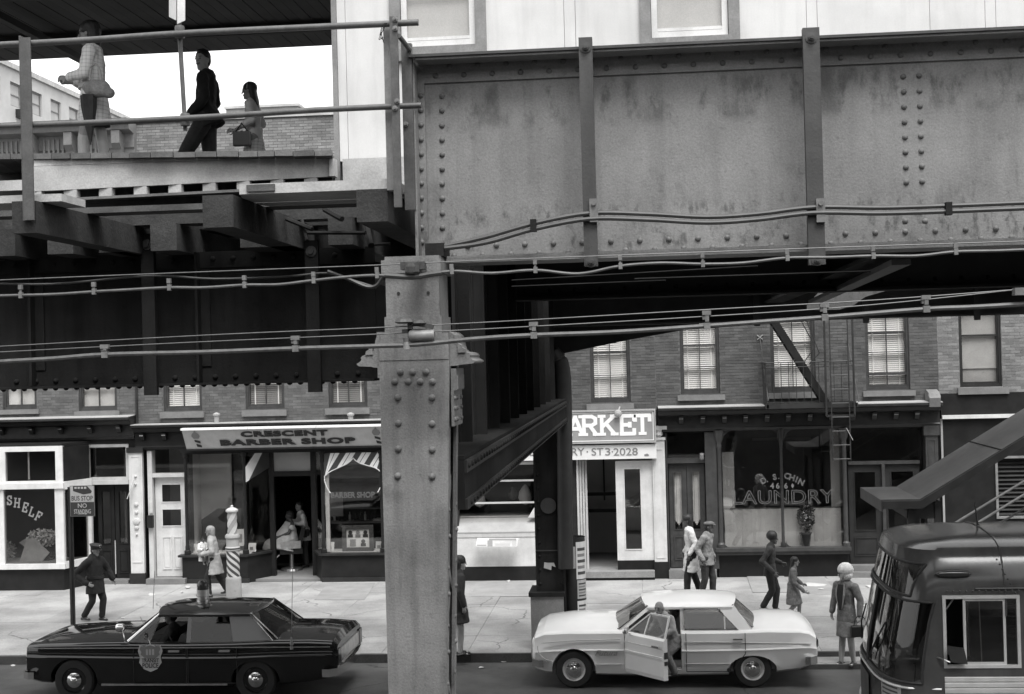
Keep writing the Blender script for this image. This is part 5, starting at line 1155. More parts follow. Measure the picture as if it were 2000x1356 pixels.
# ---------------------------------------------------------------- foreground cables on their own messenger wires
YL = 9.55
def aerial(label, grp, wires, cable, clips, rc, rw, Y, m, big):
    t = empty('aerial_cable', P(1000, 600, Y), label, 'cable', grp)
    for w in wires: MB().tube(smooth([P(a, b, Y) for a, b in w], 4), rw, 6).build('messenger_wire', 'cable_light', t, True)
    MB().tube(smooth([P(a, b, Y-.0) for a, b in cable], 6), rc, 8).build('cable', m, t, True)
    for cx_, ct, cb in clips:
        a, b = P(cx_, ct, Y), P(cx_+1, cb, Y)
        k = MB()
        if big: k.box(a.x-.03, a.x+.03, Y-.02, Y+.02, a.z-.012, a.z+.018).box(b.x-.012, b.x+.014, Y-.018, Y+.018, b.z+.03, a.z).box(b.x-.03, b.x-.01, Y-.012, Y+.02, (a.z+b.z)/2, (a.z+b.z)/2+.03).box(b.x-.022, b.x+.022, Y-rc-.008, Y+rc+.008, b.z-rc-.006, b.z+rc+.006)
        else: k.box(a.x-.013, a.x+.013, Y-.014, Y+.014, a.z-.02, a.z+.014).box(a.x-.007, a.x+.007, Y-.008, Y+.008, b.z, a.z).box(b.x-.013, b.x+.013, Y-rc-.004, Y+rc+.004, b.z-rc-.01, b.z+rc+.012)
        k.build('cable_clip', 'galv', t)
    return t
W1 = [(-40, 549), (200, 539), (480, 528), (740, 518), (870, 512), (1045, 505), (1370, 493), (1705, 481), (2040, 470)]
C1 = [(-40, 579), (40, 577), (110, 575), (183, 570), (255, 566), (330, 562), (400, 562), (477, 557), (545, 556), (612, 548), (680, 541), (736, 538), (808, 540), (882, 530), (960, 534), (1045, 528), (1130, 535), (1211, 520), (1290, 514), (1372, 516), (1450, 514), (1537, 504), (1620, 503), (1705, 500), (1790, 500), (1866, 492), (1950, 490), (2040, 486)]
cl1 = [(40, 561), (183, 556), (330, 549), (477, 543), (612, 536), (736, 527), (882, 521), (1045, 512), (1211, 504), (1372, 499), (1537, 492), (1705, 486), (1866, 480)]
cy1 = {40: 577, 183: 570, 330: 562, 477: 557, 612: 548, 736: 538, 882: 530, 1045: 528, 1211: 520, 1372: 516, 1537: 504, 1705: 500, 1866: 492}
ac1 = aerial('upper sagging grey cable clipped under a thin wire, crossing the whole view', 'aerial cables', [W1], C1, [(x_, t_-1, cy1[x_]) for x_, t_ in cl1], .0105, .0045, YL, 'cable_light', False)
p = P(808, 521, YL+.03); MB().box(p.x-.085, p.x+.085, YL-.03, YL+.06, p.z-.022, p.z+.03).box(p.x-.05, p.x+.05, YL-.045, YL+.3, p.z-.04, p.z+.02).lathe([(.045, -.04), (.05, 0), (.045, .035)], (p.x-.01, YL-.01, p.z-.005), 'z', 10).build('wall_bracket', 'steel_mid', ac1)
MB().tube(smooth([P(a, b, YL-.006) for a, b in ((752, 538), (780, 540), (808, 541), (840, 536), (862, 533))], 4), .020, 8).build('wrapped_joint', 'cable', ac1, True)
W2 = [(-40, 679), (400, 655), (740, 640), (1000, 627), (1400, 604), (1700, 587), (1985, 566)]; W3 = [(-40, 690), (350, 670), (735, 653), (1000, 640), (1400, 617), (1700, 596), (1985, 566)]
C2 = [(-40, 709), (100, 701), (205, 693), (400, 688), (577, 681), (740, 676), (815, 673), (930, 662), (1042, 655), (1200, 649), (1380, 637), (1500, 628), (1610, 620), (1808, 604), (1900, 600), (2040, 592)]
ac2 = aerial('lower thick grey cable hung on heavy clips below two thin wires', 'aerial cables', [W2, W3], C2, [(205, 678, 693), (577, 661, 681), (1042, 634, 655), (1380, 612, 637), (1610, 597, 620), (1808, 582, 604)], .0165, .0045, YL+.04, 'cable_light', True)
p = P(800, 640, YL); bk = MB()
bk.lathe([(.05, -.0), (.075, .01), (.06, .03), (.03, .045)], (p.x-.04, YL+.05, p.z+.03), 'z', 10).lathe([(.04, 0), (.055, .01), (.03, .03)], (p.x+.06, YL+.05, p.z+.02), 'z', 10)
bk.box(p.x-.06, p.x+.11, YL+.03, YL+.08, p.z-.035, p.z-.01).box(p.x-.02, p.x+.01, YL+.03, YL+.09, p.z-.09, p.z+.03).bar((p.x+.02, YL+.05, p.z+.03), (p.x+.16, YL+.05, p.z-.0), .03, .03); bk.build('insulator_bracket', 'steel_mid', ac2)
p = P(822, 656, YL); MB().lathe([(.038, -.09), (.045, -.08), (.045, .08), (.038, .09)], (p.x, YL+.05, p.z), 'x', 12).build('splice_canister', 'galv', ac2, True)
p = P(792, 660, YL); MB().lathe([(.028, -.05), (.02, 0), (.028, .03)], (p.x, YL+.03, p.z-.03), 'z', 8).build('cable_clip', 'galv', ac2)
p = P(1990, 568, YL); MB().box(p.x-.03, p.x+.1, YL-.02, YL+.06, p.z-.03, p.z+.02).build('wire_anchor', 'galv', ac2)
# ================================================================== SIGNS AND SHOP THINGS
# Crescent barber shop fascia: board leaning out at the top
SGN = empty('shop_sign', P(555, 857, YF-.4), 'long grey leaning sign board reading CRESCENT BARBER SHOP', 'sign')
xa, xb = P(353, 836, YF-.62).x, P(752, 836, YF-.62).x
zt_, zb_ = P(555, 837, YF-.62).z, P(555, 874, YF-.3).z
tilt = math.atan2(.32, zt_-zb_)
SGf = lambda z: YF-.3-.32*(z-zb_)/(zt_-zb_)
MB().prism([(xa+.02, YF-.3, zb_), (xa+.02, YF-.62, zt_), (xa+.02, YF-.57, zt_), (xa+.02, YF-.24, zb_)], (xb-xa-.04, 0, 0)).build('board', 'sign_grey', SGN)
MB().prism([(xa+.02, YF-.24, zb_), (xa+.02, YF-.57, zt_), (xa+.02, YF-.12, zt_), (xa+.02, YF-.12, zb_)], (xb-xa-.04, 0, 0)).build('sign_box', 'dark_paint', SGN)
for i in range(3): MB().box(xa+(xb-xa)*i/3*1.0+.006, xa+(xb-xa)*(i+1)/3-.006, YF-.66, YF-.45, zt_+.002, zt_+.05).build('light_tube_cover', 'letter_white', SGN)
MB().box(xa+.02, xb, YF-.32, YF-.15, zb_-.04, zb_-.003).build('bottom_trim', 'dark_paint', SGN)
zl1, zl2 = zb_+(zt_-zb_)*.74, zb_+(zt_-zb_)*.31
text('sign_lettering', 'CRESCENT', .165, 'sign_letter', SGN, (P(556, 850, YF-.5).x, SGf(zl1)-.012, zl1), 2.06, ext=.012, bold=.05, rot_x=math.pi/2+tilt, space=1.1)
text('sign_lettering', 'BARBER SHOP', .175, 'sign_letter', SGN, (P(562, 865, YF-.4).x, SGf(zl2)-.012, zl2), 3.2, ext=.012, bold=.05, rot_x=math.pi/2+tilt, space=1.1)
for px_ in (384, 736):                                        # painted onion-topped barber poles
    x = P(px_, 855, YF-.45).x
    def on(u, v): z = zb_+(zt_-zb_)*v; return (x+u, SGf(z)-.006, z)
    MB().prism([on(*q) for q in ((-.06, .55), (-.1, .68), (-.08, .8), (-.03, .88), (0, .97), (.03, .88), (.08, .8), (.1, .68), (.06, .55))], (0, -.004, 0)).build('painted_pole', 'letter_grey', SGN)
    MB().prism([on(*q) for q in ((-.05, .5), (.08, .42), (.08, .30), (-.05, .38))], (0, -.004, 0)).prism([on(*q) for q in ((-.03, .28), (.09, .2), (.09, .08), (-.02, .12))], (0, -.004, 0)).build('painted_pole', 'sign_letter', SGN)
# market sign: grey panel with white slab letters over a white telephone board
MK = empty('shop_sign', P(1180, 850, YF-.2), 'grey framed sign with white slab letters MARKET above a white telephone board', 'sign')
zm0, zm1 = P(1200, 866, YF-.3).z, P(1200, 801, YF-.3).z; xm0, xm1 = P(820, 835, YF-.3).x, P(1281, 835, YF-.3).x
MB().box(xm0, xm1-.03, YF-.28, YF-.08, zm0+.03, zm1-.03).build('panel', 'market_board', MK)
f = MB(); frame_rect(f, (xm0, xm1, zm0, zm1), .035, YF-.31, YF-.1); f.build('frame', 'sheet_metal', MK)
f = MB(); frame_rect(f, (xm0+.05, xm1-.05, zm0+.05, zm1-.05), .018, YF-.29, YF-.281); f.build('painted_border', 'letter_white', MK)
lw = P(1250, 832, YF-.3).x-P(1213, 832, YF-.3).x
for ch, px_ in (('M', 1058), ('A', 1106), ('R', 1153.5), ('K', 1191), ('E', 1228), ('T', 1252)):
    x = P(px_ if ch not in 'RKET' else {'R': 1134, 'K': 1169, 'E': 1208, 'T': 1237}[ch], 832, YF-.29).x
    l = MB(); slab_letter(l, ch, (x, YF-.281, P(1200, 848, YF-.3).z), lw*(1.15 if ch == 'M' else .96), P(1200, 813, YF-.3).z-P(1200, 848, YF-.3).z, .085)
    l.build('sign_letter', 'letter_white', MK)
zw_0, zw_1 = P(1200, 897, YF-.25).z, P(1200, 869, YF-.25).z
MB().box(xm0, xm1, YF-.24, YF-.08, zw_0, zw_1).build('telephone_board', 'sign_white', MK)
for s_, pc_, w_ in (('RY', 1129, .30), ('·', 1147, .035), ('ST', 1167, .27), ('3', 1187, .12), ('·', 1196, .03), ('2028', 1222, .55)): text('sign_lettering', s_, .17 if s_ != '·' else .035, 'letter_grey', MK, P(pc_, 882.5, YF-.245), w_, ext=.004, bold=.006)
text('sign_lettering', 'E', .17, 'letter_grey', MK, P(1039, 883, YF-.245), .1, ext=.004, bold=.006)
MB().prism([P(a, b, YF-.243) for a, b in ((1258, 888), (1264, 886), (1268, 889), (1266, 891), (1259, 891))], (0, -.003, 0)).build('painted_squiggle', 'letter_grey', MK)
p = P(1207, 808, YF-.35); tag(MB().lathe([(.09, 0), (.07, -.05), (.02, -.07)], (p.x, p.y, p.z), 'y', 10).bar((p.x, p.y, p.z+.02), (p.x+.05, p.y+.3, p.z+.15), .03, .03).build('sign_lamp', 'sheet_metal'), 'small grey lamp fixed over the top edge of the MARKET sign', 'lamp')
# lettering SHELF on the bay glass at far left
sx = [(14, 970, .02, 'S'), (28, 974, -.12, 'H'), (43, 982, -.26, 'E'), (56, 990, -.36, 'L'), (68, 998, -.45, 'F')]
for px_, py_, an, ch in sx:
    l = MB(); p = P(px_-.5, py_+16, YB+.04); slab_letter(l, ch, (p.x, p.y, p.z), .135, .20, .034, an); o = l.build('window_lettering', 'gilt', bay)
    
# window display in the bay: cardboard sheets, dried flowers, baskets
zfl = zb0+.14
def sheet(pts, Y, d, m, name, label, cat): return tag(MB().prism([P(a, b, Y) for a, b in pts], (0, d, 0)).build(name, m), label, cat)
sheet([(36, 1104), (52, 1054), (66, 1050), (96, 1080), (76, 1104)], YB+.3, .03, 'plank_light', 'cardboard_sheet', 'large folded pale cardboard sheet leaning in the SHELF window', 'cardboard')
sheet([(37, 1060), (66, 1042), (80, 1055), (50, 1070)], YB+.45, .02, 'sheet_metal', 'cardboard_sheet', 'narrow grey cardboard sheet behind the large pale one in the SHELF window', 'cardboard')
def leaf_cloud(name, c, rad, n, m, label, cat, size=.05, parent=None):
    mb = MB()
    for i in range(n):
        v = Vector((random.gauss(0, 1), random.gauss(0, 1), random.gauss(0, 1))); v.normalize(); v *= random.random()**.4
        p = Vector(c)+Vector((v.x*rad[0], v.y*rad[1], v.z*rad[2])); a = Vector((random.uniform(-1, 1), random.uniform(-1, 1), random.uniform(-1, 1))).normalized(); b = a.orthogonal().normalized(); s = size*random.uniform(.6, 1.3)
        mb.add([p-a*s, p+b*s*.5, p+a*s, p-b*s*.5], [(0,1,2,3)])
    o = mb.build(name, m, parent, fix=False)
    if label: tag(o, label, cat)
    return o
p = P(85, 1050, YB+.5); leaf_cloud('dried_flowers', p, (.42, .2, .22), 420, 'curtain', 'bunch of pale dried flowers in the SHELF window', 'flowers', .045)
p = P(15, 1075, YB+.5); leaf_cloud('dried_flowers', p, (.2, .2, .26), 200, 'sheet_metal', 'small grey bunch of dried flowers at the left of the SHELF window', 'flowers', .04)
p = P(88, 1090, YB+.55); leaf_cloud('dried_flowers', p, (.3, .15, .16), 200, 'interior', 'dark bunch of stems under the pale dried flowers', 'flowers', .05)
# barber shop: framed photographs, small cards
def framed(cx_, cy_, w_, h_):
    t = empty('framed_photographs', P(cx_, cy_+h_/2, YF-.0), 'dark framed board of haircut photographs in the right barber window', 'picture')
    x0, x1 = P(cx_-w_/2, cy_, YF+.03).x, P(cx_+w_/2, cy_, YF+.03).x; z0, z1 = zsl+.02, P(cx_, cy_-h_/2, YF+.03).z
    m_ = MB(); frame_rect(m_, (x0, x1, z0, z1), .1, YF+.02, YF+.07); m_.build('frame', 'brown_wood', t); MB().box(x0+.09, x1-.09, YF+.05, YF+.06, z0+.09, z1-.09).build('mount', 'trim_white', t)
    W_, H_ = x1-x0-.2, z1-z0-.2
    for i, (u, v) in enumerate(((.17, .75), (.5, .75), (.83, .75), (.27, .25), (.73, .25))):
        cx, cz = x0+.1+u*W_, z0+.1+v*H_; q = MB()
        q.box(cx-W_*.13, cx+W_*.13, YF+.045, YF+.0495, cz-H_*.2, cz+H_*.2); q.build('photograph', 'curtain' if i != 3 else 'letter_grey', t)
        h = MB().lathe([(.05, 0), (.05, -.004)], (cx, YF+.0445, cz+H_*.08), 'y', 10).box(cx-.06, cx+.06, YF+.040, YF+.0440, cz-H_*.19, cz-H_*.02); h.build('portrait', 'cloth_dark' if i % 2 == 0 else 'cloth_mid', t)
framed(699, 1055, 61, 58)
for cx_, lab in ((645, 'small white card standing at the left end of the right barber window'), (741, 'small white card beside the pillar in the right barber window'), (378, 'white card standing by the turned post in the left barber window'), (492, 'small white box standing in the angled barber window')):
    p = P(cx_, 1078, YF+.15); o = empty('window_card', (p.x, p.y, zsl+.03), lab, 'card'); MB().prism([(p.x-.09, p.y, zsl+.035), (p.x+.09, p.y, zsl+.035), (p.x+.09, p.y+.06, zsl+.23), (p.x-.09, p.y+.06, zsl+.23)], (0, .012, 0)).build('card', 'trim_white', o); MB().box(p.x-.05, p.x+.03, p.y-.004, p.y+.002, zsl+.08, zsl+.15).build('print', 'letter_grey', o)
for px_, py_, w_, h_, m, Y, lab, nm in ((467, 1050, .3, .4, 'curtain', YF+.3, 'pale poster with portraits low in the left barber window', 'poster'), (456, 1025, .16, .2, 'trim_white', YF+.4, 'small white notice high in the left barber window', 'poster')):
    p = P(px_, py_, Y); t = empty('poster', p, lab, nm); MB().box(p.x-w_/2, p.x+w_/2, Y, Y+.01, p.z-h_/2, p.z+h_/2).build('sheet', m, t); MB().box(p.x-w_*.3, p.x+w_*.25, Y-.006, Y-.002, p.z-h_*.3, p.z+h_*.2).build('print', 'letter_grey', t)
# mirror shelf with bottles and towels deep in the barber shop
t = empty('barber_shelf', P(690, 1020, YF+2.2), 'shelf with bottles and folded white towels at the back of the barber shop', 'shelf')
p = P(735, 1018, YF+2.2); MB().box(p.x-1.2, p.x+.2, p.y, p.y+.4, p.z-.05, p.z).build('board', 'interior_mid', t)
for k in range(9): q = p.x-1.1+k*.13; MB().lathe([(.03, 0), (.03, .14), (.012, .17), (.012, .22)], (q, p.y+.2, p.z), 'z', 8).build('bottle', 'curtain' if k % 3 == 0 else 'lamp_dark', t)
MB().box(p.x-.1, p.x+.15, p.y+.05, p.y+.3, p.z, p.z+.05).build('towel', 'cloth_white', t)
t = empty('wall_chart', P(663, 950, YF+2.6), 'pale framed chart on the back wall of the barber shop', 'chart'); p = P(650, 985, YF+1.6); MB().box(p.x-.2, p.x+.25, p.y, p.y+.02, p.z-.3, p.z+.3).build('sheet', 'interior_mid', t)
# barber chair with customer is built with the people
# barber pole on the pavement
bp = G(457, 1170, PZ)
po_ = empty('barber_pole', bp, 'freestanding striped barber pole with ball top on a round base', 'barber pole')
SPX = depth(bp)/FPX; H_ = (1170-990)*SPX; R_ = 15.5*SPX
def zz(py_): return PZ+(1170-py_)*SPX
MB().lathe([(R_*1.0, 0), (R_*.98, zz(1137)-PZ), (R_*.95, zz(1133)-PZ), (R_*.97, zz(1129)-PZ), (R_*.85, zz(1126)-PZ)], bp, 'z', 20).build('base', 'sheet_metal', po_, True)
def striped(z0, z1, r, n, turns, ma, mb_, name):
    A_, B_ = MB(), MB(); N = 24; K = n*2
    for k in range(K):
        tgt = A_ if k % 2 == 0 else B_
        for j in range(N):
            vs = []
            for jj, kk in ((j, k), (j, k+1), (j+1, k+1), (j+1, k)):
                a = 2*math.pi*(kk/K+turns*jj/N); vs.append((bp.x+r*math.cos(a), bp.y+r*math.sin(a), z0+(z1-z0)*jj/N))
            tgt.add(vs, [(0, 1, 2, 3)])
    A_.build(name, ma, po_, True, fix=False); B_.build(name, mb_, po_, True, fix=False)
striped(zz(1126), zz(1076), R_*.82, 5, -.75, 'trim_cream', 'stripe_dark', 'striped_drum')
MB().lathe([(R_*.82, zz(1076)-PZ), (R_*.93, zz(1074)-PZ), (R_*.93, zz(1069)-PZ), (R_*.80, zz(1067)-PZ), (R_*.80, zz(1052)-PZ), (R_*.93, zz(1050)-PZ), (R_*.93, zz(1046)-PZ), (R_*.78, zz(1043)-PZ)], bp, 'z', 20).build('collar', 'sheet_metal', po_, True)
MB().lathe([(R_*.815, zz(1073)-PZ), (R_*.95, zz(1072)-PZ), (R_*.95, zz(1070)-PZ), (R_*.81, zz(1069)-PZ)], bp, 'z', 20).build('band', 'dark_paint', po_, True)
striped(zz(1043), zz(1000), R_*.62, 3, .5, 'trim_cream', 'sheet_metal', 'striped_globe')
MB().lathe([(R_*.62, zz(1001)-PZ), (R_*.78, zz(999)-PZ), (R_*.78, zz(996)-PZ), (R_*.5, zz(993)-PZ), (R_*.16, zz(991)-PZ), (R_*.2, zz(989)-PZ), (R_*.08, zz(987)-PZ)], bp, 'z', 16).build('cap', 'trim_cream', po_, True)
# bus stop sign
bs = G(143, 1227, PZ); Yb = bs.y
bt = empty('bus_stop_sign', bs, 'bus stop sign plate on a slim dark post at the kerb, far left', 'sign')
xb_ = bs.x; zs0, zs1 = P(164, 1008, Yb).z, P(164, 948, Yb).z
MB().box(xb_-.045, xb_+.045, Yb-.02, Yb+.02, PZ-.02, zs1-.03).box(xb_-.012, xb_+.012, Yb-.05, Yb-.02, PZ, zs1-.05).build('post', 'steel_black', bt)
x0, x1 = P(139.5, 975, Yb).x, P(187.5, 975, Yb).x; zmid_ = P(164, 980, Yb).z
MB().box(x0, x1, Yb-.07, Yb-.062, zs0, zs1).build('plate', 'letter_grey', bt)
MB().box(x0+.012, x1-.012, Yb-.074, Yb-.0705, zmid_, zs1-.012).build('upper_panel', 'curtain', bt)
MB().box(x0+.012, x1-.012, Yb-.074, Yb-.0705, zs0+.012, zmid_-.006).build('lower_panel', 'stripe_dark', bt)
cx = (x0+x1)/2; u = (x1-x0)
text('sign_lettering', 'BUS STOP', .095, 'stripe_dark', bt, (cx, Yb-.0745, zmid_+.075), u*.86, ext=.003, bold=.01)
text('sign_lettering', 'NO', .085, 'curtain', bt, (cx, Yb-.0745, zmid_-.07), u*.36, ext=.003, bold=.008)
text('sign_lettering', 'STANDING', .085, 'curtain', bt, (cx, Yb-.0745, zmid_-.185), u*.68, ext=.003, bold=.008)
MB().box(cx-u*.18, cx+u*.12, Yb-.078, Yb-.0745, zs0+.045, zs0+.055).prism([(cx+u*.12, Yb-.0745, zs0+.035), (cx+u*.2, Yb-.0745, zs0+.05), (cx+u*.12, Yb-.0745, zs0+.065)], (0, -.003, 0)).build('arrow', 'curtain', bt)
bus_ = MB(); zz0 = zmid_+.15
bus_.prism([(cx-u*.36, Yb-.0745, zz0+.07), (cx-u*.36, Yb-.0745, zz0+.17), (cx+u*.2, Yb-.0745, zz0+.17), (cx+u*.4, Yb-.0745, zz0+.06), (cx+u*.36, Yb-.0745, zz0+.02), (cx+u*.05, Yb-.0745, zz0+.0)], (0, -.003, 0)); bus_.build('bus_picture', 'stripe_dark', bt)
for k in range(4): MB().box(cx-u*.3+k*u*.13, cx-u*.3+k*u*.13+u*.09, Yb-.081, Yb-.078, zz0+.11, zz0+.15).build('picture_window', 'curtain', bt)
# poster covered drum by the far column
d0 = G(1121, 1235, PZ); dz0, dz1 = PZ, P(1121, 1048, 24.55).z; rd = 22.5*24.55/FPX
dt = empty('poster_drum', (P(1121, 1100, 24.55).x, 24.55, PZ), 'tall open topped sheet metal drum pasted with torn posters beside the far column', 'drum')
dc = dt.location
MB().lathe([(rd*.97, 0), (rd, .03), (rd, dz1-PZ-.02), (rd*1.03, dz1-PZ), (rd*.97, dz1-PZ), (rd*.95, dz1-PZ-.02), (rd*.95, .3)], dc, 'z', 28, cap=False).build('drum', 'steel_black', dt, True)
def wrap(a0, a1, z0, z1, m, r=1.012, name='poster'):
    n = 6; vs, fs = [], []
    for i in range(n+1):
        a = a0+(a1-a0)*i/n
        for rr in (rd*r, rd*r-.003):
            for z in (z0, z1): vs.append((dc.x+rr*math.sin(a), dc.y-rr*math.cos(a), z))
    for i in range(n):
        k = i*4; fs += [(k, k+4, k+5, k+1), (k+2, k+3, k+7, k+6), (k+1, k+5, k+7, k+3), (k, k+2, k+6, k+4)]
    fs += [(0, 1, 3, 2), (n*4, n*4+2, n*4+3, n*4+1)]
    MB().add(vs, fs).build(name, m, dt)
hh = dz1-PZ
for a0, a1, f0_, f1_, m in ((.25, 1.5, .62, .96, 'curtain'), (.3, 1.5, .44, .61, 'plank_light'), (.28, 1.45, .2, .42, 'curtain'), (.35, 1.4, .02, .19, 'plank_light'), (-.15, .2, .72, .92, 'sheet_metal'), (-.9, -.45, .1, .2, 'sheet_metal')):
    wrap(a0, a1, PZ+hh*f0_, PZ+hh*f1_, m)
    if m != 'sheet_metal':
        for k in range(5): wrap(a0+.12, a1-.25-.1*(k % 2), PZ+hh*(f0_+(f1_-f0_)*(.12+.16*k)), PZ+hh*(f0_+(f1_-f0_)*(.2+.16*k)), 'letter_grey' if k % 2 else 'stripe_dark', 1.022, 'print')
# waste paper on the pavement, torn sheets
def litter(cx_, cy_, w_, h_, z, lab):
    n = 9; pts = []
    for k in range(n):
        a = 2*math.pi*k/n; p = G(cx_+w_/2*math.cos(a)*random.uniform(.75, 1.1), cy_+h_/2*math.sin(a)*random.uniform(.7, 1.1), z); pts.append((p.x, p.y, z+.003+random.uniform(0, .02)))
    c = G(cx_, cy_, z); k0 = MB(); vs = pts+[(c.x, c.y, z+.03)]
    k0.add(vs, [(i, (i+1) % n, n) for i in range(n)]); o = k0.build('waste_paper', 'paper', fix=False); tag(o, lab, 'paper', 'litter on the pavement'); return o
litter(1590, 1143, 52, 8, PZ, 'widest sheet of white waste paper on the pavement, behind the girl')
litter(1708, 1146, 36, 8, PZ, 'white waste paper on the pavement between the blond woman and the bus')
litter(1603, 1152, 14, 3, PZ, 'sliver of paper beside the widest waste paper sheet')
litter(1688, 1184, 12, 4, PZ, 'scrap of paper on the pavement right of the blond woman')
litter(983, 1292, 16, 6, 0.0, 'crumpled paper in the gutter left of the white car')
litter(940, 1305, 12, 4, 0.0, 'small paper scrap on the road right of the near column')
litter(297, 1162, 16, 5, PZ, 'white paper scrap on the pavement in front of the white house door')
litter(240, 1208, 8, 3, PZ, 'tiny paper scrap on the pavement near the policeman')
litter(367, 1148, 10, 6, PZ, 'crumpled white paper by the doorstep left of the woman with the baby')
litter(993, 1136, 8, 4, PZ, 'small paper scrap on the pavement below the market window')
litter(25, 1301, 10, 3, 0.0, 'paper scrap in the gutter at far left in front of the black car')
litter(355, 1158, 6, 3, PZ, 'paper fleck on the pavement behind the roof beacon of the black car')
# market window: sticker, loaves, tins, hams
t = empty('window_sticker', P(970, 1055, YF-.16), 'wide faded sticker with an oval picture on the sloping market window sill', 'sticker')
def slp(px_, py_):
    z = P(px_, py_, YF+.05).z; f = (z-(wz0+.03))/max(.01, (wz1+.02-wz0-.03)); y = YF-.16+.41*f; return Vector((P(px_, py_, y).x, y-.006, z))
MB().prism([slp(929, 1061), slp(1010, 1061), slp(1013, 1047), slp(932, 1047)], (0, -.003, .002)).build('sheet', 'plank_light', t)
for a0, a1, b0_, b1_, m in ((955, 1008, 1048, 1051, 'letter_grey'), (952, 962, 1051, 1061, 'letter_grey'), (1000, 1008, 1050, 1060, 'sheet_metal'), (966, 996, 1056, 1060, 'sheet_metal'), (931, 950, 1058, 1060, 'letter_grey')):
    MB().prism([slp(a0, b1_)+Vector((0, -.004, 0)), slp(a1, b1_)+Vector((0, -.004, 0)), slp(a1, b0_)+Vector((0, -.004, 0)), slp(a0, b0_)+Vector((0, -.004, 0))], (0, -.002, .001)).build('print', m, t)
def boxthing(px0, py0, px1, py1, Y, d, m, nm, lab, cat, parts=()):
    x0, x1, z0, z1 = RC(px0, py0, px1, py1, Y); t = empty(nm, ((x0+x1)/2, Y, z0), lab, cat); MB().box(x0, x1, Y, Y+d, z0, z1).build('body', m, t)
    for (u0, v0, u1, v1, mm, n2) in parts: MB().box(x0+(x1-x0)*u0, x0+(x1-x0)*u1, Y-.008, Y-.001, z0+(z1-z0)*v0, z0+(z1-z0)*v1).build(n2, mm, t)
    return t
boxthing(907, 1018, 930, 1036, YF+.35, .25, 'trim_white', 'bread_box', 'white bread box with dark print, left in the market window', 'box', ((.1, .3, .5, .5, 'letter_grey', 'print'), (.6, .1, .8, .9, 'sheet_metal', 'stripe')))
boxthing(931, 1012, 955, 1036, YF+.4, .3, 'trim_cream', 'bread_box', 'taller pale box beside the bread box in the market window', 'box', ((.2, .2, .8, .35, 'letter_white', 'print'), (.3, .6, .6, .8, 'stripe_dark', 'stripe')))
boxthing(962, 1028, 1000, 1040, YF+.3, .3, 'plank_light', 'loaf_tray', 'low ribbed tray of loaves in the market window', 'tray', tuple((k/8+.01, .1, k/8+.1, .9, 'curtain', 'loaf') for k in range(8)))
boxthing(975, 1010, 1012, 1016, YF+.6, .2, 'interior_mid', 'shelf_board', 'short shelf board hanging in the market window', 'shelf', ((.1, .1, .4, .8, 'sheet_metal', 'packet'),))
for px_, py_, r_, m, lab in ((1026, 965, .17, 'interior_mid', 'large pale cured ham hanging in the market window'), (1002, 963, .11, 'black_paint', 'dark hanging ham in the middle of the market window'), (937, 974, .14, 'interior_mid', 'square grey packet on the upper market shelf')):
    p = P(px_, py_, YF+.5); t = tag(MB().lathe([(.01, -r_*1.5), (r_*.7, -r_*1.2), (r_, -r_*.5), (r_*.85, r_*.3), (r_*.4, r_), (.02, r_*1.3)], p, 'z', 12).build('hanging_ham' if 'ham' in lab else 'packet', m, None, True), lab, 'food')
# plant in the laundry window
pp_ = P(1574, 1066, YF+.1); t = empty('potted_plant', pp_, 'bushy potted plant standing in the laundry window', 'plant')
zpot = zsi+.0
MB().lathe([(.09, 0), (.13, .26), (.14, .27), (.14, .31), (.11, .31), (.1, .26)], (pp_.x, YF+.1, zpot), 'z', 14).build('pot', 'dark_paint', t, True)
MB().tube([(pp_.x, YF+.1, zpot+.25), (pp_.x+.02, YF+.1, zpot+.6)], .015, 6).build('stem', 'brown_wood', t)
leaf_cloud('leaves', (pp_.x+.02, YF+.1, zpot+.68), (.2, .12, .36), 420, 'leaf', None, None, .045, t)
leaf_cloud('blossom', (pp_.x+.02, YF+.07, zpot+.62), (.18, .1, .3), 50, 'curtain', None, None, .022, t)
# ================================================================== STAIR TO THE STATION, RIGHT
A0 = G(1722, 976, 2.64); A0 = P(1722, 976, 24.0); Y1_, Y2_ = 24.0, 26.2; zst = P(1722, 976, Y1_).z
sc_ = empty('station_stair', (P(1800, 990, 25).x, 25.1, PZ), 'covered iron stair climbing from the pavement to the station, behind the bus', 'stair')
xs0 = A0.x; xs1 = P(1797, 986, Y1_).x; xs2 = xs1+9.0; rise = .60
def roof_pts(y): return [(xs0, y, zst), (xs1, y, zst), (xs2, y, zst+(xs2-xs1)*rise)]
r0_, r1_ = roof_pts(Y1_), roof_pts(Y2_)
MB().add([*r0_, *r1_, *[(a, b, c-.05) for a, b, c in r0_], *[(a, b, c-.05) for a, b, c in r1_]], [(0, 1, 4, 3), (1, 2, 5, 4), (6, 9, 10, 7), (7, 10, 11, 8), (0, 6, 7, 1), (1, 7, 8, 2), (3, 4, 10, 9), (4, 5, 11, 10), (0, 3, 9, 6), (2, 8, 11, 5)]).build('roof', 'sheet_metal' if False else 'steel_mid', sc_)
MB().box(xs0-.02, xs0+.02, Y1_-.02, Y2_+.02, zst-.2, zst-.002).build('end_fascia', 'steel_mid', sc_)
MB().prism([(xs0, Y1_-.03, zst-.16), (xs1+.03, Y1_-.03, zst-.16), (xs2, Y1_-.03, zst-.16+(xs2-xs1)*rise), (xs2, Y1_-.03, zst-.03+(xs2-xs1)*rise), (xs1, Y1_-.03, zst-.03), (xs0, Y1_-.03, zst-.03)], (0, .028, 0)).build('side_fascia', 'steel_black', sc_)
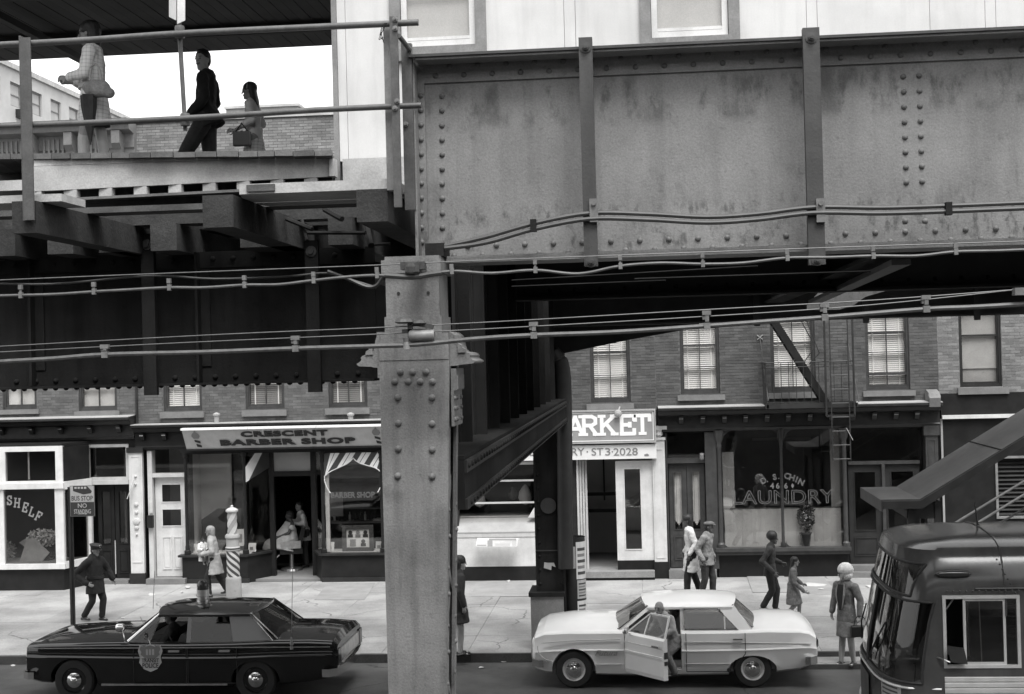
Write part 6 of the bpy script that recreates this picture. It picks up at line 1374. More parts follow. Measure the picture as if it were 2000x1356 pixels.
for i in range(1, 6): x = xs1+i*1.35; z = zst+(x-xs1)*rise; MB().bar((x, Y1_, z+.004), (x, Y2_, z+.004), .03, .014).build('roof_seam', 'steel_dark', sc_)
for x in (xs0+.5, xs0+.95):
    for y in (Y1_+.15, Y2_-.15): MB().box(x-.05, x+.05, y-.05, y+.05, PZ, zst-.05).build('roof_post', 'steel_black', sc_)
MB().box(xs0+.45, xs0+1.0, Y1_+.12, Y2_-.12, zst-.35, zst-.06).build('roof_beam', 'steel_black', sc_)
xt0 = P(1790, 1030, Y1_).x
for y in (Y1_+.15, Y2_-.2): MB().bar((xt0, y, PZ+.1), (xt0+9, y, PZ+.1+9*rise), .05, .3).build('stair_string', 'steel_black', sc_)
trd = proto_mesh('stair_tread', MB().box(-.14, .14, Y1_+.18, Y2_-.22, -.02, .02), 'steel_dark')
for k in range(26): x = xt0+.2+k*.3; piece('stair_tread', trd, sc_, (x, 0, PZ+.15+k*.3*rise))
for px_, y, r_ in ((1862, Y1_+.15, .022), (1905, Y1_+.15, .022), (1950, Y2_-.2, .022)):
    p = P(px_, 1024, y); MB().tube([p, p+Vector((9, 0, 9*rise))], r_, 6).build('handrail', 'trim_grey', sc_)
for k in range(8):
    x = xt0+.3+k*1.1; MB().box(x-.02, x+.02, Y1_+.13, Y1_+.17, PZ+.1+k*1.1*rise, PZ+1.2+k*1.1*rise).build('baluster', 'steel_black', sc_)
# ================================================================== VEHICLES
def boolean_cut(o, cutters):
    for c in cutters:
        m = o.modifiers.new('cut', 'BOOLEAN'); m.object = c; m.operation = 'DIFFERENCE'; m.solver = 'EXACT'
    bpy.context.view_layer.update()
    me = bpy.data.meshes.new_from_object(o.evaluated_get(bpy.context.evaluated_depsgraph_get()))
    o.modifiers.clear(); old = o.data; me.name = o.name.split('.')[0]; o.data = me
    for c in cutters: bpy.data.objects.remove(c)
    for p in me.polygons: p.use_smooth = True
    me.set_sharp_from_angle(angle=math.radians(30))
def lerp_tab(tab, x):
    if x <= tab[0][0]: return tab[0][1:]
    for a, b in zip(tab, tab[1:]):
        if x <= b[0]:
            t = (x-a[0])/(b[0]-a[0]); return tuple(p+(q-p)*t for p, q in zip(a[1:], b[1:]))
    return tab[-1][1:]
def ss(tab, n):            # smooth resampling of a station table
    P_ = [Vector(t[:1]+(0, 0)) for t in tab]; out = []
    xs = sorted(set([tab[0][0]+(tab[-1][0]-tab[0][0])*i/n for i in range(n+1)]+[t[0] for t in tab]))
    for x in xs: out.append((x,)+tuple(lerp_tab(tab, x)))
    return out
def wheel(parent, c, r, wd, hub, ring, side=-1, hs=1.0):
    w = MB().lathe([(r*.62, -wd/2), (r*.9, -wd/2), (r*.985, -wd*.36), (r, -wd*.15), (r, wd*.15), (r*.985, wd*.36), (r*.9, wd/2), (r*.62, wd/2)], c, 'y', 28, cap=False).build('wheel', 'tyre', parent, True)
    s = side
    MB().lathe([(r*.62, s*wd*.36), (r*.61, s*wd*.46), (r*.56, s*wd*.44), (r*.5, s*wd*.30), (r*.02, s*wd*.28)], c, 'y', 28).build('rim', ring, w, True)
    MB().lathe([(r*.50*hs, s*wd*.30), (r*.48*hs, s*wd*.46), (r*.36*hs, s*wd*.52), (r*.22*hs, s*wd*.56), (r*.20*hs, s*wd*.66), (r*.1*hs, s*wd*.72), (.003, s*wd*.73)], c, 'y', 24).build('hubcap', hub, w, True)
    return w
def sedan(root, cf):
    X, Y, Wd = cf['x0'], cf['y0'], cf['w']; m = cf['paint']; gm = cf.get('glass', 'glass_car')
    mb = MB(); rs = []
    for (x, ins, zb, zc, zs, zt) in ss(cf['st'], 26):
        h = [(ins+.10, zb), (ins+.03, zb+.04), (ins+.004, zb+(zc-zb)*.35), (ins, zc-.05), (ins-.012, zc-.012), (ins+.004, zc+.012), (ins+.018, zs-.035), (ins+.055, zs-.004), (ins+.11, zs+.006), (ins+.30, zs+(zt-zs)*.62), (Wd*.36, zs+(zt-zs)*.93)]
        ring = [(X+x, Y+a, b) for a, b in h]+[(X+x, Y+Wd/2, zt)]+[(X+x, Y+Wd-a, b) for a, b in reversed(h)]
        rs.append(ring)
    mb.rings(rs); body = mb.build('body', m, root, False)
    off = world_loc(root)
    cut = []
    for wx, (rx, rz_) in zip(cf['wheels'], cf['arch']):
        pts = [(rx*math.cos(math.pi*k/20), max(-.02, rz_*math.sin(math.pi*k/20))) for k in range(21)]+[(-rx*1.02, -.5), (rx*1.02, -.5)]
        for y0 in (Y-.06, Y+Wd-.34):
            cut.append(MB().prism([(X+wx+p, y0, cf['wz']+q) for p, q in pts], (0, .40, 0)).build('cut', m))
    a, b = cf['cabin']; cut.append(MB().box(X+a, X+b, Y+.13, Y+Wd-.13, .42, 1.6).build('cut', m))
    if 'door_hole' in cf:
        a2, b2 = cf['door_hole']; cut.append(MB().box(X+a2, X+b2, Y-.2, Y+.2, .30, 1.6).build('cut', m))
    boolean_cut(body, cut)
    li = MB().box(X+a+.01, X+b-.01, Y+.14, Y+Wd-.14, .425, .45).box(X+a+.005, X+a+.02, Y+.14, Y+Wd-.14, .45, cf['zs']-.02).box(X+b-.02, X+b-.005, Y+.14, Y+Wd-.14, .45, cf['zs']-.02).box(X+a+.02, X+b-.02, Y+Wd-.15, Y+Wd-.135, .45, cf['zs']-.03)
    if 'door_hole' not in cf: li.box(X+a+.02, X+b-.02, Y+.135, Y+.15, .45, cf['zs']-.03)
    li.build('cabin_lining', 'car_inner', root)
    for (sx, sz) in cf['seats']:
        s = MB().box(X+sx, X+sx+.5, Y+.2, Y+Wd-.2, .45, .68).prism([(X+sx+.42, Y+.2, .68), (X+sx+.60, Y+.2, .68), (X+sx+.72, Y+.2, sz), (X+sx+.60, Y+.2, sz)], (0, Wd-.4, 0)).build('seat', 'car_seat', root)
    MB().box(X+a+.02, X+a+.30, Y+.16, Y+Wd-.16, .70, cf['zs']-.0).build('dashboard', 'car_inner', root)
    sw = MB(); N = 20; ctr = Vector((X+a+.52, Y+.45, .93)); nrm = Vector((.8, 0, .45)).normalized(); u = Vector((0, 1, 0)); v = nrm.cross(u)
    sw.tube([ctr+(u*math.cos(2*math.pi*i/N)+v*math.sin(2*math.pi*i/N))*.19 for i in range(N+1)], .012, 6).tube([ctr, ctr-nrm*.3], .02, 6).bar(ctr-u*.19, ctr+u*.19, .02, .02); sw.build('steering_wheel', 'chrome_dull' if m == 'car_white' else 'car_inner', root, True)
    # greenhouse
    zs, zr = cf['zs'], cf['zr']; iA, iB = cf['in0'], cf['in1']
    def ys(z): t = max(0, min(1, (z-zs)/(zr-zs))); return iA+(iB-iA)*t
    xr0, xr1 = cf['roof']; nu, nv = 14, 12; top, bot = [], []
    for i in range(nu+1):
        u_ = i/nu; x = xr0+(xr1-xr0)*u_
        for j in range(nv+1):
            v_ = j/nv; q = 1-abs(2*v_-1)**2.6; e = math.sin(math.pi*u_)**.5
            bulge = 1-abs(2*v_-1)**2
            xx = x+(-cf['roofbow']*bulge*(1-u_)+cf['roofbow']*bulge*u_)
            z = zr+cf['crown']*q*(.55+.45*e)
            top.append((X+xx, Y+iB-.02+(Wd-2*iB+.04)*v_, z)); bot.append((X+xx, Y+iB-.02+(Wd-2*iB+.04)*v_, z-.035))
    f = []; K = nv+1; Nn = len(top)
    for i in range(nu):
        for j in range(nv):
            q = (i*K+j, (i+1)*K+j, (i+1)*K+j+1, i*K+j+1); f.append(q); f.append(tuple(reversed([k+Nn for k in q])))
    ed = [i*K for i in range(nu+1)]+[nu*K+j for j in range(1, K)]+[i*K+nv for i in range(nu-1, -1, -1)]+[j for j in range(nv-1, 0, -1)]
    for p, q in zip(ed, ed[1:]+ed[:1]): f.append((p, p+Nn, q+Nn, q))
    MB().add(top+bot, f).build('roof', m, root, True)
    def panel(poly, name, mt, th=.045, sides=(0, 1), par=None):
        for s in sides:
            pts = [(X+x, (Y+ys(z)) if s == 0 else (Y+Wd-ys(z)), z) for x, z in poly]
            MB().prism(pts, (0, th if s == 0 else -th, 0)).build(name, mt, par or root)
    for poly, nm, sides in cf['pillars']: panel(poly, nm, m, .05, sides)
    for poly, sides in cf['side_glass']: panel(poly, 'side_window', gm, .006, sides)
    for poly in cf.get('bright', []):
        for s in (0, 1):
            pts = [(X+x, (Y+ys(z)-.006) if s == 0 else (Y+Wd-ys(z)+.006), z) for x, z in poly]
            MB().tube(pts, .009, 6).build('window_trim', 'chrome', root)
    def screen(xb, zb, xt, zt, bow, name):
        n, k = 10, 4; vs, fs = [], []
        for i in range(n+1):
            v_ = i/n; bl = 1-(2*v_-1)**2
            for j in range(k+1):
                t = j/k; z = zb+(zt-zb)*t; yy = ys(z)+.02; x = xb+(xt-xb)*t+bow*bl*(1-t*.5)
                vs.append((X+x, Y+yy+(Wd-2*yy)*v_, z+.0))
        for i in range(n):
            for j in range(k): fs.append((i*(k+1)+j, (i+1)*(k+1)+j, (i+1)*(k+1)+j+1, i*(k+1)+j+1))
        MB().add(vs, fs).build(name, gm, root, True)
        edge_ = [vs[i*(k+1)] for i in range(n+1)]; MB().tube(edge_, .011, 6).build('window_trim', 'chrome', root, True)
        edge_ = [vs[i*(k+1)+k] for i in range(n+1)]; MB().tube(edge_, .010, 6).build('window_trim', 'chrome', root, True)
        for i in (0, n): MB().tube([vs[i*(k+1)+j] for j in range(k+1)], .014, 6).build('window_trim', cf.get('ptrim', 'chrome'), root, True)
    screen(*cf['ws'], 'windscreen'); screen(*cf['rw'], 'rear_window')
    for wx in cf['wheels']:
        wheel(root, (X+wx, Y+.12, cf['wz']), cf['wr'], .19, cf['hub'], cf['rim'], -1, cf['hs']); wheel(root, (X+wx, Y+Wd-.12, cf['wz']), cf['wr'], .19, cf['hub'], cf['rim'], 1, cf['hs'])
    return ys
def bumper(root, X, xs_, Y, Wd, z0, z1, m='chrome', dirn=-1, wrap=.35):
    pts = [(X+xs_-dirn*wrap, Y-.03), (X+xs_-dirn*.1, Y-.045), (X+xs_, Y+.04), (X+xs_+dirn*.06, Y+Wd*.3), (X+xs_+dirn*.07, Y+Wd*.5), (X+xs_+dirn*.06, Y+Wd*.7), (X+xs_, Y+Wd-.04), (X+xs_-dirn*.1, Y+Wd+.045), (X+xs_-dirn*wrap, Y+Wd+.03)]
    rs = []
    for i, (x, y) in enumerate(pts):
        a = Vector(pts[max(i-1, 0)]); b = Vector(pts[min(i+1, len(pts)-1)]); t = (b-a).normalized(); n = Vector((-t.y, t.x))*-1
        if dirn > 0: n = -n
        ring = []
        for u, z in ((-.02, z0), (.035, z0+.02), (.05, (z0+z1)/2), (.035, z1-.02), (-.02, z1)): ring.append((x+n.x*u*1, y+n.y*u*1, z))
        rs.append(ring)
    return MB().rings(rs).build('bumper', m, root, True)
# ---------------------------------------------------------------- black police sedan
Yp = 21.1; Xp = P(46, 1290, Yp).x
lp = lambda px_, py_=1270: P(px_, py_, Yp).x-Xp
Lp_ = lp(657)
pc = empty('police_car', (Xp+Lp_/2, Yp+.95, 0), 'black police sedan with roof beacon and badge on its door, parked at the left', 'police car')
wz = .34; w1, w2 = lp(143, 1326), lp(498, 1326); zsP = .925
st = [(0, .10, .40, .72, .83, .86), (.03, .05, .34, .72, .885, .91), (.25, .01, .30, .72, .91, .96), (1.0, .0, .26, .71, .92, 1.02), (1.62, .0, .22, .70, .925, 1.03), (2.5, .0, .22, .69, .915, .98), (3.4, .0, .22, .69, .925, .99), (4.0, .0, .24, .71, .945, 1.04), (4.6, .01, .30, .72, .945, 1.03), (Lp_-.08, .02, .36, .72, .925, 1.0), (Lp_, .05, .42, .70, .86, .90)]
xw, xt_w = lp(246, 1249), lp(299, 1195); xrb, xrt = lp(530, 1246), lp(480, 1197); xB = lp(363, 1230)
zrP = 1.33
ysP = sedan(pc, dict(x0=Xp, y0=Yp, w=1.9, paint='car_black', glass='glass_dark', st=st, wheels=(w1, w2), arch=((.385, .355), (.385, .30)), hs=.74, wz=wz, wr=.33, hub='chrome', rim='car_black', cabin=(xw+.12, xrb-.25), seats=((xB-.75, 1.02), (xB+.15, 1.0)),
    zs=zsP, zr=zrP, in0=.09, in1=.25, roof=(xt_w, xrt), roofbow=.12, crown=.10,
    pillars=[([(xw-.02, zsP-.01), (xw+.05, zsP-.01), (xt_w+.07, zrP-.01), (xt_w-.0, zrP)], 'windscreen_pillar', (0, 1)), ([(xB-.03, zsP-.01), (xB+.04, zsP-.01), (xB+.02, zrP), (xB-.04, zrP)], 'door_pillar', (0, 1)), ([(lp(452), zsP-.01), (xrb+.02, zsP-.01), (xrt+.03, zrP), (lp(438, 1205), zrP)], 'rear_pillar', (0, 1)), ([(xt_w, zrP-.035), (xrt, zrP-.035), (xrt, zrP+.01), (xt_w, zrP+.01)], 'roof_rail', (0, 1))],
    side_glass=[([(xw+.06, zsP), (xB-.03, zsP), (xB-.04, zrP-.03), (xt_w+.07, zrP-.03)], (1,)), ([(xB+.04, zsP), (lp(452), zsP), (lp(438, 1205), zrP-.03), (xB+.02, zrP-.03)], (0, 1)), ([(xw+.06, zsP), (lp(290), zsP), (lp(300), zrP-.06), (xt_w+.03, zrP-.08)], (0,))],
    bright=[[(xw, zsP+.01), (xt_w, zrP-.01), (xrt, zrP-.01), (xrb, zsP+.015)]], ws=(xw-.02, zsP+.02, xt_w, zrP+.01, -.22, 'x')[:5], rw=(xrb+.06, zsP+.04, xrt, zrP+.01, .20, 'x')[:5], ptrim='chrome'))
bumper(pc, Xp, .0, Yp, 1.9, .38, .49, 'chrome', -1, .18); bumper(pc, Xp, Lp_-.02, Yp, 1.9, .40, .52, 'chrome', 1, .20)
MB().box(Xp+.1, Xp+Lp_-.1, Yp-.012, Yp-.002, zsP-.075, zsP-.06).build('side_trim', 'chrome_dull', pc)
MB().box(Xp+w1+.45, Xp+w2-.45, Yp+.012, Yp+.03, .26, .29).build('sill_trim', 'chrome_dull', pc)
MB().box(Xp+Lp_-.04, Xp+Lp_+.012, Yp+.22, Yp+1.68, .58, .78).build('tail_panel', 'chrome_dull', pc)
for y in (.06, 1.64): MB().box(Xp+Lp_-.06, Xp+Lp_+.02, Yp+y, Yp+y+.2, .56, .80).build('tail_light', 'lamp_dark', pc)
for y in (.12, .34, 1.38, 1.60): MB().lathe([(.09, 0), (.085, -.03), (.05, -.045)], (Xp+.02, Yp+y+.08, .66), 'x', 14).build('headlight', 'lamp_white', pc)
MB().box(Xp-.01, Xp+.03, Yp+.56, Yp+1.34, .56, .76).build('grille', 'chrome_dull', pc)
for a, b, nm in ((lp(246)+.12, xB-.005, 'front_door'), (xB+.02, lp(462), 'rear_door')):
    d_ = MB()
    for (p, q) in (((a, .30), (a, .86)), ((b, .30), (b, .86)), ((a, .30), (b, .30))): 
        d_.bar((Xp+p[0], Yp-.002, p[1]), (Xp+q[0], Yp-.002, q[1]), .012, .006, (0, 1, 0))
    d_.build('door_seam', 'rubber', pc)
    MB().box(Xp+b-.28, Xp+b-.10, Yp-.035, Yp-.002, zsP-.135, zsP-.105).build('door_handle', 'chrome', pc)
# TRANSIT POLICE shield on the front door
sxc, szc = lp(294), P(294, 1284, Yp).z
sh = [(-.17, .19), (-.09, .17), (0, .215), (.09, .17), (.17, .19), (.20, .10), (.165, .0), (.18, -.08), (.11, -.18), (0, -.225), (-.11, -.18), (-.18, -.08), (-.165, .0), (-.20, .10)]
bd = MB().prism([(Xp+sxc+a, Yp-.019, szc+b) for a, b in sh], (0, .006, 0)).build('door_badge', 'sign_grey', pc)
bd['label'] = 'pale shield badge lettered TRANSIT POLICE'
MB().prism([(Xp+sxc+a*.86, Yp-.022, szc+b*.5+.085) for a, b in sh], (0, .0025, 0)).build('badge_crest', 'letter_grey', bd)
for k in (-.05, .0, .05): MB().box(Xp+sxc+k-.016, Xp+sxc+k+.016, Yp-.026, Yp-.0225, szc+.04, szc+.13).build('badge_figure', 'plank_light', bd)
text('badge_lettering', 'TRANSIT', .065, 'stripe_dark', bd, (Xp+sxc, Yp-.020, szc-.045), .28, ext=.003, bold=.02)
text('badge_lettering', 'POLICE', .075, 'stripe_dark', bd, (Xp+sxc, Yp-.020, szc-.125), .26, ext=.003, bold=.02)
# roof beacon, spot lamps, mirror, aerials
bc = P(397, 1180, Yp+.95); zrf = zrP+.09
MB().lathe([(.105, 0), (.105, .025), (.09, .035), (.09, .085)], (bc.x, Yp+.95, zrf), 'z', 20).lathe([(.118, .085), (.118, .105)], (bc.x, Yp+.95, zrf), 'z', 20).lathe([(.10, .105), (.10, .19)], (bc.x, Yp+.95, zrf), 'z', 20).build('beacon_base', 'chrome_dull', pc, True)
MB().lathe([(.094, .19), (.096, .25), (.088, .30), (.06, .338), (.015, .35)], (bc.x, Yp+.95, zrf), 'z', 20).build('beacon_dome', 'lamp_dark', pc, True)
for px_, py_, y, r_ in ((233, 1226, Yp+.12, .065),):
    p = P(px_, py_, y); MB().lathe([(.02, .10), (r_, .07), (r_*1.05, 0), (r_*.9, -.04), (r_*.3, -.05)], (p.x, y, p.z), 'x', 16).build('spot_lamp', 'chrome', pc, True); MB().tube([(p.x+.03, y, p.z), (p.x+.08, y+.02, zsP)], .013, 6).build('lamp_stalk', 'chrome', pc)
p = P(285, 1245, Yp-.05); MB().lathe([(.06, 0), (.055, .02), (.02, .035)], (p.x, Yp-.06, p.z+.02), 'x', 14).tube([(p.x+.02, Yp-.05, p.z), (p.x+.05, Yp, zsP-.02)], .01, 6).build('door_mirror', 'chrome', pc)
for (a, b, y) in (((569, 1265), (572, 1085), Yp+.35), ((299, 1190), (302, 1115), Yp+.5), ((282, 1222), (274, 1205), Yp+.2)):
    q0_, q1_ = P(*a, y), P(*b, y); MB().tube([q0_, q1_], .0045, 5).build('aerial', 'galv', pc)
p = P(570, 1262, Yp-.02); MB().lathe([(.03, -.05), (.022, .0), (.03, .03), (.012, .14)], (p.x, Yp-.03, p.z), 'z', 10).build('aerial_base', 'galv', pc)
# ---------------------------------------------------------------- white sedan with its door open
Yw = 21.9; Xw = P(1039, 1290, Yw).x
lw_ = lambda px_, py_=1270: P(px_, py_, Yw).x-Xw
Lw = lp(657) and lw_(1598); zsW = .90; zrW = P(1340, 1186, Yw+.2).z
wc = empty('white_car', (Xw+Lw/2, Yw+.9, 0), 'white sedan at the kerb with its front door standing open', 'car')
w1, w2 = lw_(1121, 1315), lw_(1471, 1320)
st = [(0, .14, .34, .55, .72, .74), (.05, .06, .28, .58, .82, .86), (.2, .02, .24, .60, .885, .95), (.6, .005, .22, .62, .905, 1.02), (1.2, .0, .2, .62, .905, 1.04), (1.75, .0, .19, .61, .90, .98), (2.6, .0, .19, .60, .89, .93), (3.3, .0, .2, .61, .895, .96), (3.7, .0, .22, .62, .91, 1.03), (4.2, .005, .28, .64, .90, 1.01), (Lw-.12, .02, .34, .64, .87, .95), (Lw-.02, .05, .40, .62, .80, .84), (Lw, .10, .45, .6, .72, .74)]
xw, xtw = lw_(1216, 1233), lw_(1266, 1186); xrb, xrt = lw_(1463, 1236), lw_(1432, 1188); xB = lw_(1333, 1230); xq = lw_(1416, 1215); xq2 = lw_(1443, 1234)
ysW = sedan(wc, dict(x0=Xw, y0=Yw, w=1.76, paint='car_white', st=st, wheels=(w1, w2), arch=((.345, .335), (.37, .215)), hs=.85, wz=.30, wr=.298, hub='chrome', rim='trim_white', cabin=(xw+.10, xrb-.15), seats=((xB-.62, .98), (xB+.12, .96)), door_hole=(xw+.02, xB-.02),
    zs=zsW, zr=zrW, in0=.09, in1=.22, roof=(xtw-.02, xrt), roofbow=.09, crown=.13,
    pillars=[([(xw-.06, zsW-.01), (xw+.0, zsW-.01), (xtw+.05, zrW-.01), (xtw-.02, zrW)], 'windscreen_pillar', (0, 1)), ([(xB-.03, zsW-.55), (xB+.03, zsW-.55), (xB+.03, zrW), (xB-.03, zrW)], 'door_pillar', (0, 1)), ([(xq2, zsW-.01), (xrb+.06, zsW-.01), (xrt+.03, zrW+.01), (lw_(1402, 1188), zrW)], 'rear_pillar', (0, 1)), ([(xtw, zrW-.03), (xrt, zrW-.03), (xrt, zrW+.01), (xtw, zrW+.01)], 'roof_rail', (0, 1)), ([(xq-.01, zsW), (xq+.012, zsW), (xq+.012, zrW-.07), (xq-.01, zrW-.06)], 'window_bar', (0, 1))],
    side_glass=[([(xB+.03, zsW), (xq2, zsW), (lw_(1402, 1188), zrW-.03), (xB+.03, zrW-.03)], (0, 1)), ([(xw+.02, zsW), (xB-.03, zsW), (xB-.03, zrW-.03), (xtw+.06, zrW-.03)], (1,))],
    bright=[[(xB+.03, zsW+.005), (xq2, zsW+.005), (lw_(1402, 1188), zrW-.03), (xB+.03, zrW-.03), (xB+.03, zsW)]], ws=(xw-.06, zsW+.02, xtw-.01, zrW+.015, -.24), rw=(xrb+.05, zsW+.03, xrt, zrW+.015, .17)))
bumper(wc, Xw, .02, Yw, 1.76, .36, .47, 'chrome', -1, .16); bumper(wc, Xw, Lw-.03, Yw, 1.76, .38, .50, 'chrome', 1, .17)
for y in (.22, 1.5): MB().lathe([(.10, .0), (.095, -.04), (.05, -.06)], (Xw+.05, Yw+y, .68), 'x', 16).build('headlight', 'lamp_white', wc, True)
MB().box(Xw-.0, Xw+.04, Yw+.4, Yw+1.36, .56, .74).build('grille', 'chrome_dull', wc)
for y in (.16, 1.6): MB().lathe([(.105, 0), (.10, .03), (.05, .06)], (Xw+Lw-.04, Yw+y+.0, .68), 'x', 16).build('tail_light', 'lamp_dark', wc, True)
# pressed side mouldings: the long crease over the front arch and along the body
zcr = P(1460, 1253, Yw).z; zlo = P(1350, 1297, Yw).z
ln = [(lw_(1058), P(1058, 1256, Yw).z), (lw_(1120), P(1120, 1251, Yw).z), (lw_(1212), P(1212, 1249, Yw).z)]
MB().tube([(Xw+a, Yw-.006, b) for a, b in ln], .007, 6).build('side_moulding', 'trim_cream', wc)
MB().tube([(Xw+lw_(1337), Yw-.004, zcr), (Xw+Lw-.1, Yw+.014, P(1590, 1258, Yw).z)], .007, 6).tube([(Xw+lw_(1337), Yw-.006, zlo), (Xw+lw_(1425), Yw-.006, zlo)], .007, 6).tube([(Xw+lw_(1160), Yw-.006, zlo), (Xw+lw_(1214), Yw-.006, zlo)], .007, 6).build('side_moulding', 'trim_cream', wc)
ln = [(1050, 1262), (1052, 1275), (1062, 1286), (1080, 1293)]
MB().tube(smooth([(Xw+lw_(a), Yw+.006, P(a, b, Yw).z) for a, b in ln], 4), .007, 6).build('side_moulding', 'trim_cream', wc)
MB().box(Xw+lw_(1432), Xw+lw_(1451), Yw-.04, Yw-.004, P(1440, 1250, Yw).z, P(1440, 1247, Yw).z).build('door_handle', 'chrome', wc)
text('fender_script', 'Futura', .085, 'chrome_dull', wc, (Xw+lw_(1184), Yw-.014, P(1184, 1275, Yw).z), .36, ext=.006, shear=.5, bold=.004)
d_ = MB()
for (p, q) in (((xB+.05, .27), (xB+.05, .87)), ((lw_(1456), .55), (lw_(1456), .87)), ((lw_(1432), .30), (lw_(1456), .55)), ((xB+.05, .27), (lw_(1432), .27))): d_.bar((Xw+p[0], Yw-.003, p[1]), (Xw+q[0], Yw-.003, q[1]), .010, .006, (0, 1, 0))
d_.build('door_seam', 'rubber', wc)
MB().lathe([(.035, 0), (.035, -.008)], (Xw+lw_(1423), Yw-.0, P(1423, 1309, Yw).z), 'y', 12).build('fuel_cap', 'rubber', wc)
# open front door, hinged at its front edge and swung about 48 degrees
hx = Xw+xw+.02; dw = xB-xw-.05; ang_ = math.radians(-48)
dr_ = empty('front_door', (hx, Yw+.01, 0)); dr_.parent = wc; dr_.location = Vector((hx, Yw+.01, 0))-Vector(wc.location); dr_.rotation_euler = (0, 0, ang_)
def dpart(mb, name, m, sm=False):
    o = mb.build(name, m, None, sm); o.parent = dr_; return o
dp = MB(); rs = []
for x in (0, dw*.25, dw*.5, dw*.75, dw):
    rs.append([(x, .02, .27), (x, .004, .33), (x, .0, .56), (x, -.012, .60), (x, .004, .63), (x, .02, zsW-.03), (x, .06, zsW), (x, .10, zsW), (x, .10, .27)])
dp.rings(rs); dpart(dp, 'door_shell', 'car_white')
dpart(MB().box(.02, dw-.02, .101, .125, .30, zsW-.03), 'door_lining', 'car_seat')
fr_ = MB(); A1, A2 = (0.03, zsW), (xtw-xw+.04, zrW-.02); B1, B2 = (dw-.02, zsW), (dw-.02, zrW-.02)
yy = lambda z: .07+.11*(z-zsW)/(zrW-zsW)
for p, q in ((A1, A2), (A2, B2), (B2, B1)): fr_.bar((p[0], yy(p[1]), p[1]), (q[0], yy(q[1]), q[1]), .022, .028, (0, 1, 0))
xv = (xtw-xw)*.9+.03; fr_.bar((xv, yy(zsW), zsW), (xv+.04, yy(zrW), zrW-.03), .018, .018, (0, 1, 0))
dpart(fr_, 'window_frame', 'car_white')
dpart(MB().add([(a, yy(b), b) for a, b in (A1, B1, B2, A2)], [(0, 1, 2, 3)]), 'side_window', 'glass_car')
dpart(MB().box(dw-.22, dw-.06, -.035, -.004, zsW-.14, zsW-.11), 'door_handle', 'chrome')
dpart(MB().tube([(.0, -.008, .615), (dw, -.008, .615)], .007, 6).tube([(0, .0, zsW-.15), (dw, .0, zsW-.15)], .006, 6), 'side_moulding', 'trim_cream')
dpart(MB().box(dw+.001, dw+.012, .03, .09, zsW-.30, zsW-.2).box(dw+.001, dw+.010, .03, .09, .5, .56), 'door_latch', 'rubber')
dpart(MB().lathe([(.055, 0), (.05, .03), (.02, .05)], (.08, -.05, zsW+.03), 'x', 14).tube([(.1, -.04, zsW+.01), (.12, .03, zsW-.02)], .01, 6), 'door_mirror', 'chrome_dull')
# ---------------------------------------------------------------- city bus, front corner at lower right
Ybs = 15.6; Wb = 2.45; xbn = P(1853, 1240, Ybs).x
bu = empty('city_bus', (xbn+2, Ybs+Wb/2, 0), 'dark city bus seen from above, its curved windscreen and open driver window at lower right', 'bus')
BN = 3.3
def fpar(z):
    """front shape at height z: side inset, corner start, depth of the rounded nose, half width"""
    ins = .0 if z < 2.35 else .26*((z-2.35)/.72)**2.2
    return ins, xbn-.08+.17*max(0, z-1.7)**1.1, .61-.03*max(0, z-1.6), Wb/2-ins
def front_x(z, y):
    ins, xc_, A_, B_ = fpar(z); u = min(1, abs((y-Ybs-Wb/2)/B_)); return xc_-A_*max(0, 1-u**BN)**(1/BN)
def outline(z, n=22):
    """plan outline at height z: near side, superelliptic front, far side"""
    ins, xc_, A_, B_ = fpar(z); pts = []
    for i in range(n+1):
        t = -math.pi/2+math.pi*i/n; c, s = max(0, math.cos(t)), math.sin(t)
        pts.append((xc_-A_*c**(2/BN), Ybs+Wb/2+B_*math.copysign(abs(s)**(2/BN), s)))
    return [(xbn+6, Ybs+ins), (xbn+1.2, Ybs+ins), (xbn+.6, Ybs+ins)]+pts+[(xbn+.6, Ybs+Wb-ins), (xbn+1.2, Ybs+Wb-ins), (xbn+6, Ybs+Wb-ins)]
zl = [.38, .5, .9, 1.3, 1.6, 1.9, 2.2, 2.35, 2.45, 2.55, 2.65, 2.75, 2.84, 2.92, 3.0]
rs = [[(x, y, z) for x, y in outline(z)] for z in zl]
cxr = xbn+1.5; cyr = Ybs+Wb/2
for s, z in ((.93, 3.04), (.84, 3.07), (.6, 3.11), (.25, 3.135)):
    rs.append([(xbn+.9+(x-xbn-.9)*s if x < xbn+3 else x, cyr+(y-cyr)*s, z) for x, y in outline(3.0)])
body = MB().rings(rs).build('body', 'bus_paint', bu, False)
zwa, zwb = P(1912, 1305, Ybs).z, P(1912, 1163, Ybs).z; xwa, xwb = P(1842, 1240, Ybs).x, P(1993, 1240, Ybs).x
cut = [MB().box(xwa, xwb, Ybs-.3, Ybs+.4, zwa, zwb).build('cut', 'bus_paint')]
cut.append(MB().box(xbn-.1, xbn+5.8, Ybs+.12, Ybs+Wb-.12, .9, 2.46).build('cut', 'bus_paint'))
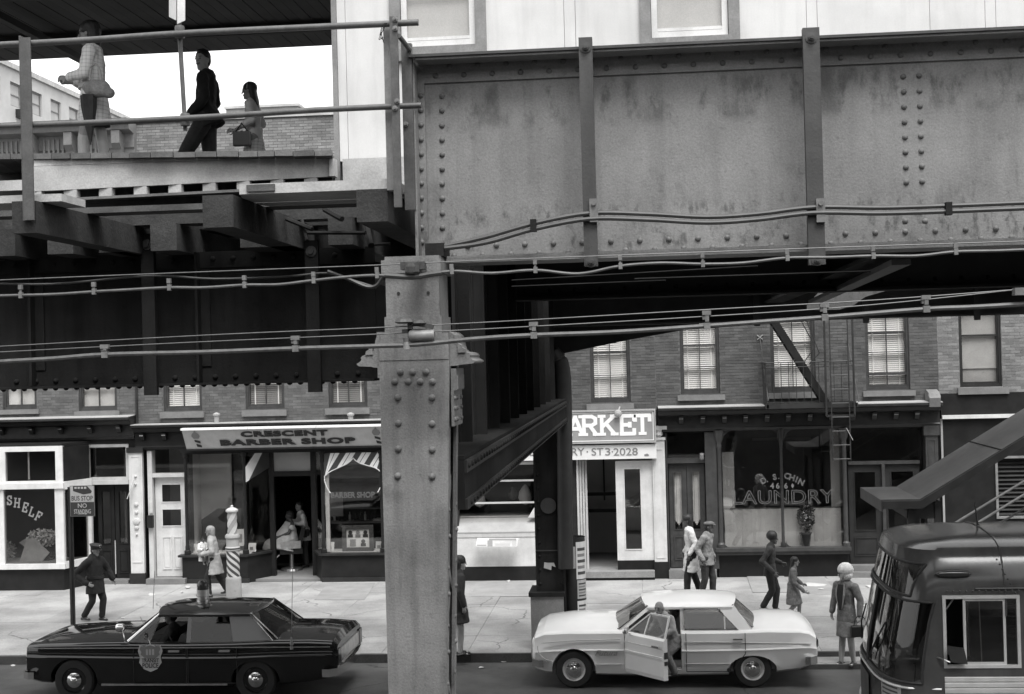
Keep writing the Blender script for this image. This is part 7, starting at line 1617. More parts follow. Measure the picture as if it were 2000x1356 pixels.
# windscreen openings, cut along the driving direction
zsb, zst_, zub, zut = 1.56, 2.45, 2.50, 2.85
def fcut(y0, y1, z0, z1): cut.append(MB().prism([(xbn-1.2, y0+.03, z0), (xbn-1.2, y1-.03, z0), (xbn-1.2, y1, z0+.06), (xbn-1.2, y1, z1), (xbn-1.2, y0, z1), (xbn-1.2, y0, z0+.06)], (1.45 if z1 < 2.46 else .95, 0, 0)).build('cut', 'bus_paint'))
fcut(Ybs+.012, Ybs+Wb/2-.03, zsb, zst_); fcut(Ybs+Wb/2+.03, Ybs+Wb-.10, zsb, zst_)
fcut(Ybs+.16, Ybs+Wb-.16, zub, zut)
boolean_cut(body, cut)
MB().box(xbn+.22, xbn+5.8, Ybs+.08, Ybs+Wb-.08, .88, .93).box(xbn+.22, xbn+.3, Ybs+.08, Ybs+Wb-.08, .93, 1.45).box(xbn+5.7, xbn+5.8, Ybs+.08, Ybs+Wb-.08, .93, 2.7).box(xbn+.3, xbn+5.7, Ybs+Wb-.10, Ybs+Wb-.075, .93, 2.6).box(xbn+.3, xbn+5.7, Ybs+.075, Ybs+.10, .93, zwa-.01).build('cabin_lining', 'car_inner', bu)
MB().box(xbn+.55, xbn+1.0, Ybs+.35, Ybs+.85, .93, 1.35).box(xbn+.95, xbn+1.1, Ybs+.35, Ybs+.85, 1.35, 2.0).build('driver_seat', 'car_seat', bu)
ctr = Vector((xbn+.35, Ybs+.6, 1.68)); nrm = Vector((.35, 0, .9)).normalized(); u = Vector((0, 1, 0)); v = nrm.cross(u)
MB().tube([ctr+(u*math.cos(2*math.pi*i/20)+v*math.sin(2*math.pi*i/20))*.25 for i in range(21)], .016, 6).tube([ctr, ctr-nrm*.7], .03, 6).bar(ctr-u*.25, ctr+u*.25, .03, .02).build('steering_wheel', 'galv', bu, True)
for k in range(4): z = 1.62+.13*k; MB().tube([(xbn+1.2, Ybs+Wb-.2, z), (xbn+5, Ybs+Wb-.2, z)], .012, 6).build('guard_rail', 'alu', bu)
MB().tube([(xbn+1.15, Ybs+.95, .93), (xbn+1.15, Ybs+.95, 2.7)], .018, 8).tube([(xbn+.55, Ybs+1.5, .93), (xbn+.55, Ybs+1.5, 2.7)], .018, 8).build('grab_pole', 'alu', bu)
def fglass(y0, y1, z0, z1, name):
    n, k = 16, 4; vs, fs = [], []
    for i in range(n+1):
        y = y0+(y1-y0)*((1-math.cos(math.pi*i/n))/2)
        for j in range(k+1):
            z = z0+(z1-z0)*j/k; vs.append((front_x(z, y)+.012, y, z))
    for i in range(n):
        for j in range(k): fs.append((i*(k+1)+j, (i+1)*(k+1)+j, (i+1)*(k+1)+j+1, i*(k+1)+j+1))
    o = MB().add(vs, fs).build(name, 'glass_car', bu, True)
    ed = [vs[j] for j in range(k+1)]+[vs[i*(k+1)+k] for i in range(1, n+1)]+[vs[n*(k+1)+j] for j in range(k-1, -1, -1)]+[vs[i*(k+1)] for i in range(n-1, -1, -1)]
    MB().tube([(a-.014, b, c) for a, b, c in ed], .016, 6).build('glass_seal', 'rubber', o)
    return vs
fglass(Ybs+.012, Ybs+Wb/2-.03, zsb, zst_, 'windscreen'); fglass(Ybs+Wb/2+.03, Ybs+Wb-.10, zsb, zst_, 'windscreen'); fglass(Ybs+.16, Ybs+Wb-.16, zub, zut, 'destination_window')
MB().box(xbn-.06, xbn+.05, Ybs+.5, Ybs+Wb-.5, zub+.02, zut-.04).build('destination_box', 'car_inner', bu)
fy = [Ybs+Wb*i/40 for i in range(41)]
MB().tube([(front_x(zsb-.06, y)-.012, y, zsb-.06) for y in fy], .014, 6).build('belt_moulding', 'alu', bu)
MB().tube([(xbn+.3, Ybs-.09, .6)]+[(front_x(.6, y)-.09, Ybs+Wb/2+(y-Ybs-Wb/2)*1.07, .60) for y in fy]+[(xbn+.3, Ybs+Wb+.09, .6)], .10, 8).build('bumper', 'steel_mid', bu, True)
def fpt(v_, z, out=.01): y = Ybs+Wb*v_; return Vector((front_x(z, y)-out, y, z))
def fpatch(v0, v1, z0, z1, out, name, m):
    n = 6; vs = [fpt(v0+(v1-v0)*i/n, z, out) for i in range(n+1) for z in (z0, z1)]
    return MB().add(vs, [(2*i, 2*i+2, 2*i+3, 2*i+1) for i in range(n)]).build(name, m, bu)
fpatch(.05, .20, 1.30, 1.52, .008, 'front_notice', 'sheet_metal')
for k in range(4): fpatch(.065, .185, 1.325+k*.046, 1.345+k*.046, .012, 'notice_print', 'stripe_dark')
for v_ in (.10, .22, .78, .9): p = fpt(v_, .98); MB().lathe([(.11, 0), (.10, -.03), (.05, -.05)], (p.x+.02, p.y, p.z), 'x', 16).build('headlight', 'lamp_white', bu, True)
fpatch(.45, .9, .8, 1.42, .02, 'advert_frame', 'steel_mid')
for q_ in (.42, .9): MB().tube([fpt(q_, 1.62, .03), fpt(q_-.13, 1.9, .03), fpt(q_-.22, 2.15, .03)], .010, 6).build('wiper', 'rubber', bu)
# driver's sliding window in an aluminium frame
fw = MB(); frame_rect(fw, (xwa, xwb, zwa, zwb), .035, Ybs-.012, Ybs+.04); fw.build('window_frame', 'alu', bu)
xs1_, xs2_ = P(1886, 1240, Ybs).x, P(1960, 1240, Ybs).x
fw = MB(); frame_rect(fw, (xs1_-.02, xs2_+.03, zwa+.035, zwb-.035), .028, Ybs+.005, Ybs+.03); so_ = fw.build('sliding_sash', 'alu', bu)
MB().box(xs1_, xs2_, Ybs+.015, Ybs+.02, zwa+.06, zwb-.06).build('pane', 'glass_car', so_)
MB().box(xs2_+.03, xwb-.035, Ybs+.012, Ybs+.018, zwa+.035, zwb-.035).build('pane', 'glass_car', bu)
MB().tube([P(1912, 1170, Ybs+.05), P(1918, 1300, Ybs+.05)], .006, 6).tube([P(1862, 1170, Ybs+.1), P(1848, 1190, Ybs+.1)], .008, 6).build('window_cord', 'alu', bu)
sm = [(xwa-.01, P(1850, 1323, Ybs).z), ]
ztop_ = P(1920, 1322, Ybs).z
for k in range(8):
    z1_ = ztop_-k*.062; MB().prism([(P(1845, 1330, Ybs).x, Ybs-.004, z1_), (P(1845, 1330, Ybs).x, Ybs-.016, z1_-.008), (P(1845, 1330, Ybs).x, Ybs-.016, z1_-.046), (P(1845, 1330, Ybs).x, Ybs-.004, z1_-.058)], (6, 0, 0)).build('fluted_panel', 'alu', bu)
p = P(1868, 1290, Ybs-.1); MB().prism([(p.x-.1, p.y, p.z+.16), (p.x+.08, p.y+.01, p.z+.13), (p.x+.12, p.y+.02, p.z-.05), (p.x-.06, p.y, p.z-.02)], (.01, .02, 0)).build('mirror', 'lamp_dark', bu)
MB().tube([P(1828, 1283, Ybs+.02), P(1845, 1289, Ybs-.06), P(1856, 1294, Ybs-.08)], .010, 6).build('mirror_arm', 'chrome_dull', bu)
p = P(1862, 1121, Ybs+.06)
pm_ = MB().lathe([(.0, -.20), (.05, -.16), (.065, -.06), (.065, .06), (.05, .16), (.0, .20)], (0, 0, 0), 'x', 12).build('marker_lamp', 'lamp_dark', None, True); pm_.parent = bu; pm_.location = p-Vector(bu.location); pm_.scale = (1, .8, .7)
bx_ = P(1908, 1022, Ybs+1.3); MB().tube([(bx_.x, Ybs+1.25, 3.1), (bx_.x-.03, Ybs+1.25, 3.42)], [.014, .006], 6).lathe([(.04, 0), (.02, .06)], (bx_.x, Ybs+1.25, 3.1), 'z', 10).build('aerial', 'rubber', bu)
for xr_b in (xbn+.62, xbn+2.1):                       # raised roof ribs
    rp = []
    for z in (2.3, 2.45, 2.6, 2.75, 2.88, 3.0): rp.append((xr_b, Ybs+fpar(z)[0]-.004, z))
    for s, z in ((.93, 3.045), (.84, 3.075), (.6, 3.115), (.25, 3.14), (-.25, 3.14), (-.6, 3.115), (-.84, 3.075)): rp.append((xr_b, cyr-(Wb/2-fpar(3.0)[0])*s, z))
    MB().tube(rp, .010, 6).build('roof_rib', 'bus_paint', bu, True)
MB().tube([(xbn+.3, Ybs+fpar(2.6)[0]-.01, 2.6), (xbn+6, Ybs+fpar(2.6)[0]-.01, 2.6)], .012, 6).build('drip_rail', 'steel_mid', bu)
# riveted roof seams
rv = proto_mesh('rivet', dome(.011, .008, 'z'), 'bus_paint', True)
xsm = P(1988, 1150, Ybs).x
for z in [2.3+.05*i for i in range(14)]:
    o = outline(z); yy_ = o[0][1]; piece('rivet', rv, bu, (xsm-.45*max(0, z-2.5), yy_-.002, z), (math.pi/2, 0, 0))
for k in range(20): piece('rivet', rv, bu, (xwa+.05+k*.07, Ybs-.002, zwb+.05), (math.pi/2, 0, 0))
for wx in (1.7,): wheel(bu, (xbn+wx+1.2, Ybs+.18, .5), .5, .28, 'chrome_dull', 'steel_mid')
# ================================================================== PEOPLE
V = Vector
def cap(mb, p, q, r0, r1=None, fl=1.0, side=(0, 1, 0), seg=10):
    """tapered capsule from p to q; fl squashes it across `side`'s normal"""
    p, q = V(p), V(q); r1 = r0 if r1 is None else r1; d = (q-p); L = d.length
    d = d/L if L > 1e-6 else V((0, 0, 1)); a = V(side); a = (a-d*a.dot(d))
    a = a.normalized() if a.length > 1e-3 else d.orthogonal().normalized(); b = d.cross(a).normalized()
    rs = []
    for c, r, s in ((p, r0, -1), (q, r1, 1)):
        ang = [80, 55, 28, 0] if s < 0 else [0, 28, 55, 80]
        for t in ang:
            t = math.radians(t); rr = r*math.cos(t); o = c+d*(s*r*math.sin(t)*min(1, fl+.3))
            rs.append([o+a*rr*math.cos(2*math.pi*k/seg)+b*rr*fl*math.sin(2*math.pi*k/seg) for k in range(seg)])
    return mb.rings(rs)
def ell(mb, c, rx, ry, rz, yaw=0.0, seg=14, n=8):
    rs = []; ca, sa = math.cos(yaw), math.sin(yaw)
    for i in range(1, n):
        t = math.pi*i/n; ring = []
        for k in range(seg):
            a = 2*math.pi*k/seg; x, y = rx*math.sin(t)*math.cos(a), ry*math.sin(t)*math.sin(a); ring.append((c[0]+x*ca-y*sa, c[1]+x*sa+y*ca, c[2]-rz*math.cos(t)))
        rs.append(ring)
    return mb.rings(rs)
def frus(mb, p, q, r0, r1, fl=1.0, side=(0, 1, 0), seg=18, mid=None):
    p, q = V(p), V(q); d = (q-p).normalized(); a = V(side); a = (a-d*a.dot(d)).normalized(); b = d.cross(a); rs = []
    st = [(0, r0), (1, r1)] if mid is None else [(0, r0), (.5, mid), (1, r1)]
    for t, r in st: c = p.lerp(q, t); rs.append([c+a*r*math.cos(2*math.pi*k/seg)+b*r*fl*math.sin(2*math.pi*k/seg) for k in range(seg)])
    return mb.rings(rs)
def blob(mb, name, m, parent, voxel=.012, sm=3, disp=0.0):
    o = mb.build(name, m, None); o.parent = parent
    r = o.modifiers.new('r', 'REMESH'); r.mode = 'VOXEL'; r.voxel_size = voxel; r.use_smooth_shade = True
    s = o.modifiers.new('s', 'SMOOTH'); s.iterations = sm; s.factor = .5
    if disp:
        t = bpy.data.textures.get('folds') or bpy.data.textures.new('folds', 'CLOUDS'); t.noise_scale = .11; t.noise_depth = 2
        dmod = o.modifiers.new('d', 'DISPLACE'); dmod.texture = t; dmod.strength = disp*.45; dmod.mid_level = .5; dmod.texture_coords = 'LOCAL'
    return o
def hand(mb, w, d, up, s=1.0, curl=.5):
    d = V(d).normalized(); up = V(up); sd = d.cross(up).normalized(); up = sd.cross(d).normalized(); w = V(w)
    cap(mb, w, w+d*.075*s, .026*s, .036*s, .45, sd)
    for i, (o, L) in enumerate(((-.030, .062), (-.010, .074), (.010, .069), (.029, .052))):
        b = w+d*.085*s+sd*o*s; m1 = b+(d*(1-curl*.35)-up*curl*.6).normalized()*L*.55*s; m2 = m1+(d*(.7-curl*.7)-up*(.25+curl*.75)).normalized()*L*.5*s
        cap(mb, b, m1, .0098*s, .0092*s, 1, sd, 6); cap(mb, m1, m2, .0092*s, .0082*s, 1, sd, 6)
    b = w+d*.025*s-sd*.028*s; m1 = b+(d*.7-sd*.75-up*.2).normalized()*.045*s; cap(mb, b, m1, .0125*s, .0105*s, 1, sd, 6); cap(mb, m1, m1+(d*.9-up*.3).normalized()*.03*s, .0105*s, .009*s, 1, sd, 6)
def person(label, loc, rz, sc, skin_='skin_pale', lean=.03, hip=(0, 0, .93), legs=None, arms=None, hy=0.0, head=(.05, 0), hair=None, hairm='hair_black', wear=(), shoes='leather', bare_legs=False, group=None, face=True, hz=0.0, socks=None, vox=.0095, curl=.5):
    """legs: ((knee), (ankle), toe yaw) left then right; arms: ((elbow), (wrist), finger direction) left then right; local +x is forward"""
    t = empty('person', loc, label, 'person', group); t.rotation_euler = (0, 0, rz); t.scale = (sc, sc, sc)
    H = V(hip); ch = V((H.x+lean*.65, H.y, H.z+.38)); nk = V((H.x+lean, H.y, H.z+.56)); hd = V((nk.x+head[0], H.y+head[1], nk.z+.135+hz))
    legs = legs or (((.03, .10, .50), (0, .10, .085), .1), ((.03, -.10, .50), (0, -.10, .085), -.1))
    arms = arms or (((-.03, .26, 1.18), (.03, .27, .93), (.1, 0, -1)), ((-.03, -.26, 1.18), (.03, -.27, .93), (.1, 0, -1)))
    b = MB()
    cap(b, H+V((0, -.07, .0)), H+V((0, .07, .0)), .105, None, 1.0, (0, 0, 1)); cap(b, H, ch, .115, .135, .72); cap(b, ch, ch+V((lean*.2, 0, .09)), .135, .12, .7); cap(b, ch+V((lean*.2, -.12, .10)), ch+V((lean*.2, .12, .10)), .06)
    cap(b, nk-V((0, 0, .05)), hd-V((.015, 0, .06)), .058, .052)
    f = V((math.cos(hy), math.sin(hy), 0)); s_ = V((-f.y, f.x, 0))
    ell(b, hd+f*-.012+V((0, 0, .025)), .098, .077, .098, hy); cap(b, hd+f*.012-V((0, 0, .02)), hd+f*.045-V((0, 0, .085)), .066, .036, .9, s_)
    cap(b, hd+f*.088+V((0, 0, .012)), hd+f*.102-V((0, 0, .022)), .010, .0145, 1, s_, 6); cap(b, hd+f*.078+s_*.028+V((0, 0, .034)), hd+f*.078-s_*.028+V((0, 0, .034)), .014, None, 1, (0, 0, 1), 6)
    cap(b, hd+f*.080-s_*.016-V((0, 0, .052)), hd+f*.080+s_*.016-V((0, 0, .052)), .010, None, 1, (0, 0, 1), 6)
    for q in (-1, 1): cap(b, hd+s_*.077*q+f*-.01+V((0, 0, .02)), hd+s_*.080*q+f*-.005-V((0, 0, .02)), .017, .012, .5, f, 6)
    shs = []
    for i, (el, wr, fd) in enumerate(arms):
        q = 1 if i == 0 else -1; sh = ch+V((lean*.25, .185*q, .095)); shs.append(sh); cap(b, sh, el, .052, .042); cap(b, el, wr, .042, .027); hand(b, wr, fd, V((0, q, .3)) if abs(V(fd).normalized().y) < .8 else V((0, 0, 1)), 1.0, curl)
    for i, (kn, an, ty) in enumerate(legs):
        q = 1 if i == 0 else -1; hp = H+V((0, .09*q, -.02)); cap(b, hp, kn, .088, .055); cap(b, kn, V(kn).lerp(V(an), .35), .055, .056); cap(b, V(kn).lerp(V(an), .35), an, .056, .036); td = V((math.cos(ty), math.sin(ty), 0)); cap(b, V(an)-V((0, 0, .035)), V(an)+td*.13-V((0, 0, .055)), .040, .032, .8)
    blob(b, 'body', skin_, t, vox, 2)
    if face:
        e = MB()
        for q in (-1, 1): ell(e, hd+f*.086+s_*.031*q+V((0, 0, .014)), .006, .012, .006, hy, 8, 5)
        e.build('eyes', 'hair_black', None).parent = t
        e = MB(); cap(e, hd+f*.089-s_*.019-V((0, 0, .052)), hd+f*.089+s_*.017-V((0, 0, .052)), .003, None, 1, (0, 0, 1), 6); e.build('mouth', 'brown_wood', None).parent = t
        e = MB()
        for q in (-1, 1): cap(e, hd+f*.089+s_*.017*q+V((0, 0, .036)), hd+f*.083+s_*.045*q+V((0, 0, .036)), .0032, None, 1, (0, 0, 1), 6)
        e.build('eyebrows', hairm if hairm != 'hair_blond' else 'hair_grey', None).parent = t
    hr = MB()
    top = hd+V((0, 0, .028))
    if hair == 'short': ell(hr, top-f*.026+V((0, 0, .028)), .100, .084, .090, hy); ell(hr, top-f*.05-V((0, 0, .02)), .075, .078, .09, hy); cap(hr, top+f*.055+V((0, 0, .078)), top-f*.02+V((0, 0, .098)), .03, .035, .8, s_)
    elif hair == 'afro': ell(hr, top-f*.03+V((0, 0, .045)), .125, .118, .118, hy)
    elif hair == 'bouffant': ell(hr, top-f*.035+V((0, 0, .05)), .145, .13, .125, hy); ell(hr, top-f*.06-V((0, 0, .05)), .10, .115, .10, hy)
    elif hair == 'bob': ell(hr, top-f*.025+V((0, 0, .03)), .115, .10, .10, hy); cap(hr, top-f*.06+V((0, 0, .0)), top-f*.075-V((0, 0, .14)), .105, .085, .75, s_)
    elif hair == 'long': ell(hr, top-f*.025+V((0, 0, .028)), .11, .096, .098, hy); cap(hr, top-f*.06+V((0, 0, .0)), top-f*.10-V((0, 0, .20)), .098, .10, .6, s_); cap(hr, top-f*.10-V((0, 0, .18)), top-f*.135-V((0, 0, .30)), .095, .05, .6, s_)
    elif hair == 'bald': pass
    elif hair == 'fringe': ell(hr, top-f*.045-V((0, 0, .035)), .072, .084, .05, hy)
    if hr.f: blob(hr, 'hair', hairm, t, .011, 2, .03)
    # clothing
    def leg_cloth(mb, g0, g1, full=True, hem=None):
        cap(mb, H+V((0, -.075, .02)), H+V((0, .075, .02)), .125, None, .95, (0, 0, 1))
        for i, (kn, an, ty) in enumerate(legs):
            q = 1 if i == 0 else -1; hp = H+V((0, .09*q, -.03)); cap(mb, hp, kn, .108, .078); e = V(kn).lerp(V(an), .93 if full else .0); cap(mb, kn, e, .078, .070)
    sh = MB()
    for i, (kn, an, ty) in enumerate(legs):
        td = V((math.cos(ty), math.sin(ty), 0)); a = V(an); lift = a.z-.085
        hl, to = a-td*.045-V((0, 0, .05)), a+td*.15-V((0, 0, .058)); cap(sh, hl, a+td*.06-V((0, 0, .035)), .042, .042, .8); cap(sh, a+td*.05-V((0, 0, .048)), to, .041, .032, .75)
    if shoes: blob(sh, 'shoes', shoes, t, .010, 1)
    for w in wear:
        k, m = w[0], w[1]; o = w[2] if len(w) > 2 else {}
        mb = MB()
        if k == 'trousers': leg_cloth(mb, 0, 0); blob(mb, 'trousers', m, t, .013, 3, .035)
        elif k == 'stockings':
            for i, (kn, an, ty) in enumerate(legs): cap(mb, V(kn).lerp(H, .25), kn, .066, .060); cap(mb, kn, V(kn).lerp(V(an), .35), .060, .061); cap(mb, V(kn).lerp(V(an), .35), an, .061, .042)
            blob(mb, 'stockings', m, t, .010, 2)
        elif k in ('jacket', 'shirt', 'coat', 'dress', 'blouse'):
            x = o.get('x', 0.0); hem = o.get('hem', .82)
            cap(mb, H+V((0, 0, .06)), ch, .150+x, .165+x, .70); cap(mb, ch, ch+V((lean*.2, 0, .09)), .165+x, .150+x, .68); cap(mb, ch+V((lean*.22, -.135, .095)), ch+V((lean*.22, .135, .095)), .078+x*.5, None, 1, (0, 0, 1))
            sw = o.get('swing', (0, 0)); fl = o.get('flare', .04); hx = H+V((sw[0], sw[1], hem-H.z))
            frus(mb, H+V((0, 0, .14)), hx, .155+x, .165+x+fl, o.get('fl', .80))
            cut_ = o.get('sleeve', .93)
            for i, (el, wr, fd) in enumerate(arms):
                cap(mb, shs[i], el, .073+x*.4, .062+x*.4)
                if cut_ > 0: cap(mb, el, V(el).lerp(V(wr), cut_), .062+x*.4, .052+x*.4)
            blob(mb, k, m, t, .013, o.get('sm', 2), o.get('disp', .05))
            if o.get('collar'):
                c = MB(); cap(c, nk+V((-.03, -.06, -.03)), nk+V((-.05, .06, -.03)), .038, None, .7, (0, 0, 1)); cap(c, nk+V((-.01, .07, -.03)), nk+V((.085, .03, -.16)), .026, .022, .5); cap(c, nk+V((-.01, -.07, -.03)), nk+V((.085, -.03, -.16)), .026, .022, .5); blob(c, 'collar', o['collar'], t, .010, 1)
        elif k == 'skirt': hem = o.get('hem', .52); sw = o.get('swing', (0, 0)); frus(mb, H+V((0, 0, .12)), H+V((sw[0], sw[1], hem-H.z)), .135, .20+o.get('flare', 0), .82, mid=.185); blob(mb, 'skirt', m, t, .013, 3, .04)
        elif k == 'sweater': cap(mb, H+V((.02, 0, .1)), ch, .135, .15, .70); cap(mb, ch, nk-V((0, 0, .02)), .14, .075, .8); cap(mb, nk-V((0, 0, .05)), nk+V((.01, 0, .03)), .068, .064); blob(mb, 'sweater', m, t, .012, 2)
        elif k == 'cap': ell(mb, top+V((0, 0, .055))+f*.005, .125, .105, .055, hy); cap(mb, top+f*.09+V((0, 0, .038)), top+f*.135+V((0, 0, .028)), .07, .05, .18, s_); blob(mb, 'cap', m, t, .010, 2)
        elif k == 'peaked_cap':
            frus(mb, top+V((0, 0, .02)), top+V((0, 0, .065)), .103, .107, 1.0, s_); frus(mb, top+V((0, 0, .062)), top+f*.012+V((0, 0, .115)), .112, .142, 1.0, s_); blob(mb, 'peaked_cap', m, t, .009, 2)
            v_ = MB(); cap(v_, top+f*.09+V((0, 0, .028)), top+f*.145+V((0, 0, .0)), .075, .05, .14, s_); blob(v_, 'visor', 'leather', t, .008, 1); v_ = MB(); ell(v_, top+f*.12+V((0, 0, .075)), .012, .022, .026, hy, 8, 6); v_.build('cap_badge', 'chrome', None).parent = t
        elif k == 'headscarf': ell(mb, top-f*.02+V((0, 0, .03)), .118, .10, .095, hy); blob(mb, 'headscarf', m, t, .010, 2)
        elif k == 'glasses':
            for q in (-1, 1): c_ = hd+f*.098+s_*.034*q+V((0, 0, .014)); mb.tube([c_+(s_*math.cos(a)*.026+V((0, 0, 1))*math.sin(a)*.02) for a in [2*math.pi*i/10 for i in range(11)]], .004, 5); mb.tube([c_+s_*.026*q, hd+s_*.082*q+V((0, 0, .02))], .0035, 5)
            mb.build('glasses', m, None).parent = t
        elif k == 'moustache': cap(mb, hd+f*.088-s_*.026-V((0, 0, .040)), hd+f*.088+s_*.026-V((0, 0, .040)), .0048, None, 1, (0, 0, 1), 6); mb.build('moustache', m, None).parent = t
        elif k == 'hairband': mb.tube([top+(s_*math.cos(a)*.104+V((0, 0, 1))*math.sin(a)*.118)-f*.005 for a in [math.pi*i/10 for i in range(11)]], .008, 6); mb.build('hairband', m, None).parent = t
        elif k == 'belt': frus(mb, H+V((0, 0, .10)), H+V((0, 0, .15)), .172+o.get('x', 0), .172+o.get('x', 0), .80); mb.build('belt', m, None, True).parent = t
        elif k == 'lapel': 
            for q in (-1, 1): mb.prism([nk+V((.02, .075*q, -.03)), nk+V((.125, .03*q, -.14)), nk+V((.16, .02*q, -.38)), nk+V((.135, .12*q, -.16))], (.012, 0, 0))
            mb.build('lapel', m, None).parent = t
    return t
def pworld(t, p): return Vector(t.location)+Matrix.Rotation(t.rotation_euler.z, 3, 'Z') @ (Vector(p)*t.scale.x)
def pscale(px_top, px_feet, loc, pxx):        # figure height in metres from its photo height
    return (px_feet-px_top)*depth(Vector(loc))/FPX
LEFT, RIGHT, CAMW = math.pi, 0.0, -math.pi/2
# ---- on the platform
def plat(px_, Y): p = P(px_, 290, Y); return Vector((p.x, Y, ZP))
w_ = person('woman in a pale plaid coat with handbag and umbrella standing on the platform', plat(186, 14.3), LEFT+.15, 1.0, 'skin_mid', lean=.0, hy=-.1,
    legs=(((.10, .09, .50), (.10, .09, .085), .1), ((-.05, -.11, .50), (-.09, -.11, .085), 0)), arms=(((.03, .25, 1.16), (.24, .12, 1.14), (1, -.3, 0)), ((.05, -.25, 1.14), (.24, -.10, 1.13), (1, .3, .1))), hair='bob',
    wear=(('stockings', 'skin_pale'), ('coat', 'plaid', {'hem': .66, 'x': .01, 'flare': .04, 'sleeve': .85}), ('skirt', 'cloth_dark', {'hem': .635}), ('glasses', 'hair_black'), ('belt', 'skin_pale', {'x': .03})))
c = pworld(w_, (.02, .33, .98)); c.x += .14; c.z += .05; hb = empty('handbag', c, 'pale soft handbag hanging on the arm of the woman on the platform', 'handbag')
mb = MB(); ell(mb, (0, 0, -.06), .15, .08, .10); cap(mb, (-.10, 0, -.04), (.13, 0, -.11), .06); o = blob(mb, 'bag', 'cloth_mid', hb, .012, 3, .03)
mb = MB(); mb.tube(smooth([(-.08, 0, .03), (-.06, 0, .16), (-.02, 0, .2), (.02, 0, .16), (.05, 0, .03)], 4), .012, 6); mb.build('strap', 'cloth_light', None).parent = hb
um = empty('umbrella', pworld(w_, (-.03, .37, .88)), 'dark folded umbrella hanging point down below the pale handbag', 'umbrella')
mb = MB(); N = 10; rs = []
for t_, r_ in ((.02, .09), (-.1, .085), (-.3, .05), (-.45, .018), (-.5, .006)): rs.append([(r_*math.cos(2*math.pi*k/N)*(1 if k % 2 else .72)+t_*-.02, r_*math.sin(2*math.pi*k/N)*(1 if k % 2 else .72), t_) for k in range(N)])
mb.rings(rs).build('folded_cloth', 'cloth_dark', None).parent = um
MB().tube([(0, 0, .02), (0, 0, .12)], .01, 6).build('handle', 'leather', None).parent = um
person('man in dark jacket walking left on the platform, head turned to the camera', plat(402, 16.1), LEFT, 1.04, 'skin_pale', lean=-.04, hy=1.3, head=(.06, 0),
    legs=(((.24, .09, .52), (.22, .09, .085), 0), ((-.02, -.09, .50), (-.22, -.09, .12), 0)), arms=(((-.08, .25, 1.17), (.10, .22, .98), (.6, -.2, -.7)), ((-.05, -.25, 1.18), (.12, -.22, 1.0), (.6, .2, -.7))), hair='short',
    wear=(('trousers', 'cloth_dark'), ('jacket', 'cloth_black', {'hem': .86, 'swing': (-.09, 0), 'flare': .03, 'disp': .08, 'collar': 'cloth_black'}), ('moustache', 'hair_black')))
g_ = person('girl with long dark hair and plaid skirt walking left on the platform behind the man', plat(497, 16.1), LEFT, .80, 'skin_mid', lean=.02, hy=0,
    legs=(((.06, .08, .50), (.02, .08, .085), 0), ((-.02, -.08, .5), (-.1, -.08, .1), 0)), arms=(((-.05, .25, 1.16), (.22, .22, 1.02), (1, 0, 0)), ((-.06, -.24, 1.17), (.18, -.20, 1.02), (1, 0, 0))), hair='long',
    wear=(('skirt', 'plaid_skirt', {'hem': .52, 'flare': .05}), ('blouse', 'cloth_white', {'hem': .88, 'sleeve': .5, 'flare': 0}), ('hairband', 'cloth_light'), ('stockings', 'skin_mid')))
c = pworld(g_, (.10, .30, .93)); hb = empty('handbag', c, 'small black handbag carried by the girl on the platform', 'handbag'); mb = MB(); mb.box(-.1, .1, -.04, .04, -.13, .04); o = blob(mb, 'bag', 'leather', hb, .010, 3); MB().tube([(-.08, 0, .03), (0, 0, .14), (.08, 0, .03)], .008, 6).build('strap', 'leather', None).parent = hb
# ---- on the pavement
def pav_at(px_, py_): p = G(px_, py_, PZ); return Vector((p.x, p.y, PZ))
loc = pav_at(186, 1213); s_c = pscale(1068, 1215, loc, 190)/1.66
person('policeman in dark uniform and peaked cap striding beside the bus stop post', loc, -.45, s_c, 'skin_mid', lean=-.02, hip=(.03, 0, .85), hy=.1, head=(.05, 0),
    legs=(((.14, .12, .47), (.09, .11, .085), 0), ((.04, -.10, .46), (-.20, -.14, .11), .1)), arms=(((.02, .36, 1.10), (.16, .38, .88), (.5, .2, -.6)), ((-.22, -.36, 1.06), (.08, -.27, .86), (.9, .2, -.3))), hair='short',
    wear=(('trousers', 'cloth_black'), ('jacket', 'cloth_black', {'hem': .62, 'x': .04, 'flare': .03, 'disp': .06, 'collar': 'cloth_black'}), ('peaked_cap', 'cloth_dark'), ('belt', 'leather', {'x': .05})))
loc = pav_at(420, 1166); s_c = pscale(1030, 1168, loc, 420)/1.76
mo_ = person('blond woman in a pale coat carrying a baby, walking past the barber shop', loc, LEFT+.1, s_c, 'skin_mid', lean=.05, hy=0, hair='bouffant' if False else 'bob', hairm='hair_grey',
    legs=(((.16, .08, .52), (.12, .08, .085), 0), ((-.08, -.08, .50), (-.30, -.08, .14), 0)), arms=(((-.02, .27, 1.16), (.28, .14, 1.08), (1, -.5, .1)), ((.0, -.26, 1.16), (.28, -.12, 1.04), (1, .5, 0))),
    wear=(('trousers', 'cloth_black'), ('coat', 'cloth_light', {'hem': .58, 'x': .02, 'flare': .07, 'swing': (-.03, 0), 'disp': .07, 'collar': 'cloth_light'})))
by = pworld(mo_, (.27, .0, 1.0))
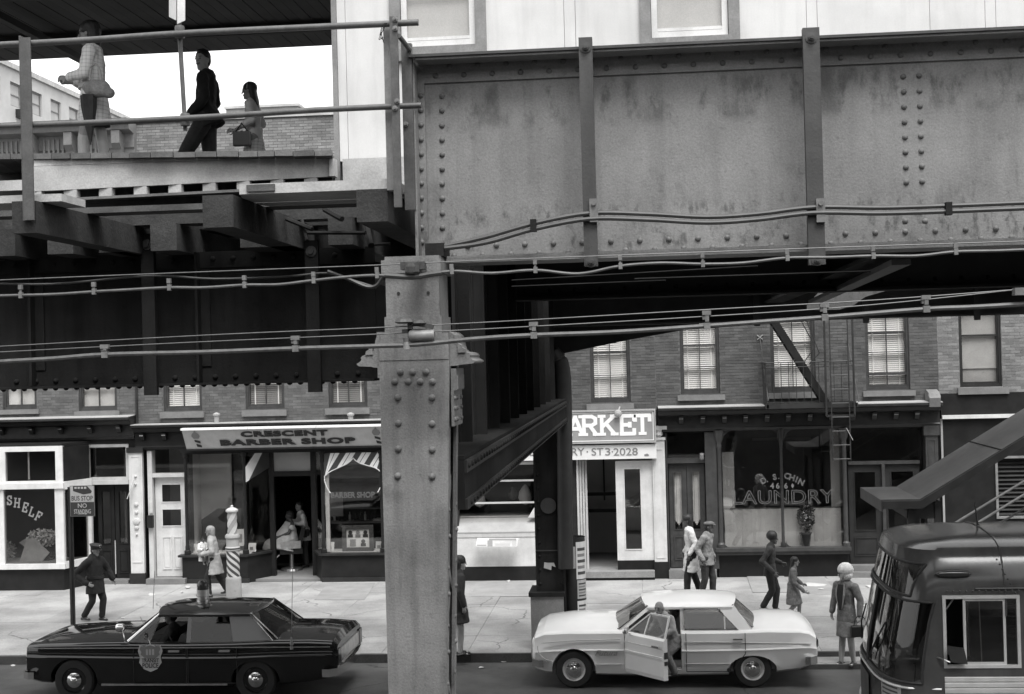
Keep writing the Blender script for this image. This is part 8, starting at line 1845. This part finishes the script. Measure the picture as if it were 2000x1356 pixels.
person('baby in a white blanket held by the blond woman', Vector((by.x, by.y, by.z-.42*s_c)), LEFT+2.2, .46, 'skin_brown', lean=.0, hy=.1, hair='short', shoes=None,
    legs=(((.25, .10, .80), (.3, .08, .55), 0), ((.25, -.10, .8), (.3, -.08, .55), 0)), arms=(((.1, .24, 1.2), (.25, .12, 1.2), (1, 0, 0)), ((.1, -.24, 1.2), (.25, -.12, 1.2), (1, 0, 0))), wear=(('coat', 'cloth_white', {'hem': .62, 'x': .03}),), vox=.014, hz=-.02)
loc = pav_at(1352, 1168); s_c = pscale(1008, 1170, loc, 1352)/1.75
person('woman in a white coat walking left in front of the brown double doors', loc, LEFT+.15, s_c, 'skin_brown', lean=.03, hair='bob', hy=0,
    legs=(((.1, .08, .5), (.12, .08, .085), 0), ((-.06, -.08, .5), (-.2, -.08, .1), 0)), arms=(((-.06, .25, 1.17), (.08, .24, .95), (.3, 0, -1)), ((-.04, -.25, 1.17), (.1, -.24, .95), (.3, 0, -1))),
    wear=(('trousers', 'cloth_black'), ('coat', 'cloth_white', {'hem': .56, 'flare': .06, 'disp': .08, 'collar': 'cloth_white'})))
loc = pav_at(1382, 1174); s_c = pscale(1020, 1178, loc, 1382)/1.78
person('man in a flat cap and light rumpled shirt walking right, beside the woman in white', loc, RIGHT-.5, s_c, 'skin_brown', lean=.03, hair='short', hy=.3,
    legs=(((.1, .09, .5), (.08, .09, .085), 0), ((.0, -.1, .5), (-.12, -.1, .1), 0)), arms=(((-.08, .27, 1.17), (.04, .28, .94), (.2, 0, -1)), ((-.1, -.27, 1.17), (.06, -.27, .94), (.2, 0, -1))),
    wear=(('trousers', 'cloth_dark'), ('shirt', 'cloth_mid', {'hem': .80, 'x': .01, 'flare': .03, 'disp': .09, 'collar': 'cloth_light'}), ('cap', 'cloth_grey')))
loc = pav_at(1506, 1196); s_c = pscale(1041, 1198, loc, 1506)/1.77
person('man in a dark jacket with a white shirt collar walking right past the laundry', loc, RIGHT-.2, s_c, 'skin_brown', lean=.03, hair='afro', hy=-.15, head=(.06, 0), hz=-.01,
    legs=(((.13, .09, .50), (.08, .09, .085), 0), ((.05, -.09, .50), (-.17, -.09, .13), -.1)), arms=(((-.02, .25, 1.17), (.22, .22, 1.06), (1, 0, -.2)), ((-.14, -.27, 1.15), (.12, -.30, .93), (.6, 0, -.8))),
    wear=(('trousers', 'cloth_black'), ('jacket', 'cloth_dark', {'hem': .80, 'flare': .02, 'disp': .06, 'collar': 'cloth_white'})))
loc = pav_at(1549, 1215); s_c = pscale(1095, 1218, loc, 1549)/1.70
person('young girl with long black hair in a grey coat running right, arm held out', loc, RIGHT-.15, s_c, 'skin_mid', lean=.05, hair='long', hy=.0,
    legs=(((.18, .08, .55), (.16, .08, .12), 0), ((.10, -.08, .5), (-.2, -.08, .2), 0)), arms=(((.05, .25, 1.17), (.25, .2, 1.0), (1, 0, -.2)), ((.08, -.25, 1.10), (.33, -.24, .86), (1, 0, -.3))),
    wear=(('stockings', 'skin_mid'), ('coat', 'cloth_grey', {'hem': .50, 'flare': .12, 'swing': (.05, 0), 'disp': .06})))
p = G(1656, 1300, 0.035); loc = Vector((p.x, p.y, .035)); s_c = pscale(1105, 1304, loc, 1656)/1.80
bw = person('elderly woman with pale bouffant hair in a grey suit waiting at the kerb', loc, CAMW-.75, s_c, 'skin_pale', lean=.0, hair='bouffant', hairm='hair_blond', hy=-.55,
    legs=(((.04, .10, .50), (-.02, .11, .085), .2), ((.02, -.08, .5), (.08, -.08, .085), -.1)), arms=(((-.04, .27, 1.17), (.02, .28, .92), (.1, 0, -1)), ((-.04, -.27, 1.17), (.04, -.28, .92), (.1, 0, -1))),
    wear=(('stockings', 'skin_pale'), ('skirt', 'cloth_mid', {'hem': .52}), ('sweater', 'cloth_black'), ('jacket', 'cloth_grey', {'hem': .78, 'x': .005, 'flare': .02, 'disp': .04}), ('glasses', 'hair_black')))
# dark sweater front and lapels of the open jacket
o = MB(); o.prism([(.145, -.05, 1.45), (.145, .05, 1.45), (.165, .075, 1.30), (.17, .03, 1.0), (.17, -.03, 1.0), (.165, -.075, 1.30)], (.015, 0, 0)); o.build('sweater_front', 'cloth_black', None).parent = bw
o = MB()
for q in (-1, 1): o.prism([(.13, .06*q, 1.47), (.155, .10*q, 1.36), (.17, .10*q, 1.27), (.185, .04*q, 1.02), (.18, .07*q, 1.28)], (.012, 0, 0))
o.build('lapel', 'cloth_mid', None).parent = bw
c = pworld(bw, (.03, .30, .66)); hb = empty('handbag', c, 'black handbag held by the elderly woman at the kerb', 'handbag'); mb = MB(); mb.box(-.15, .15, -.06, .06, -.10, .08); o = blob(mb, 'bag', 'leather', hb, .012, 3)
MB().tube(smooth([(-.1, 0, .08), (-.07, 0, .2), (0, 0, .24), (.07, 0, .2), (.1, 0, .08)], 4), .009, 6).build('strap', 'leather', None).parent = hb
# figure half hidden behind the near column
loc = pav_at(897, 1282); s_c = pscale(1095, 1284, loc, 897)/1.70
person('person in a dark coat mostly hidden behind the near steel column', loc, RIGHT+.4, s_c, 'skin_pale', lean=.02, hair='bob',
    legs=(((.05, .08, .50), (.05, .08, .085), 0), ((.02, -.08, .5), (.0, -.08, .085), 0)), wear=(('stockings', 'skin_pale'), ('coat', 'cloth_dark', {'hem': .60, 'flare': .07, 'x': .01})))
# man getting out of the white car
p = P(1313, 1270, Yw+.1); loc = Vector((p.x, Yw+.17, .17))
person('bald man in a pale shirt stooping out of the open white car', loc, LEFT+.75, .88, 'skin_mid', lean=.24, hip=(-.02, 0, .60), hair='fringe', hairm='hair_grey', hy=.4, head=(.08, 0), hz=-.05,
    legs=(((.24, .10, .44), (.06, .12, .085), -.3), ((.20, -.10, .44), (.0, -.12, .085), -.3)), arms=(((.22, .27, .88), (.42, .16, .78), (1, 0, -.2)), ((.12, -.27, .95), (.36, -.22, .82), (1, 0, -.2))),
    wear=(('trousers', 'cloth_mid'), ('shirt', 'cloth_light', {'hem': .52, 'sleeve': .5, 'disp': .05})))
p = P(1322, 1250, Yw+.9)
person('passenger in dark clothes seated inside the white car behind the stooping man', Vector((p.x+.05, Yw+1.15, -.14)), LEFT+.2, .92, 'skin_brown', lean=.03, hip=(0, 0, .60), hair='short', face=False,
    legs=(((.42, .10, .60), (.50, .10, .32), 0), ((.42, -.10, .6), (.5, -.10, .32), 0)), arms=(((.1, .26, .95), (.34, .2, .95), (1, 0, 0)), ((.1, -.26, .95), (.34, -.2, .95), (1, 0, 0))), wear=(('trousers', 'cloth_mid'), ('jacket', 'cloth_dark', {'hem': .55})), vox=.012)
# two officers sitting in the police car
for px_, y, rz, lab in ((318, Yp+.5, LEFT, 'officer at the wheel of the black police car'), (436, Yp+.6, LEFT+.2, 'figure leaning in the back seat of the black police car')):
    p = P(px_, 1240, y); person(lab, Vector((p.x+.15, y, -.05)), rz, .90, 'skin_mid', lean=-.03, hip=(0, 0, .74), hair='short', face=False, shoes=None,
        legs=(((.42, .10, .74), (.52, .10, .56), 0), ((.42, -.10, .74), (.52, -.10, .56), 0)), arms=(((.1, .26, 1.02), (.34, .2, 1.05), (1, 0, 0)), ((.1, -.26, 1.02), (.34, -.2, 1.05), (1, 0, 0))), wear=(('jacket', 'cloth_dark', {'hem': .66}),), vox=.013)
# barber at work, customer under a white sheet in the chair
loc = Vector((P(596, 1060, YF+1.9).x, YF+1.9, PZ+.05))
person('barber in a white smock standing over his customer inside the shop doorway', loc, LEFT+.5, .93, 'skin_mid', lean=.10, hair='short', hy=.2, face=False,
    arms=(((.1, .27, 1.18), (.36, .14, 1.22), (1, 0, 0)), ((.12, -.26, 1.2), (.36, -.1, 1.26), (1, 0, .1))), wear=(('trousers', 'cloth_dark'), ('coat', 'cloth_white', {'hem': .72, 'disp': .07})), vox=.012)
cl = Vector((P(574, 1075, YF+1.75).x, YF+1.5, PZ+.08))
cu = person('customer covered by a white sheet, seated in the barber chair', cl, LEFT+.35, .95, 'skin_brown', lean=-.02, hip=(0, 0, .66), hair='short', face=False,
    legs=(((.40, .12, .66), (.50, .12, .28), 0), ((.40, -.12, .66), (.50, -.12, .28), 0)), arms=(((.08, .26, .95), (.34, .2, .86), (1, 0, 0)), ((.08, -.26, .95), (.34, -.2, .86), (1, 0, 0))), wear=(('trousers', 'cloth_dark'),), vox=.012)
mb = MB(); frus(mb, (.02, 0, 1.20), (.18, 0, .52), .11, .36, 1.05, mid=.28); cap(mb, (.0, -.2, 1.08), (.0, .2, 1.08), .09); cap(mb, (.2, 0, .8), (.5, 0, .62), .24, .24, .8); blob(mb, 'barber_sheet', 'cloth_white', cu, .016, 4, .10)
bc_ = empty('barber_chair', Vector((cl.x, cl.y, PZ+.05)), 'dark barber chair on a round chrome base in the shop doorway', 'chair'); bc_.rotation_euler = (0, 0, LEFT+.35)
for mb, nm, m in ((MB().lathe([(.28, 0), (.26, .05), (.06, .08), (.06, .42)], (0, 0, 0), 'z', 18), 'pedestal', 'chrome_dull'), (MB().box(-.25, .3, -.27, .27, .42, .56), 'seat', 'leather'), (MB().prism([(-.22, -.25, .56), (-.34, -.25, 1.05), (-.24, -.25, 1.05), (-.12, -.25, .56)], (0, .5, 0)), 'backrest', 'leather'), (MB().box(-.2, .28, -.33, -.27, .56, .74), 'armrest', 'chrome_dull'), (MB().box(-.2, .28, .27, .33, .56, .74), 'armrest', 'chrome_dull'), (MB().bar((.3, 0, .4), (.6, 0, .18), .3, .03), 'footrest', 'chrome_dull')):
    mb.build(nm, m, None).parent = bc_
# ================================================================== THE NEAR SIDE OF THE STREET (behind the camera, mirrored in glass and paint)
for i, (xa_, xb_2, h_, m, lab) in enumerate(((-34, -13, 10.5, 'brick_mid', 'grey brick row house on the near side of the street, left of the camera'), (-13, 6, 9.6, 'brick_dark', 'dark brick row house directly behind the camera'), (6, 30, 11, 'brick_mid', 'grey brick row house on the near side of the street, right of the camera'))):
    nb = empty('row_house', ((xa_+xb_2)/2, -8, 0), lab, 'building'); hol = []
    x = xa_+1.2
    while x < xb_2-1.4:
        for z in (1.0, 4.4, 7.3): hol.append((x, x+1.0, z, z+1.75))
        x += 2.1
    cells(MB(), xa_, xb_2, 0, h_, hol, -9.0, -8.7).build('wall', m, nb); MB().box(xa_, xb_2, -8.7-1.6, -9.6, 0, h_).build('inner_wall', 'interior', nb)
    gp = MB()
    for h in hol: gp.box(h[0], h[1], -8.92, -8.9, h[2], h[3])
    tag(gp.build('window_panes', 'glass', nb), kind='stuff')
    MB().box(xa_, xb_2, -8.7, -8.3, h_-.5, h_).build('cornice', 'stone', nb)
# the opposite platform overhead, its canopy and girder
npf = empty('station_platform', (0, -2, 7.2), 'matching platform on the near side, above and behind the camera', 'platform')
MB().box(-45, 45, -6.0, .6, 7.2, 7.35).build('deck', 'tie', npf); MB().box(-45, 45, .3, .34, 6.1, 7.19).build('girder', 'steel_dark', npf); MB().box(-45, 45, -6.0, 1.0, 10.0, 10.15).build('canopy', 'canopy', npf)
for x in (-36, -24, -12, 12, 24, 36):
    MB().box(x-.25, x+.25, -.2, .25, -.02, 7.19).build('column', 'steel_col', npf); MB().box(x-.08, x+.08, -.3, -.14, 7.36, 9.99).build('canopy_post', 'steel_mid', npf)
